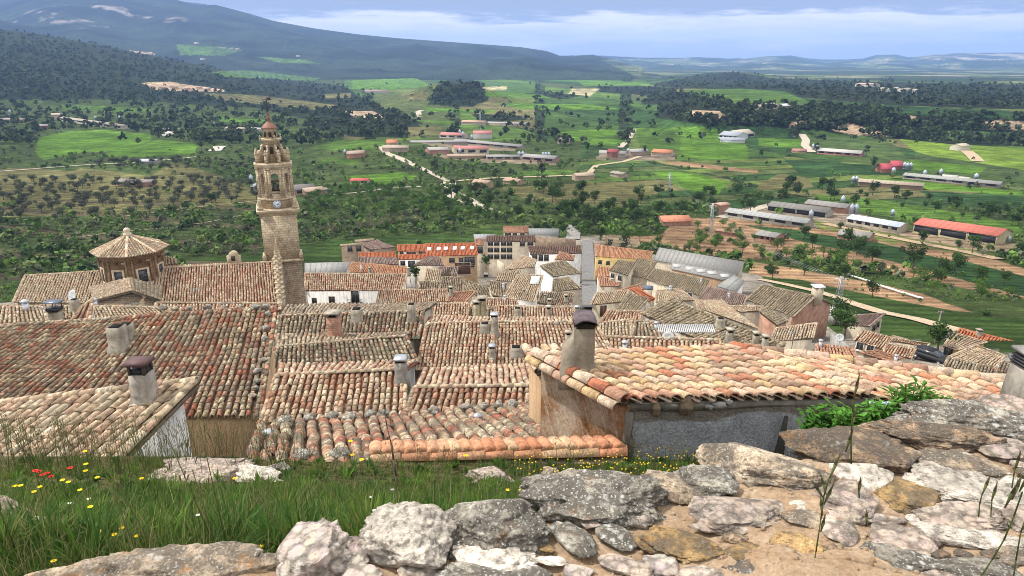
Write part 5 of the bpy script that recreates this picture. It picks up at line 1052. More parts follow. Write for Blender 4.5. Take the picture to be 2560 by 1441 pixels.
L(nt,c,b.inputs[0]); bump(nt,b,math_(nt,'ADD',nB,math_(nt,'MULTIPLY',nA,1.5)),.8,.02); M_MORT=m
WN=np.array([-.03,.0,1.]); WN/=np.linalg.norm(WN); W0=np.array([0,2.5,-1.62])
fw=empty('rubble_wall',(1,2.6,-3.2),'broad lichen-covered rubble stone parapet across the bottom of the view','stone wall')
EDGE=[(-300,1560),(200,1500),(330,1440),(480,1400),(640,1425),(700,1375),(880,1335),(1000,1320),(1110,1330),(1220,1290),(1330,1275),(1480,1235),(1600,1225),(1700,1215),(1800,1195),(1900,1180),(2000,1140),(2110,1120),(2200,1095),(2300,1072),(2400,1045),(2560,1010),(2900,960)]
us=np.linspace(-300,2880,340); ev=np.interp(us,*zip(*EDGE)); nrow=110
V=[];rows=[]
def wallpt(u,v): return hitplane(u,v,W0,WN)
for i,(u,e) in enumerate(zip(us,ev)):
    far=wallpt(u,e); near=wallpt(u+(u-1280)*.5,1750)
    f=np.linspace(0,1,nrow)[:,None]; P=far*(1-f)+near*f
    rows.append(P)
P=np.stack(rows); hN=fbm(P[...,0]*2.2,P[...,1]*2.2,3,5)*.11+fbm(P[...,0]*9,P[...,1]*9,4,6)*.035+fbm(P[...,0]*40,P[...,1]*40,3,8)*.012
P[...,2]+=hN-.015; sk=P[:,:1].copy(); sk[...,1]+=.10; sk[...,2]-=.25; sk2=sk.copy(); sk2[...,1]+=.15; sk2[...,2]-=1.3
P=np.concatenate([sk2,sk,P],1); a_,b_=P.shape[:2]; i=np.arange(a_*b_).reshape(a_,b_); q=np.stack([i[:-1,:-1],i[:-1,1:],i[1:,1:],i[1:,:-1]],-1).reshape(-1,4)
mb=MB(); mb.add(P.reshape(-1,3),q,c=(.4,.3,.2)); mb.build('mortar',M_MORT,fw,smooth=True)
ST=[(430,1425,420,120,-8,'s'),(790,1390,215,170,5,'c'),(1012,1345,245,165,3,'w'),(1222,1318,255,150,12,'g'),(1235,1395,185,72,8,'w'),(1175,1436,190,60,-5,'g'),(1500,1240,350,125,6,'g'),(1432,1345,85,120,-35,'g'),(1540,1338,70,115,-38,'g'),(1692,1357,200,80,22,'o'),
(1665,1210,160,72,30,'s'),(1762,1198,170,72,14,'g'),(1928,1178,300,104,18,'s'),(1832,1280,240,95,12,'p'),(1878,1380,120,42,4,'o'),(2130,1128,300,100,16,'b'),(2152,1183,125,62,25,'w'),(2315,1092,275,72,20,'b'),(2400,1050,260,84,12,'g'),(2525,1025,170,50,8,'p'),
(2420,1165,180,62,24,'s'),(2420,1220,215,75,24,'w'),(2285,1245,115,78,28,'o'),(2112,1250,165,92,24,'p'),(2100,1322,85,70,20,'p'),(2250,1352,140,72,22,'p'),(2440,1345,240,46,14,'w'),(2238,1395,160,66,24,'g'),(2450,1425,230,52,10,'g'),(1930,1428,210,48,6,'g'),
(1990,1372,140,66,14,'o'),(2400,1292,180,62,12,'p'),(2540,1220,100,46,8,'w'),(2512,1122,130,48,10,'p'),(2495,1068,120,40,10,'p'),(1660,1412,95,54,12,'c'),(1560,1412,150,44,28,'p'),(1380,1402,85,22,4,'w'),(1142,1352,36,26,10,'c'),(1328,1368,30,20,0,'w'),
(2335,1158,66,28,4,'p'),(2030,1212,90,40,12,'p'),(1760,1438,120,40,0,'p'),(2110,1436,130,40,8,'o'),(1330,1436,110,40,0,'g'),(1590,1290,70,26,12,'c'),(1760,1318,60,22,20,'p'),(2580,1300,110,60,10,'p'),(2350,1440,90,30,0,'p'),(1440,1428,80,36,0,'c'),(2190,1295,50,22,10,'c'),(2010,1295,90,40,10,'s'),(1480,1310,46,20,0,'p'),(2600,1400,160,60,5,'s'),(1040,1430,90,40,0,'p'),(900,1440,110,50,0,'c'),(2290,1200,60,26,15,'c')]
SL={'g':'grey stone thick with black and white lichen','w':'pale limestone block','c':'pebbly conglomerate block','o':'ochre stone with black stains','p':'pinkish stone','b':'brown pitted stone','s':'speckled tan stone'}
gs=np.random.default_rng(77); tries=0
while len(ST)<99 and tries<6000:
    tries+=1; u=gs.uniform(900,2600); v=gs.uniform(np.interp(u,*zip(*EDGE))+22,1436); w_=gs.uniform(36,95); h_=w_*gs.uniform(.38,.6)
    if all(abs(u-a[0])>(a[2]+w_)*.50 or abs(v-a[1])>(a[3]+h_)*.50 for a in ST): ST.append((u,v,w_,h_,gs.uniform(-10,30),'wpscob'[gs.integers(6)]))
for k,(u,v,w_,h_,rot_,ty) in enumerate(ST):
    c=wallpt(u,v); dd=np.linalg.norm(c); a=w_*dd/F/2*.94; hp=h_*dd/F/2; dep=R(PITCH)-math.atan((720.5-v)/F)
    inner=v-h_/2>np.interp(u,*zip(*EDGE))+25; cz=min(a*.62,hp*.80,.22)*(.55 if inner else 1); bb=math.sqrt(max(1e-4,hp**2-(cz*math.cos(dep))**2))/math.sin(dep); bb=min(bb,a*1.9)
    big=w_>110
    mb=lump(c+[0,0,-cz*(.25 if inner else .12)],(a,bb,cz),k+3,np.array(SC[ty])*(1+.2*math.sin(k*5.3)),sub=6 if w_>170 else 5 if big else 4,rough=.42 if big else .3,freq=1.25,rz=-R(rot_)*.9)
    o=mb.build('stone',MS[ty],fw,smooth=True); o['label']=SL[ty]
# small chips bedded in the mortar (left out of the count: one surface of grit)
g=np.random.default_rng(11); mb=MB()
for i in range(520):
    u=g.uniform(900,2600); v=g.uniform(np.interp(u,*zip(*EDGE))+12,1441); c=wallpt(u,v); r=g.uniform(.004,.014); col=np.array([(.5,.42,.33),(.3,.25,.2),(.55,.36,.26),(.15,.13,.11)][g.integers(4)])
    t=np.arange(6)*np.pi/3+g.random()*3; z0=fbm(c[0]*2.2,c[1]*2.2,3,5)*.11+fbm(c[0]*9,c[1]*9,4,6)*.035-.015
    mb.ring([c+[0,0,z0-.01]+np.stack([np.cos(t)*r,np.sin(t)*r*.8,0*t],-1),c+[0,0,z0+r*.7]+np.stack([np.cos(t)*r*.6,np.sin(t)*r*.5,0*t],-1)],col)
o=mb.build('grit',M_MORT,fw); o['kind']='stuff'
# rocks lying in the grass
def gpt(u,v,up=0.):
    d=ray(u,v); ys=np.linspace(2.8,14,300); z=d[2]/d[1]*ys; gr=np.interp(ys,GY,GZ)+up; i=np.argmax(z<=gr); Y=ys[i]; return np.array([d[0]/d[1]*Y,Y,gr[i]])
RK=[(520,1198,200,40,'p','long pitted pinkish white outcrop below the brown wall'),(650,1202,100,34,'w','pale rock right of the long outcrop'),(590,1176,50,30,'o','brown knob on top of the outcrop'),(30,1310,90,80,'p','pink rock at the left edge of the grass'),(88,1335,60,40,'w','small white rock in the grass near the left edge'),(1225,1205,90,46,'p','pebbly rock in the grass in front of the orange edging'),(1375,1190,44,30,'p','pebbly twin stone left of the white one below the orange edging'),(1420,1192,40,28,'w','white stone beside its twin below the orange edging'),(700,1180,60,26,'g','dark lichened rock above the pale one')]
for k,(u,v,w_,h_,ty,lab) in enumerate(RK):
    c=gpt(u,v); dd=np.linalg.norm(c); a=w_*dd/F/2; mb=lump(c+[0,0,.02],(a,a*.75,h_*dd/F*.62),k+90,SC[ty],sub=5,rough=.6,freq=1.8); o=mb.build('rock',MS[ty],smooth=True); tag(o,lab,'rock')
for k,(u,v,ty,s_) in enumerate(((410,775,'g',.28),(440,778,'s',.22),(475,776,'g',.2),(520,774,'g',.26),(560,775,'g',.22),(600,774,'g',.2),(640,773,'g',.3),(664,772,'g',.24),(672,790,'g',.22),(667,825,'g',.24),(664,850,'g',.2),(662,905,'g',.2),(645,932,'g',.24),(643,958,'g',.22),(640,975,'g',.2),(633,995,'s',.22),(288,860,'w',.2),(312,862,'s',.18))):
    c=roofpt(hA,u,v); mb=lump(c+hA.n*.12,s_*.75,k+150,SC[ty],.7,sub=3); o=mb.build('stone',MS[ty],smooth=True); tag(o,'lichened stone weighing down the edge tiles of the mossy roof','stone','stones laid on the old roof')
for k,(u,v) in enumerate(((716,1062),(772,1058),(830,1054),(872,1056),(925,1048),(960,1046),(1085,1040),(1165,1030),(1210,1028),(1245,1026),(1280,1022),(1325,1018),(760,1158),(850,1155))):
    c=roofpt(hC,u,v); mb=lump(c+hC.n*.13,.15,k+200,SC['g'],.6,sub=3); o=mb.build('stone',MS['g'],smooth=True); tag(o,'grey stone laid on the tiles of the lowest roof','stone','stones laid on the lowest roof')
# ------------------------------------------------------------ grass and flowers
g=np.random.default_rng(21)
def blades(n,umin,umax,vmin,vmax,hmin,hmax,wd,cols,seed,lean=.35,seg=3,cond=None):
    g=np.random.default_rng(seed); u=g.uniform(umin,umax,n); v=g.uniform(vmin,vmax,n); d=ray(u,v); r=d[:,2]/d[:,1]
    ys=np.linspace(2.3,10.9,400); rr=np.interp(ys,GY,GZ)/ys; Y=np.interp(r,rr,ys); x=d[:,0]/d[:,1]*Y+g.normal(0,.05,n); Y=Y+g.normal(0,.05,n); Y=np.clip(Y,2.35,10.4)
    z=np.interp(Y,GY,GZ)-.02; dens=fbm(x*1.3,Y*1.3,3,33); k=(dens+g.uniform(-.35,.35,n))>-.22
    if cond is not None: k&=cond(u,v,x,Y)
    x,Y,z,dens=x[k],Y[k],z[k],dens[k]; n=len(x)
    h=g.uniform(hmin,hmax,n)*(1+dens*1.3)*np.where((Y>6.5)&(hmax<.8),.62,1.); an=g.uniform(0,2*np.pi,n); la=g.normal(0,lean,n); lx=np.cos(an)*la*h; ly=np.sin(an)*la*h; fa=g.uniform(-.9,.9,n); ax=np.stack([np.cos(fa),np.sin(fa),0*fa],-1)
    V=[];
    for s in range(seg+1):
        t=s/seg; c=np.stack([x+lx*t*t,Y+ly*t*t,z+h*(t-.25*abs(la)*t*t)],-1); w_=(wd*(1-t*.9)*(1+.0*x))[:,None]
        V+= [c-ax*w_/2,c+ax*w_/2]
    V=np.stack(V,1); b=np.arange(n)*2*(seg+1); q=np.concatenate([np.stack([b+2*s,b+2*s+1,b+2*s+3,b+2*s+2],-1) for s in range(seg)])
    C=np.array(cols)[g.integers(0,len(cols),n)]*(1+.4*(g.random((n,1))-.5)); return V.reshape(-1,3),q,np.repeat(C,2*(seg+1),0)
GC=[(.055,.115,.016),(.085,.16,.024),(.035,.080,.016),(.11,.14,.034),(.05,.11,.024)]; DC=[(.28,.24,.12),(.22,.20,.09),(.14,.15,.06)]
mb=MB()
for a in ((42000,-150,1900,1155,1445,.07,.26,.009,GC,1,.6),(34000,-250,1500,1240,1750,.10,.30,.008,GC,2,.5),(15000,-250,1450,1180,1650,.06,.17,.020,GC[:3],3,1.1),(9000,-100,1700,1170,1500,.16,.38,.006,DC,4,.5)):
    V,q,C=blades(*a); mb.add(V,q,c=C)
V,q,C=blades(2600,-60,480,1150,1200,.30,.70,.005,GC+DC,5,.25); mb.add(V,q,c=C)
V,q,C=blades(1600,900,2050,1128,1165,.2,.5,.006,GC+DC,6,.3); mb.add(V,q,c=C)
gt=np.random.default_rng(31)
for tt in range(900):   # tufts fanning out of one root, and broad rosette leaves
    c=gpt(gt.uniform(-120,1800),gt.uniform(1150,1440)); hh=gt.uniform(.12,.34)*(.7 if c[1]>6.5 else 1); nb_=26; a=gt.uniform(0,2*np.pi,nb_); sp_=gt.uniform(.15,.9,nb_); L_=hh*gt.uniform(.6,1.2,nb_); broad=tt%3==0
    e=np.stack([np.cos(a)*sp_,np.sin(a)*sp_,np.ones(nb_)],-1); e/=np.linalg.norm(e,axis=1)[:,None]; sd_=np.stack([-np.sin(a),np.cos(a),0*a],-1)*(.020 if broad else .006); r0=c+np.stack([np.cos(a),np.sin(a),0*a],-1)*.03*gt.random((nb_,1))
    if broad: L_=L_*.6
    m1=r0+e*(L_*.5)[:,None]; m2=r0+e*(L_)[:,None]-np.array([0,0,1.])*(L_*sp_*.35)[:,None]
    V=np.stack([r0-sd_*.5,r0+sd_*.5,m1+sd_,m1-sd_,m2],1).reshape(-1,3); bi=np.arange(nb_)*5; cc_=np.array(GC[gt.integers(5)])*(1+.4*(gt.random((nb_,1))-.4))*(.8 if broad else 1.1)
    mb.add(V,np.stack([bi,bi+1,bi+2,bi+3],-1),np.stack([bi+3,bi+2,bi+4],-1),c=np.repeat(cc_,5,0))
o=mb.build('grass',M_GRASS); tag(o,'dense green grass on the bank below the parapet',kind='stuff')
# oat-like seed heads as part of the ground cover
mb=MB(); g=np.random.default_rng(8)
for i in range(420):
    u=g.uniform(-40,760) if i<330 else g.uniform(760,1750); c=gpt(u,g.uniform(1140,1200)); h_=g.uniform(.45,.95) if i<330 else g.uniform(.25,.5); lx=g.normal(0,.12); tp=c+[lx,g.normal(0,.05),h_]; mb.tube(c,tp,.003,3,(.16,.17,.07))
    for j in range(7):
        p=c+(tp-c)*(1-.05*j)+[g.normal(0,.03),g.normal(0,.02),0]; mb.tube(p,p+[g.normal(0,.01),0,-.035],.005,3,(.20,.19,.09),.001)
o=mb.build('seeding_grass',M_GRASS); tag(o,'tall wild oats gone to seed along the top of the bank',kind='stuff')
def flower(u,v,col,r,lab,cat='flower',group=None,hh=.32):
    d=ray(u,v); hh=hh*(.45 if v>1290 else .75 if v>1215 else 1); ys=np.linspace(1.9,11,600); z=d[2]/d[1]*ys; gr=np.interp(ys,GY,GZ)+hh; i=int(np.argmax(z<=gr)); Y=ys[i]; p=np.array([d[0]/d[1]*Y,Y,gr[i]]); base=p-[0,0,hh]
    root=empty('flower',base,lab,cat,group); mb=MB(); mb.tube(base,p,.004,4,(.06,.13,.03)); mb.build('stem',M_GRASS,root); mb=MB(); k=10; r=r*max(.55,Y/6)
    for j in range(k):
        a=j*2*np.pi/k; e=np.array([math.cos(a),math.sin(a)*.9,.18]); f=np.array([-math.sin(a),math.cos(a),0]); mb.add([p,p+e*r*.6+f*r*.26,p+e*r,p+e*r*.6-f*r*.26],[(0,1,2,3)],c=col)
    o=mb.build('petals',M_LEAF,root); mb=MB(); mb.lathe(p+[0,0,.0],[(r*.22,0),(r*.25,r*.15),(r*.08,r*.22)],8,(.55,.36,.03) if col!=RED else (.03,.02,.02)); mb.build('flower_centre',M_LEAF,root)
YEL=(.85,.58,.015);WHT=(.75,.75,.72);RED=(.62,.03,.02)
for (u,v) in ((38,1216),(52,1215),(100,1218),(85,1230),(213,1129),(215,1161),(214,1178),(156,1201),(171,1206),(354,1197),(587,1197),(252,1331),(286,1339),(305,1323),(342,1344),(135,1406),(652,1370),(243,1195),(200,1226),(226,1268),(881,1138),(904,1150),(1164,1140),(1269,1226),(1302,1226),(876,1104)):
    flower(u,v,YEL,.027,'yellow daisy standing in the green grass bank',group='yellow daisies in the grass')
for (u,v) in ((222,1248),(174,1259),(495,1289),(981,1225),(925,1244),(936,1280),(856,1298)): flower(u,v,WHT,.022,'small white daisy in the grass bank',group='white daisies in the grass')
for (u,v) in ((88,1178),(98,1180),(106,1188),(118,1184),(128,1192),(176,1171)): flower(u,v,RED,.032,'red poppy at the foot of the tiled roof, bottom left','poppy','red poppies bottom left',.38)
mb=MB(); g=np.random.default_rng(4)
for i in range(260):
    u=g.uniform(1280,1800) if i<200 else g.uniform(1560,2000); p=gpt(u,g.uniform(1130,1215))+[0,0,g.uniform(.08,.3)]; mb.lathe(p,[(.012,0),(.008,.01)],5,(.75,.55,.03)); mb.tube(p,p-[0,0,.25],.003,3,(.08,.14,.03))
o=mb.build('tiny_yellow_blossoms',M_LEAF); tag(o,'countless tiny yellow blossoms below the grey rendered wall',kind='stuff')
# long-leaved green plants between the parapet and the near roof
def leafy(u,v,Y,h_,n,seed,lab):
    g=np.random.default_rng(seed); base=at(u,v,Y); root=empty('leafy_plant',base,lab,'plant'); mb=MB(); ms=MB()
    for s in range(n):
        a=g.uniform(0,2*np.pi); ln=g.uniform(.1,.36)*h_*1.3; tp=base+[math.cos(a)*ln*1.4,math.sin(a)*ln*.6,h_*g.uniform(.55,1)]; ms.tube(base,tp,.006,4,(.08,.12,.03))
        for j in range(13):
            f=.35+.65*j/12; c=base+(tp-base)*f; b=g.uniform(0,2*np.pi); e=np.array([math.cos(b),math.sin(b),g.uniform(-.3,.7)]); L_=g.uniform(.09,.17)*h_/.6; w_=np.cross(e,[0,0,1]); w_/=np.linalg.norm(w_); cc_=np.array((.09,.25,.035))*g.uniform(.6,1.35)
            mb.add([c,c+e*L_*.5+w_*.018,c+e*L_-[0,0,.02],c+e*L_*.5-w_*.018],[(0,1,2,3)],c=cc_)
    ms.build('stems',M_GRASS,root); mb.build('foliage',M_GRASS,root)
leafy(2050,1110,6.2,.42,26,1,'bright green long-leaved plant against the grey wall, left of the three'); leafy(2110,1105,6.0,.40,22,2,'bright green long-leaved plant in the middle of the three'); leafy(2190,1080,6.2,.36,20,4,'lower green plant below the corrugated scrap'); leafy(2262,1065,6.4,.50,26,3,'tallest long-leaved plant, in front of the pink roof at right'); leafy(2330,1040,6.6,.34,10,5,'thin sprig of long leaves, farthest right')
mb=MB(); p=at(2200,1005,7.4)
for i in range(8): mb.tube(p+[i*.035-.12,0,-.02*i*0],p+[i*.035-.02,.0,-.2],.017,5,(.42,.5,.6))
o=mb.build('corrugated_scrap',M_METAL); tag(o,'scrap of bluish corrugated sheet behind the green plants','metal scrap')
# dead stalk and near grass stalks
mb=MB(); pts=[gpt(990,1262)]+[at(u,v,pY) for u,v,pY in ((988,1215,0),(978,1130,0),(962,1040,0))[:0]]; b0=gpt(992,1262); d_=b0[1]
prev=b0
for (u,v) in ((992,1225),(990,1190),(984,1150),(978,1110),(968,1070),(962,1035),(964,1010)):
    q_=at(u,v,d_+ (1262-v)*.0015); mb.tube(prev,q_,.011 if v>1100 else .006,5,(.09,.065,.05)); prev=q_
o=mb.build('dead_stem',M_BARK); tag(o,'single thin dead stem rising from the grass in front of the lowest roof','dry stem')
def stalk(pts,Y,heads,lab,r=.0024):
    root=empty('grass_stalk',at(pts[0][0],pts[0][1],Y),lab,'grass stalk'); mb=MB(); P=[at(u,v,Y) for u,v in pts]
    for a,b in zip(P[:-1],P[1:]): mb.tube(a,b,r,5,(.09,.12,.03),r*.9)
    mb.build('stem',M_GRASS,root)
    for (u,v,L_,an) in heads:
        a=at(u,v,Y); e=np.array([math.sin(R(an)),0,math.cos(R(an))]); mb=MB(); mb.tube(a,a+e*L_*.5,.002,5,(.12,.13,.05),.0055); mb.tube(a+e*L_*.5,a+e*L_,.0055,5,(.12,.12,.06),.0005)
        for j in range(4): mb.tube(a+e*L_*(.2+.2*j),a+e*L_*(.5+.2*j)+[.008*(-1)**j,0,0],.001,3,(.14,.13,.07),.0004)
        mb.build('seed_head',M_GRASS,root)
stalk([(2026,1460),(2040,1380),(2052,1300),(2060,1240),(2075,1190)],1.9,[(2052,1330,.07,5),(2056,1290,.08,-12),(2060,1262,.09,14),(2066,1238,.09,-20),(2075,1195,.10,12),(2058,1245,.08,-34)],'green grass stalk with drooping heads in front of the stones, left of the near ones')
stalk([(2440,1460),(2480,1400),(2510,1350),(2535,1290),(2556,1230)],1.7,[(2512,1270,.10,12),(2530,1250,.09,6),(2548,1230,.09,14)],'thick grass stem leaning right at the lower right corner')
stalk([(2530,1470),(2540,1400),(2552,1330)],1.8,[(2552,1330,.08,10)],'short grass stem in the lower right corner')
stalk([(2446,1300),(2449,1262),(2455,1235)],2.1,[(2455,1238,.09,8)],'bristly grass head left of the lower right group'); stalk([(2476,1310),(2478,1275),(2480,1250)],2.1,[(2479,1252,.08,3)],'bristly grass head in the middle of the lower right group'); stalk([(2530,1220),(2534,1190),(2538,1170)],2.1,[(2537,1175,.08,3)],'bristly grass head highest at the right edge')
stalk([(2164,1330),(2166,1315),(2168,1300)],2.1,[(2166,1312,.07,-8)],'small grass head in front of the ochre stones'); stalk([(2148,1245),(2147,1225),(2146,1210)],2.1,[(2147,1232,.07,-2)],'small grass head in front of the white stone')
stalk([(2128,1160),(2128,1090),(2132,1030),(2134,1000)],2.2,[(2128,1070,.09,6),(2134,1000,.11,3),(2114,1130,.10,8)],'tall blurred grass stem crossing the grey wall',.003)
# ------------------------------------------------------------ farms in the valley
GABLES={}
def shed(lab,u0,v0,u1,v1,dep,h_,rc,wc,name='farm_shed',cat='shed',nwin=0,rp=.16,wm=None,group='farm buildings in the valley',open_=False):
    h_=h_*.85; dep=dep*.9; rc=np.array(rc)*(.78 if max(rc)-min(rc)<.12 else .92)
    P,ok=hit([u0,u1],[v0,v1],120.)
    if not ok.all(): print('miss',lab); return
    A,B=P; d=B-A; d[2]=0; Ls=np.linalg.norm(d); d/=Ls; n=np.array([-d[1],d[0],0]); n=n if n[1]>0 else -n
    z0=min(A[2],B[2])-1.5; z1=(A[2]+B[2])/2+h_; slope=(B[2]-A[2])/Ls; slope=max(-.05,min(.05,slope)); za=z1-slope*Ls/2; zb_=z1+slope*Ls/2
    root=empty(name,((A[0]+B[0])/2,(A[1]+B[1])/2,z0),lab,cat,group); c=[A,B,B+n*dep,A+n*dep]; tz=[za,zb_,zb_,za]
    tops=[np.array([p[0],p[1],z]) for p,z in zip(c,tz)]; R1=(tops[0]+tops[3])/2+[0,0,dep*rp]; R2=(tops[1]+tops[2])/2+[0,0,dep*rp]
    mb=MB(); T5=[tops[0],tops[1],R2,tops[2],tops[3],R1]; V=[];
    for p in T5: V+= [p,(p[0],p[1],z0)]
    q=[(2*i,2*i+1,2*((i+1)%6)+1,2*((i+1)%6)) for i in range(6)]; q=[(0,1,3,2),(2,3,5,4),(4,5,7,6),(6,7,9,8),(8,9,11,10),(10,11,1,0)]
    mb.add(V,q,c=wc); mb.build('wall',wm or M_PL,root)
    mb=MB(); o_=.5; e=[tops[0]-n*o_-d*.3-[0,0,o_*rp*2-.12],tops[1]-n*o_+d*.3-[0,0,o_*rp*2-.12],R2+d*.3+[0,0,.14],R1-d*.3+[0,0,.14],tops[2]+n*o_+d*.3-[0,0,o_*rp*2-.12],tops[3]+n*o_-d*.3-[0,0,o_*rp*2-.12]]
    t=np.array([0,0,-.14]); E=e+[k+t for k in e]; mb.add(E,[(0,1,2,3),(3,2,4,5),(7,6,9,8),(8,9,11,10),(0,6,7,1),(5,4,10,11),(0,3,9,6),(3,5,11,9),(1,7,8,2),(2,8,10,4)],c=rc)
    k=int(Ls/2.5)
    if A[1]<520:
        for i in range(k+1):
            f=i/max(1,k); a=e[0]*(1-f)+e[1]*f; b=e[3]*(1-f)+e[2]*f; mb.tube(a+[0,0,.02],b+[0,0,.02],.09,4,np.array(rc)*.86)
    mb.build('roof',M_PL if wm is None else M_PL,root)
    for i in range(nwin):
        f=(i+.5)/nwin; c_=A*(1-f)+B*f; ww=Ls/nwin*(.32 if not open_ else .46); hh_=h_*(.22 if not open_ else .36); zc_=za*(1-f)+zb_*f-h_*(.38 if not open_ else .5); mb=MB(); mb.box((c_[0],c_[1],zc_),(ww,.06,hh_),d,n,(0,0,1),(.03,.03,.035))
        for s in(-1,1): mb.box((c_[0]+d[0]*s*(ww+.08)-n[0]*.03,c_[1]+d[1]*s*(ww+.08)-n[1]*.03,zc_),(.08,.08,hh_+.1),d,n,(0,0,1),np.array(wc)*1.2)
        mb.build('opening',M_PAINT,root)
PK=(.50,.22,.20);GR=(.36,.36,.35);WH=(.62,.62,.6);CR=(.50,.45,.34);BK=(.34,.17,.11);ORG=(.52,.22,.12)
shed('large barn with red roof and cream walls at the right, above the ploughed strip',2281,582,2490,613,14,4.6,(.52,.17,.13),(.50,.45,.28),nwin=3,open_=True)
shed('shed with a pale blue roof between silos and the red roofed barn',2115,560,2246,583,9,3.2,(.55,.60,.68),CR,nwin=6)
shed('long low grey shed in front of the open barn',1812,542,2014,572,9,3.0,(.44,.45,.44),(.38,.36,.3),nwin=5)
shed('open-fronted barn with dark interior and grey-brown roof',1918,528,2064,546,11,3.4,(.26,.25,.23),(.42,.38,.32),nwin=4,open_=True)
shed('brick shed with a flat grey roof behind the open barn',2010,522,2113,535,10,3.4,(.33,.32,.3),BK,wm=M_BR)
shed('square brick hut at the farmyard entrance',1797,537,1822,533,6,5.5,(.5,.33,.25),(.45,.25,.18),name='hut',cat='hut',wm=M_BR,rp=.1)
shed('low salmon-roofed brick shed with a hole in the roof',1657,566,1728,564,11,2.6,(.55,.24,.15),BK,wm=M_BR)
shed('brick stable with grey roof and small doors, below the long grey shed',1885,600,1938,608,8,2.8,(.34,.33,.31),BK,nwin=4,wm=M_BR)
shed('brick shed with sagging grey roof left of the red roofed barn',2092,597,2171,606,9,2.4,(.36,.34,.31),BK,wm=M_BR)
shed('low roofless brick enclosure in the orchard',1786,584,1842,592,4,1.7,(.36,.24,.16),BK,rp=.02,wm=M_BR,cat='enclosure')
shed('long tan poultry shed in the green strips at right',2144,464,2306,476,9,3.,(.42,.35,.27),(.32,.22,.16))
shed('longest grey shed row behind the tan poultry shed',2256,447,2498,471,9,2.8,(.40,.40,.38),(.34,.31,.27),nwin=6)
shed('crimson roofed shed behind the four silos, left one',2201,432,2230,432,9,3.2,(.45,.10,.12),BK,rp=.4); shed('crimson roofed shed, right one of the pair',2230,424,2257,424,9,3.2,(.45,.10,.12),BK,rp=.4)
shed('round-topped pale greenhouse right of the long grey row, left one',2356,450,2392,452,9,2.,(.62,.60,.52),(.5,.48,.42)); shed('round-topped pale greenhouse, right one',2394,455,2420,457,9,2.,(.62,.60,.52),(.5,.48,.42))
shed('long white-roofed shed between two cypresses',2043,385,2151,393,13,3.4,(.58,.56,.52),(.42,.2,.18),nwin=5)
shed('small red-brown shed left of the long white-roofed one',1981,383,2016,384,9,2.6,(.40,.2,.18),(.45,.3,.2))
shed('modern grey block with a flat panelled roof',1796,346,1843,350,24,4.5,(.42,.45,.50),(.62,.63,.64),nwin=4); shed('arched white hall beside the modern grey block',1845,346,1886,342,20,4.5,(.50,.45,.36),(.5,.5,.5),nwin=1,open_=True,rp=.22)
shed('grey forecourt building in front of the modern grey block',1800,356,1862,358,14,3,(.40,.43,.50),(.66,.66,.66))
shed('white country house alone in the yellow green field',2402,378,2425,376,12,5,(.55,.46,.35),(.66,.6,.5),cat='house')
shed('farmhouse row on the plateau, left',1896,275,1915,275,12,5,(.5,.38,.3),(.5,.4,.3)); shed('farmhouse row on the plateau, middle',1920,274,1945,272,14,6,(.5,.42,.35),(.5,.42,.33)); shed('white-roofed barn on the plateau',1958,272,1980,271,16,4,(.66,.66,.66),(.35,.33,.3))
shed('long pale building on the wooded ridge',2137,217,2182,218,20,7,(.5,.36,.28),(.60,.54,.44)); 
for i,(u,v) in enumerate(((2206,228),(2222,230),(2238,227),(2250,231),(2268,229),(2285,232))): shed('pale villa among the pines of the ridge',u,v,u+9,v,12,6,(.5,.42,.36),(.62,.58,.5),name='villa',cat='house',group='villas among the ridge pines')
shed('pink roofed farm hall left of the antenna mast',1099,346,1160,348,14,4.5,PK,(.55,.48,.42),nwin=3); shed('pink roofed white farm hall right of the antenna mast',1183,347,1229,347,16,6.5,PK,(.62,.58,.55))
shed('long grey poultry shed in the middle of the valley',1132,358,1300,374,10,3,GR,(.36,.3,.24),nwin=5); shed('thin grey poultry shed crossing behind it',1028,357,1170,366,8,2.4,(.42,.42,.41),(.36,.3,.24)); shed('long pink roofed hall in the middle of the valley',1137,386,1222,389,13,6,PK,(.60,.56,.42),nwin=3)
shed('pale gabled shed with a pink lean-to',1074,386,1124,385,12,4,(.50,.47,.42),(.45,.25,.2)); shed('low brown row left of the grey farm',1120,397,1215,397,8,2.4,(.42,.32,.24),(.4,.28,.2)); shed('long grey farm row with dark openings',1216,400,1300,400,8,3,GR,(.38,.3,.24),nwin=4); shed('grey farm block with skylights, right end of the row',1304,402,1385,408,12,4,(.38,.37,.36),(.36,.26,.2),nwin=3)
shed('grey farm with a dark red middle roof beside the road',1497,393,1562,395,12,4,(.42,.4,.38),(.45,.38,.3)); shed('dark red roof block in that farm',1517,394,1543,395,14,5.4,(.30,.08,.08),(.3,.15,.12)); shed('pale farm block in the right part of the hamlet',1577,390,1622,388,12,4,(.42,.41,.39),(.42,.33,.26)); shed('orange roofed farmhouse at the right end of the hamlet',1628,390,1676,393,14,4,ORG,(.5,.4,.3))
shed('far pale farm row below the wood, left',1152,312,1210,314,12,4.5,(.5,.33,.25),(.52,.42,.34)); shed('far pale farm row below the wood, right',1212,313,1318,316,9,3.5,(.45,.42,.4),(.5,.42,.34))
shed('salmon roofed farmhouse left of the white road',966,370,992,370,14,5,ORG,(.5,.42,.34)); shed('tan stone farm in front of the salmon roofed house',956,380,1020,381,11,4,(.42,.35,.28),(.42,.34,.26)); shed('brown shed with a silo left of the road',867,397,910,395,12,4.5,(.40,.3,.24),(.42,.22,.15))
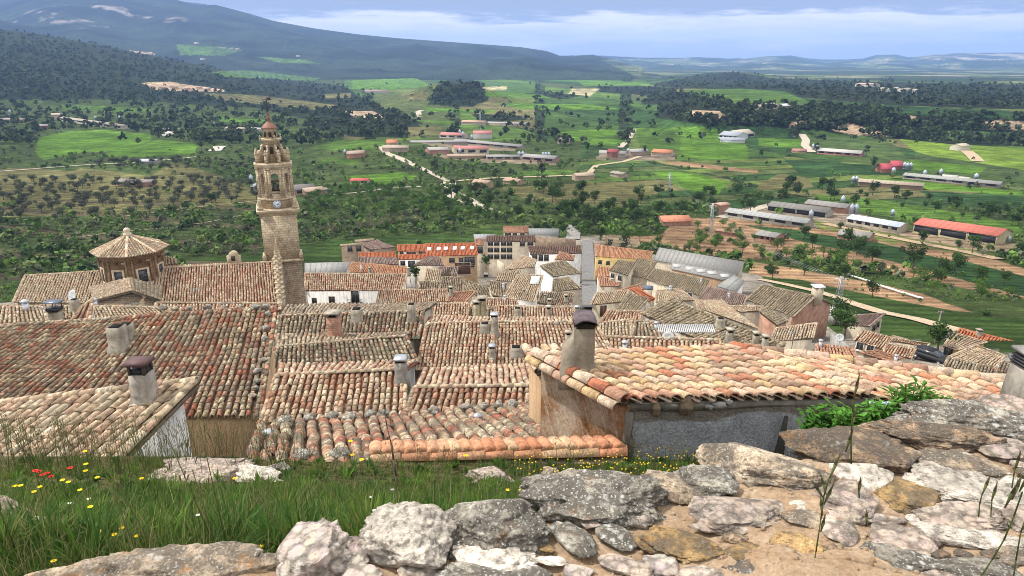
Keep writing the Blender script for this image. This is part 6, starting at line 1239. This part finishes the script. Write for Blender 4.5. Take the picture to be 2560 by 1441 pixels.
shed('small white house with a bright red roof in the orchard',876,462,921,462,7,3.,(.50,.13,.11),(.64,.6,.55),nwin=2,cat='house'); shed('tan tiled farmhouse below the olive trees',1180,470,1219,473,9,4.2,(.46,.33,.24),(.45,.33,.22),nwin=2,cat='house'); shed('low tan tiled house right of the olive trees',1257,459,1293,464,9,2.6,(.46,.33,.24),(.45,.33,.22)); shed('tan stone house beside the sandy track',1440,453,1486,451,9,4,(.44,.35,.26),(.45,.35,.24)); shed('grey farmhouse among the vegetable plots',1394,361,1419,362,12,5,(.40,.38,.35),(.48,.4,.32))
shed('ochre store at the foot of the orchard track',1525,441,1555,446,7,3,(.4,.36,.3),(.42,.34,.26))
shed('far pink-roofed farm below the mountain',912,232,969,232,14,6,(.52,.36,.32),(.55,.48,.42))
shed('long grey-roofed brick shed in the left meadow',292,464,345,468,9,3.,(.33,.30,.28),BK,wm=M_BR,nwin=2); shed('brick end of the left meadow shed',346,468,380,468,8,3.6,(.36,.32,.3),(.42,.2,.12),wm=M_BR); shed('pale metal roofed shed behind the olives',337,410,388,411,9,2.5,(.58,.62,.66),(.36,.33,.28))
shed('long cream farm building with a row of trees in front',150,302,306,324,11,4.5,(.44,.38,.33),(.55,.5,.42),nwin=7); shed('tan tiled house on top of the cream farm',131,300,167,299,14,8,(.48,.40,.3),(.5,.42,.32)); shed('red fronted shed with a grey roof at the left',84,322,121,323,10,4.5,(.36,.33,.33),(.45,.10,.10)); shed('brick farm block at the left edge',-20,305,60,306,12,4,(.42,.36,.32),(.40,.22,.16))
shed('pale farm left of the tower top, beyond the grove',562,328,612,330,10,4,(.46,.38,.32),(.5,.45,.38)); shed('white-walled farm left of the tower cap',618,327,664,330,9,3,(.5,.5,.48),(.6,.58,.54)); shed('dark metal roofed farm right of the belfry',738,490,790,486,14,4,(.22,.20,.19),(.40,.28,.2),nwin=2); shed('tan roofed wing of the farm right of the belfry',765,492,812,487,10,3.4,(.45,.35,.26),(.42,.3,.2)); shed('small pink block at the end of that farm',806,486,821,484,5,3,(.4,.3,.27),(.55,.42,.38)); shed('grey metal shed left of the belfry',628,476,652,479,8,3,(.34,.38,.41),(.35,.33,.3))
for i,(u,v) in enumerate(((372,222),(404,224),(432,222),(462,226),(490,222),(508,227))): shed('crumbling pinkish farmstead below the dark wood',u,v,u+14,v,10,5,(.48,.36,.28),(.5,.38,.28),group='pinkish hamlet below the wood')
for i,(u,v) in enumerate(((485,110),(555,122),(575,124),(590,125),(500,150),(740,143))): shed('tiny pale farm high on the mountain foot',u,v,u+9,v,16,9,(.5,.42,.35),(.62,.56,.48),group='tiny farms at the mountain foot')
def silo(u,v,h_,r,lab):
    P,ok=hit([u],[v],120.); p=P[0]; root=empty('silo',p,lab,'silo','feed silos of the farms'); mb=MB(); c=(.40,.44,.50); r=r*.75
    mb.lathe(p,[(r,h_*.25),(r,h_*.85),(r*.15,h_),(r*.12,h_*1.03)],14,c); mb.lathe(p,[(r*.25,h_*.08),(r,h_*.25)],14,c); mb.build('tank',M_METAL,root)
    mb=MB()
    for k in range(4): a=k*np.pi/2+.4; mb.tube(p+[math.cos(a)*r*.9,math.sin(a)*r*.9,-.5],p+[math.cos(a)*r*.9,math.sin(a)*r*.9,h_*.3],.08,4,(.4,.4,.4))
    mb.build('legs',M_METAL,root)
SIL=[(2025,556,6,1.4,'lone silo at the end of the long grey shed'),(2127,542,6.5,1.5,'left of the twin silos behind the pale blue roof'),(2138,542,6.5,1.5,'right of the twin silos behind the pale blue roof'),(2105,517,6,1.6,'silo beside the brick shed in the farmyard'),(2230,546,4.5,1.3,'squat silo right of the pale blue roof'),
 (1150,342,8,2,'silo beside the left pink roofed hall'),(1158,350,9,2,'tall silo in front of the left pink hall'),(1180,356,8,2,'silo over the long grey poultry shed'),(1150,388,6,1.8,'silo left of the long pink hall'),(1298,396,6,1.8,'left silo of the grey farm row'),(1307,396,6,1.8,'right silo of the grey farm row'),(1358,398,6,1.7,'first of three silos on the right of the farm row'),(1365,398,6,1.7,'middle of three silos on the right of the farm row'),(1372,398,6,1.7,'last of three silos on the right of the farm row'),
 (863,392,6,1.6,'blue-white silo beside the brown shed'),(630,468,8,1.6,'slim silo just left of the belfry'),(27,290,9,2.2,'silo at the left edge farm'),(156,296,8,2,'silo in front of the cream farm'),(240,303,7,2,'silo behind the cream farm roof'),(301,306,9,2.2,'white silo at the right end of the cream farm'),(538,318,7,2,'silo left of the pale farm beyond the grove'),(668,326,9,1.6,'slim silo touching the tower cap'),
 (2232,440,6,1.8,'silo before the crimson roofs'),(2260,426,6,1.8,'first silo right of the crimson roofs'),(2267,427,6,1.8,'second silo right of the crimson roofs'),(2275,427,6,1.8,'third silo right of the crimson roofs'),(2310,447,6,1.6,'silo over the longest shed row'),(2350,444,6,1.6,'silo before the greenhouses'),(2132,460,5,1.7,'left silo of the tan poultry shed'),(2140,460,5,1.7,'right silo of the tan poultry shed'),(2438,456,6,1.8,'silo at the right of the greenhouses'),(2032,376,6,1.8,'left silo at the white-roofed shed'),(2042,378,6,1.8,'right silo at the white-roofed shed'),(2505,607,3,1.,'small white tank right of the red roofed barn'),(2520,608,3,1.,'last small white tank at the right'),(1570,388,6,1.8,'silo in the hamlet by the straight road')]
for s_ in SIL: silo(*s_)
# masts, pylons, poles, wires
def lattice(p,h_,w_,lab,name='pylon',cat='pylon',arms=True):
    root=empty(name,p,lab,cat); mb=MB(); c=(.42,.44,.46); n=9; t=.05*h_/9
    for sx,sy in((-1,-1),(1,-1),(1,1),(-1,1)): mb.tube(p+[sx*w_,sy*w_,-1],p+[sx*w_*.25,sy*w_*.25,h_],t,4,c)
    for i in range(n):
        a,b=i/n,(i+1)/n; wa=w_*(1-.75*a);wb=w_*(1-.75*b)
        for s in(-1,1): mb.tube(p+[-s*wa,-wa,a*h_],p+[s*wb,-wb,b*h_],t*.6,4,c); mb.tube(p+[-s*wa,wa,a*h_],p+[s*wb,wb,b*h_],t*.6,4,c); mb.tube(p+[wa,-s*wa,a*h_],p+[wb,s*wb,b*h_],t*.6,4,c)
    mb.build('lattice',M_METAL,root)
    if arms:
        for f in(.80,.93): mb=MB(); mb.tube(p+[-w_*1.7,0,h_*f],p+[w_*1.7,0,h_*f],t*1.2,4,c); mb.lathe(p+[-w_*1.6,0,h_*f-.35],[(.06,0),(.1,.15),(.06,.3)],6,(.3,.25,.2)); mb.lathe(p+[w_*1.6,0,h_*f-.35],[(.06,0),(.1,.15),(.06,.3)],6,(.3,.25,.2)); mb.build('crossarm',M_METAL,root)
    return p+[0,0,h_*.9]
pb_=at(2092,778,118.); gzp=gz(pb_); t1=lattice(np.array([pb_[0],pb_[1],pb_[2]]),6.6,.75,'lattice pylon on a white concrete block behind the brick house')
mb=MB(); mb.box(pb_-[0,0,.9],(.95,.95,1.5),col=(.6,.58,.55)); o=mb.build('concrete_block',M_CON); tag(o,'white concrete block carrying the nearest lattice pylon','concrete block')
P,_=hit([1775,1672],[592,492],150.); t2=lattice(P[0],14.5,1.,'lattice pylon at the edge of the brown orchard'); t3=lattice(P[1],14,1.,'far thin pylon beside the bright green field')
P,_=hit([1201],[330],150.); lattice(P[0],24,1.2,'tall antenna mast between the pink roofed halls','antenna_mast','antenna mast',False)
mb=MB()
for s in(-1,0,1):
    for a,b in((t1,t2),(t2,t3)):
        a=a+[s*.8,0,0];b=b+[s*.8,0,0]; k=12; prev=a
        for i in range(1,k+1): f=i/k; q_=a*(1-f)+b*f-[0,0,4*f*(1-f)*3]; mb.tube(prev,q_,.03,3,(.35,.36,.36)); prev=q_
o=mb.build('power_lines',M_METAL); tag(o,'three thin power lines strung between the pylons','power lines')
pp=at(2338,850,92.); tp=at(2358,772,93.); r_=empty('utility_pole',pp-[0,0,2],'grey concrete utility pole beside the earth lane','utility pole'); mb=MB(); mb.tube(pp-[0,0,3],[pp[0],pp[1],tp[2]],.13,8,(.42,.39,.33),.09); mb.build('pole',M_CON,r_); mb=MB(); q_=np.array([pp[0],pp[1],tp[2]-.3]); mb.box(q_,(.5,.05,.05),col=(.35,.33,.3)); mb.box(q_+[0,0,.25],(.3,.05,.04),col=(.35,.33,.3)); mb.lathe(q_+[.3,0,.05],[(.07,0),(.1,.15),(.05,.28)],8,(.3,.25,.2)); mb.lathe(q_+[-.3,0,.05],[(.07,0),(.1,.15),(.05,.28)],8,(.3,.25,.2)); mb.build('crossarm',M_CON,r_)
mb=MB(); a=at(2110,700,140); P1,_=hit([2120,2305],[690,752],140.)
k=30; prev=P1[0]+[0,0,.6]; g=np.random.default_rng(1)
for i in range(1,k+1): f=i/k; q_=P1[0]*(1-f)+P1[1]*f; q_[2]=ground(q_[0],q_[1])+.5+.1*g.random(); mb.tube(prev,q_,.32,5,(.66,.63,.6)); prev=q_
o=mb.build('plastic_strip',M_PAINT); tag(o,'long white plastic strip lying on the ploughed field','plastic strip')
# roof clutter
def dish(u,v,Y,r,lab):
    p=at(u,v,Y); root=empty('satellite_dish',p-[0,0,.8],lab,'satellite dish'); mb=MB(); t=np.arange(16)*np.pi/8; nv=np.array([-.5,-.75,.4]); nv/=np.linalg.norm(nv); e=np.cross(nv,[0,0,1]);e/=np.linalg.norm(e);f=np.cross(e,nv)
    mb.ring([p+nv*d_+(np.cos(t)[:,None]*e+np.sin(t)[:,None]*f)*r*k for d_,k in((0,.1),(.05,.6),(.14,1.),(.12,1.),(.02,.6))],(.42,.43,.44)); mb.tube(p,p-[0,0,.9],.03,5,(.4,.4,.4)); mb.tube(p-[0,0,.2],p+nv*.6,.015,4,(.3,.3,.3)); mb.build('dish',M_PAINT,root)
dish(183,741,60,.62,'white satellite dish left of the church transept'); dish(1672,846,40,.42,'white satellite dish among the middle right roofs'); dish(2100,845,62,.0001+.4,'grey satellite dish above the small red wall')
def aerial(u,v,Y,h_,lab):
    p=at(u,v,Y); root=empty('tv_aerial',p-[0,0,h_],lab,'tv aerial'); mb=MB(); mb.tube(p-[0,0,h_+.6],p,.03,4,(.12,.12,.12)); mb.tube(p+[-.5,0,-.1],p+[.6,0,.05],.02,4,(.2,.2,.2))
    for k in range(7): x=-.45+.16*k; mb.tube(p+[x,0-.25,-.08+.02*k],p+[x,.25,-.08+.02*k],.012,4,(.25,.25,.25))
    mb.build('antenna',M_METAL,root)
aerial(488,722,55,1.9,'tv aerial in front of the church nave'); aerial(104,770,40,1.9,'dark tv aerial left of the metal cowl'); aerial(1553,818,46,1.2,'thin aerial on the tan roofs right of the tall chimney'); aerial(1183,800,50,1.,'small aerial near the double chimney')
for u,v,Y,lab in ((560,758,55,'aerial above the reddish strip near the nave end'),(330,760,48,'aerial above the pale roof left of the dome foot'),(955,752,70,'aerial at the balcony house corner'),(1130,745,80,'aerial beside the fan shaped roof'),(1345,752,75,'aerial above the dark roof by the street'),(1620,765,70,'aerial over the grooved roof'),(1700,735,90,'aerial on the tiled roof near the mauve one'),(1860,800,60,'aerial on the long diagonal roof'),(1985,830,55,'aerial over the tan roof below the brick house'),(1395,805,40,'aerial among the joined red roofs'),(2290,850,78,'aerial on the cream striped house'),(2420,870,72,'aerial on the gabled tan roof')): aerial(u,v,Y,1.3,lab)
def car(u,v,ang,col,lab):
    p=hit([u],[v],60.)[0][0]; root=empty('parked_car',p,lab,'car'); ca,sa=math.cos(R(ang)),math.sin(R(ang)); ax=np.array([ca,sa,0]);ay=np.array([-sa,ca,0]); az_=np.array([0,0,1.])
    T=lambda x,y,z: p+ax*x+ay*y+az_*z
    sec=[(-2.2,.75,.45,.85),(-2.0,.86,.35,.95),(-.9,.88,.32,1.0),(.9,.88,.32,1.0),(1.9,.84,.35,.9),(2.2,.72,.45,.75)]
    mb=MB(); mb.ring([np.array([T(x,-w_,lo),T(x,w_,lo),T(x,w_,hi),T(x,-w_,hi)]) for x,w_,lo,hi in sec],col); mb.build('body',M_PAINT,root)
    mb=MB(); mb.ring([np.array([T(x,-w_,.96),T(x,w_,.96),T(x,w_*.86,hi),T(x,-w_*.86,hi)]) for x,w_,hi in ((-1.9,.82,1.0),(-1.5,.82,1.45),(.4,.82,1.48),(1.2,.82,1.0))],(.03,.035,.04)); mb.build('windows',M_GLASS,root)
    mb=MB(); mb.box(T(-.55,0,1.5),(.95,.66,.03),ax,ay,az_,col); mb.build('roof',M_PAINT,root)
    for x in(-1.35,1.35):
        for s in(-1,1):
            mb=MB(); c=T(x,s*.8,.33); t=np.arange(14)*2*np.pi/14; mb.ring([c+ay*o_+(np.cos(t)[:,None]*ax+np.sin(t)[:,None]*az_)*.33 for o_ in(-.1,.1)],(.02,.02,.02)); o=mb.build('wheel',M_PAINT,root); mb=MB(); mb.ring([c+ay*(o_+s*.03)+(np.cos(t)[:,None]*ax+np.sin(t)[:,None]*az_)*.19 for o_ in(-.09,.09)],(.4,.4,.4)); mb.build('rim',M_METAL,o)
    for s in(-1,1): mb=MB(); mb.box(T(2.16,s*.55,.68),(.05,.16,.08),ax,ay,az_,(.6,.6,.6)); mb.build('headlight',M_GLASS,root)
car(2325,903,-58,(.012,.013,.018),'dark blue-black car parked in front of the yellow house')
# ------------------------------------------------------------ trees
def crown(kind,seed,nl,size,blobs,rad,zc,zr,col,colv):
    g=np.random.default_rng(seed); bl=[]
    for i in range(blobs):
        a=g.uniform(0,2*np.pi); r=rad*g.uniform(.15,.75); bl.append((math.cos(a)*r,math.sin(a)*r,zc+g.uniform(-.6,.75)*zr,g.uniform(.28,.55)*rad))
    bl=np.array(bl); k=g.integers(0,blobs,nl); dv=g.normal(0,1,(nl,3)); dv/=np.linalg.norm(dv,axis=1)[:,None]; rr=bl[k,3]*g.uniform(.55,1.1,nl)
    c=bl[k,:3]+dv*rr[:,None]*[1,1,.8]; n=dv+g.normal(0,.6,(nl,3)); n/=np.linalg.norm(n,axis=1)[:,None]; e=np.cross(n,g.normal(0,1,(nl,3))); e/=np.linalg.norm(e,axis=1)[:,None]; f=np.cross(n,e); s=size*g.uniform(.6,1.3,nl)[:,None]
    V=np.stack([c-e*s*.6,c-f*s,c+e*s*.6,c+f*s],1).reshape(-1,3); q=np.arange(nl*4).reshape(-1,4); tone=(g.random((blobs,1))-.5)[k]*.5+1; C=np.array(col)*(1+(g.random((nl,1))-.5)*colv)*tone
    mb=MB(); mb.add(V,q,c=np.repeat(C,4,0)); return mb,bl
def trunkm(h_,r,bl,col=(.13,.10,.075),nb=4):
    mb=MB(); mb.tube((0,0,-.3),(.03*h_,0,h_),r,7,col,r*.6)
    for b in bl[:nb]: mb.tube((.03*h_,0,h_*.9),b[:3],r*.5,5,col,r*.15)
    return mb
KINDS={ # crown params: nl,size,blobs,rad,zc,zr,col,colv ; trunk h,r
 'olive_tree':((620,.20,14,2.3,2.7,1.1,(.075,.085,.055),.7),(1.5,.22)),
 'almond_tree':((640,.18,15,2.1,2.6,1.1,(.075,.14,.028),.7),(1.4,.14)),
 'leafy_tree':((800,.24,18,2.5,3.7,2.2,(.045,.085,.022),.7),(2.2,.2)),
 'pine_tree':((560,.22,16,2.1,4.6,2.5,(.022,.040,.018),.6),(3.,.2)),
 'bare_bush':((520,.15,14,2.6,2.3,1.6,(.13,.115,.075),.6),(1.,.2)),
 'flowering_bush':((360,.12,10,1.4,1.3,.8,(.22,.24,.17),.7),(.5,.06)),
}
MESH={}
for kd,(cpar,tp_) in KINDS.items():
    MESH[kd]=[]
    for s_ in range(4):
        mb,bl=crown(kd,s_*7+len(kd),*cpar); tm=trunkm(tp_[0],tp_[1],bl); MESH[kd].append((mb.mesh(kd+'_crown',M_LEAF),tm.mesh(kd+'_trunk',M_BARK)))
CNT={}
def plant(kd,p,sc_,lab,group,parts=False,cat=None):
    CNT[kd]=CNT.get(kd,0)+1; g=random.random(); mi=random.randrange(4); rz=random.random()*6.28
    root=bpy.data.objects.new(kd,None); root.empty_display_size=.3; COL.objects.link(root); root.location=tuple(map(float,p)); root.scale=(sc_,sc_,sc_*(.9+.25*g)); root.rotation_euler=(0,0,rz); tag(root,lab,cat or kd.replace('_',' ').replace('almond ','').replace('leafy ',''),group)
    for nm,me in(('crown',MESH[kd][mi][0]),('trunk',MESH[kd][mi][1])):
        o=bpy.data.objects.new(nm,me); COL.objects.link(o); o.parent=root
def orchard(kd,poly,sx,sy,ang,lab,group,sc0=.9,sc1=1.2,keep=1.,mx=300,jit=.25,avoid=()):
    pu=[p[0] for p in poly];pv=[p[1] for p in poly]; P,_=hit(pu,pv,120.); x0,x1=P[:,0].min(),P[:,0].max();y0,y1=P[:,1].min(),P[:,1].max(); ca,sa=math.cos(R(ang)),math.sin(R(ang)); cx,cy=(x0+x1)/2,(y0+y1)/2; D=math.hypot(x1-x0,y1-y0)/2
    I,J=np.meshgrid(np.arange(-D,D,sx),np.arange(-D,D,sy)); I=I+rng.normal(0,sx*jit,I.shape);J=J+rng.normal(0,sy*jit,J.shape); X=(cx+I*ca-J*sa).ravel();Y=(cy+I*sa+J*ca).ravel(); k=Y>130; X,Y=X[k],Y[k]; Z=ground(X,Y)
    u,v=proj(np.stack([X,Y,Z],-1)); m=inpoly(u,v,poly)&(rng.random(len(X))<keep)
    for av in [[(1855,646),(2080,682),(2300,728),(2445,784),(2380,786),(2240,760),(2040,722),(1855,694)],[(1870,560),(2000,572),(2400,640),(2560,680),(2560,710),(2330,660),(2130,622),(1990,595)]]: m&=~inpoly(u,v,av)
    X,Y,Z=X[m],Y[m],Z[m]; o=np.argsort(Y)[:mx]
    for i in o: plant(kd,(X[i],Y[i],Z[i]),random.uniform(sc0*.75,sc1*1.15),lab,group)
    return len(o)
tot=[]
tot.append(orchard('olive_tree',[(-60,440),(60,432),(230,425),(420,440),(520,450),(640,470),(650,500),(430,535),(200,548),(110,560),(-60,555)],8.5,9,20,'silvery olive tree in the dry grove left of the bell tower','olive trees of the left grove',.85,1.25,.8,215,.28,avoid=[(380,425,),][:0]))
tot.append(orchard('olive_tree',[(200,402),(640,392),(645,425),(240,428)],9,11,5,'dark olive tree in the row behind the left meadow','olive trees behind the meadow',.9,1.3,.75,60))
tot.append(orchard('almond_tree',[(758,476),(900,470),(1100,475),(1250,525),(1240,560),(1000,540),(760,540)],7,8,15,'bright green orchard tree right of the bell tower','orchard trees right of the tower',.9,1.25,.9,170))
tot.append(orchard('almond_tree',[(1500,590),(1650,580),(1800,560),(1870,600),(2050,640),(2340,700),(2540,745),(2600,790),(2440,760),(2100,690),(1880,650),(1640,622),(1510,612)],7.5,8.5,-12,'green orchard tree in the brown plots right of the village','orchard trees on the brown soil',.8,1.3,.62,115))
tot.append(orchard('leafy_tree',[(1060,500),(1260,470),(1420,470),(1520,520),(1640,540),(1500,590),(1400,560),(1180,560)],13,13,0,'full green tree in the thickets above the village','trees in the thickets above the village',.8,1.35,.75,75,.4))
tot.append(orchard('leafy_tree',[(1430,500),(1700,490),(2040,470),(2560,530),(2560,570),(2250,530),(2050,510),(1800,545),(1600,560),(1440,580)],14,12,-10,'green tree in the hedgerows among the farms','hedgerow trees among the farms',.8,1.3,.7,100,.4))
tot.append(orchard('leafy_tree',[(-40,550),(120,560),(300,600),(200,680),(-40,740)],12,10,0,'dark bushy tree on the terraces left of the dome','bushy trees on the left terraces',.5,.9,.35,25,.4))
tot.append(orchard('leafy_tree',[(2000,560),(2560,640),(2600,780),(2440,740),(2240,690),(2060,650),(1960,620)],10,10,-12,'darker leafy tree among the right hand orchards','darker trees in the right orchards',.7,1.2,.35,60,.4))
for (u,v,s_) in ((780,592,1.0),(805,588,1.1),(835,588,1.35),(870,582,1.0),(905,578,1.25),(930,575,1.3),(960,572,1.35),(985,568,1.5),(1015,566,1.5),(1045,566,1.3),(760,596,.9),(560,640,.7),(600,632,.8),(640,640,1.0),(530,628,.6)):
    P,_=hit([u],[v],120.); plant('bare_bush',P[0],s_,'rounded greyish brown thicket along the meadow beside the tower','brown thickets beside the meadow',cat='bush')
for (u,v,s_,lab) in ((75,372,1.6,'big dark pine at the left edge of the bright field'),(1354,452,1.7,'big round dark pine in the middle of the valley'),(505,378,1.4,'dark tree standing right of the bright field'),(1468,385,1.5,'tall dark tree left of the hamlet'),(1500,380,1.3,'dark cypress group beside the hamlet'),(1240,455,1.3,'round dark tree left of the farm row'),(1085,435,1.5,'round dark tree below the pink roofed halls'),(1610,388,1.2,'dark tree in the hamlet by the straight road'),(95,300,1.8,'dark pine beside the red fronted shed'),(165,312,1.5,'dark tree in front of the cream farm, left'),(220,318,1.6,'dark tree in front of the cream farm, second'),(262,322,1.7,'dark tree in front of the cream farm, third'),(325,324,1.9,'dark tree at the right end of the cream farm'),(624,326,1.5,'dark cypress left of the tower cap'),(770,345,1.6,'dark tree right of the tower cap'),(1560,640,1.0,'second fir in front of the yellow-walled house'),(1522,655,1.15,'fir in front of the yellow-walled house'),(2040,384,1.3,'cypress at the left end of the white-roofed shed'),(2165,392,1.5,'cypress at the right end of the white-roofed shed'),(2180,430,1.6,'big dark tree beside the crimson roofs'),(1970,470,1.2,'dark pine in the hedgerow'),(1990,500,1.3,'cypress clump behind the brick shed'),(1900,400,1.2,'tree at the corner of the ploughed strip'),(620,600,.9,'green tree at the tower foot')):
    P,_=hit([u],[v],120.); plant('pine_tree',P[0],s_,lab,'dark pines and cypresses in the valley')
for (u,v,s_,kd,lab) in ((1340,590,.9,'leafy_tree','bright tree in front of the grey barn'),(1500,600,1.,'leafy_tree','leafy tree at the top of the street, right'),(1455,590,1.1,'leafy_tree','leafy tree at the top of the street, left'),(1470,582,1.1,'leafy_tree','leafy tree just behind the street top'),(1590,560,1.1,'leafy_tree','tree left of the salmon-roofed brick shed'),(1408,590,.9,'leafy_tree','tree right of the grey barn'),(1196,600,.6,'leafy_tree','bush left of the beige house annexe'),(530,512,1.3,'leafy_tree','round green tree alone in the dry meadow'),(2110,700,.9,'leafy_tree','tree between the earth lane and the pylon'),(2180,745,.8,'leafy_tree','tree beyond the earth lane'),(2010,690,.9,'leafy_tree','dark tree above the brick house'),(1930,700,.8,'leafy_tree','tree beside the grey corrugated shed')):
    P,_=hit([u],[v],110.); plant(kd,P[0],s_,lab,'single trees near the village')
for (u,v,Y,s_,lab) in ((2112,835,85,.75,'round green tree in front of the lone beige house'),(2092,800,112,.8,'dark tree at the foot of the brick house'),(2345,870,80,.75,'dark bush left of the yellow house'),(1215,668,172,.6,'green shrub in the yard below the beige house'),(1040,700,125,.5,'small dark tree beside the white gable'),(2460,800,130,.5,'shrub on the bank above the orange roof')):
    p=at(u,v,Y); plant('leafy_tree',p-[0,0,.5],s_,lab,'single trees near the village')
p=at(1118,690,128); plant('bare_bush',p-[0,0,1.5],.7,'bare grey tree standing between the centre roofs','single trees near the village',cat='tree')
for (u,v,s_) in ((70,590,.9),(205,600,.8),(540,620,.7),(2455,640,1.3),(2440,560,.9),(2160,560,.9),(1780,470,.9),(720,610,.7)):
    P,_=hit([u],[v],120.); plant('flowering_bush',P[0],s_,'pale blossoming shrub on the slopes','pale blossoming shrubs',cat='bush')
print('trees',tot,CNT)
# distant woodland: thousands of crowns, one object
def woods(n,v0,v1,seed,size,leaf,nl,cols,name,lab,thr,ymin,ymax):
    g=np.random.default_rng(seed); u=g.uniform(-150,2710,n); v=g.uniform(v0,v1,n); P,ok=hit(u,v,130.,4200.); P=P[ok]; W=paint(P[:,0],P[:,1],True)
    k=(W*(.9+fbm(P[:,0]/80,P[:,1]/80,3,6)*1.4)>g.random(len(W))*thr)&(P[:,1]>ymin)&(P[:,1]<ymax); P=P[k]; n=len(P); s=g.uniform(.6,1.3,n)*size
    dv=g.normal(0,1,(n,nl,3)); dv/=np.linalg.norm(dv,axis=2)[...,None]; dv[...,2]=np.abs(dv[...,2])*1.1-.2; c=P[:,None,:]+dv*(s[:,None,None]*g.uniform(.5,1,(n,nl,1)))*[.85,.85,1.]+np.array([0,0,.75])*s[:,None,None]
    nn=dv+g.normal(0,.5,(n,nl,3)); nn/=np.linalg.norm(nn,axis=2)[...,None]; e=np.cross(nn,g.normal(0,1,(n,nl,3))); e/=np.linalg.norm(e,axis=2)[...,None]; f=np.cross(nn,e); sz=(leaf*s)[:,None,None]*g.uniform(.6,1.2,(n,nl,1))
    V=np.stack([c-e*sz,c-f*sz,c+e*sz,c+f*sz],2).reshape(-1,3); C=np.array(cols)[g.integers(0,len(cols),n)]*g.uniform(.75,1.25,(n,1)); C=np.repeat(C[:,None,:],nl,1)*g.uniform(.7,1.3,(n,nl,1)); mb=MB(); mb.add(V,np.arange(len(V)).reshape(-1,4),c=np.repeat(C.reshape(-1,3),4,0))
    o=mb.build(name,M_LEAF); tag(o,lab,kind='stuff'); print(name,n)
DK=[(.036,.056,.022),(.048,.070,.028),(.030,.046,.020),(.055,.08,.03)]; MX=[(.075,.13,.03),(.055,.10,.026),(.095,.11,.06),(.10,.17,.036),(.04,.07,.025),(.12,.16,.05)]
woods(18000,60,372,1,5.0,.42,12,DK,'distant_pine_woods','dark pine woods covering the hills and gullies of the valley',1.0,700,4200)
woods(15000,250,700,2,1.9,.42,24,MX,'valley_scrub_trees','scattered scrub, olive and hedge trees across the valley floor',1.0,135,900)
woods(26000,390,760,3,.75,.32,14,MX[:4],'slope_bushes','low bushes and rough herbs on the near valley slopes',.9,125,420)
# ------------------------------------------------------------ haze
mb=MB(); mb.box((0,9800,250),(16500,10500,420),col=(.5,.5,.5)); hz=bpy.data.materials.new('haze_air'); hz.use_nodes=True; nt=hz.node_tree; nt.nodes.clear(); ou=N(nt,'ShaderNodeOutputMaterial'); pv=N(nt,'ShaderNodeVolumePrincipled'); pv.inputs['Color'].default_value=(.32,.52,1.,1); pv.inputs['Density'].default_value=.00007; pv.inputs['Anisotropy'].default_value=.1; L(nt,pv.outputs[0],ou.inputs['Volume'])
o=mb.build('haze',hz); tag(o,'thin bluish air over the whole valley',kind='stuff')
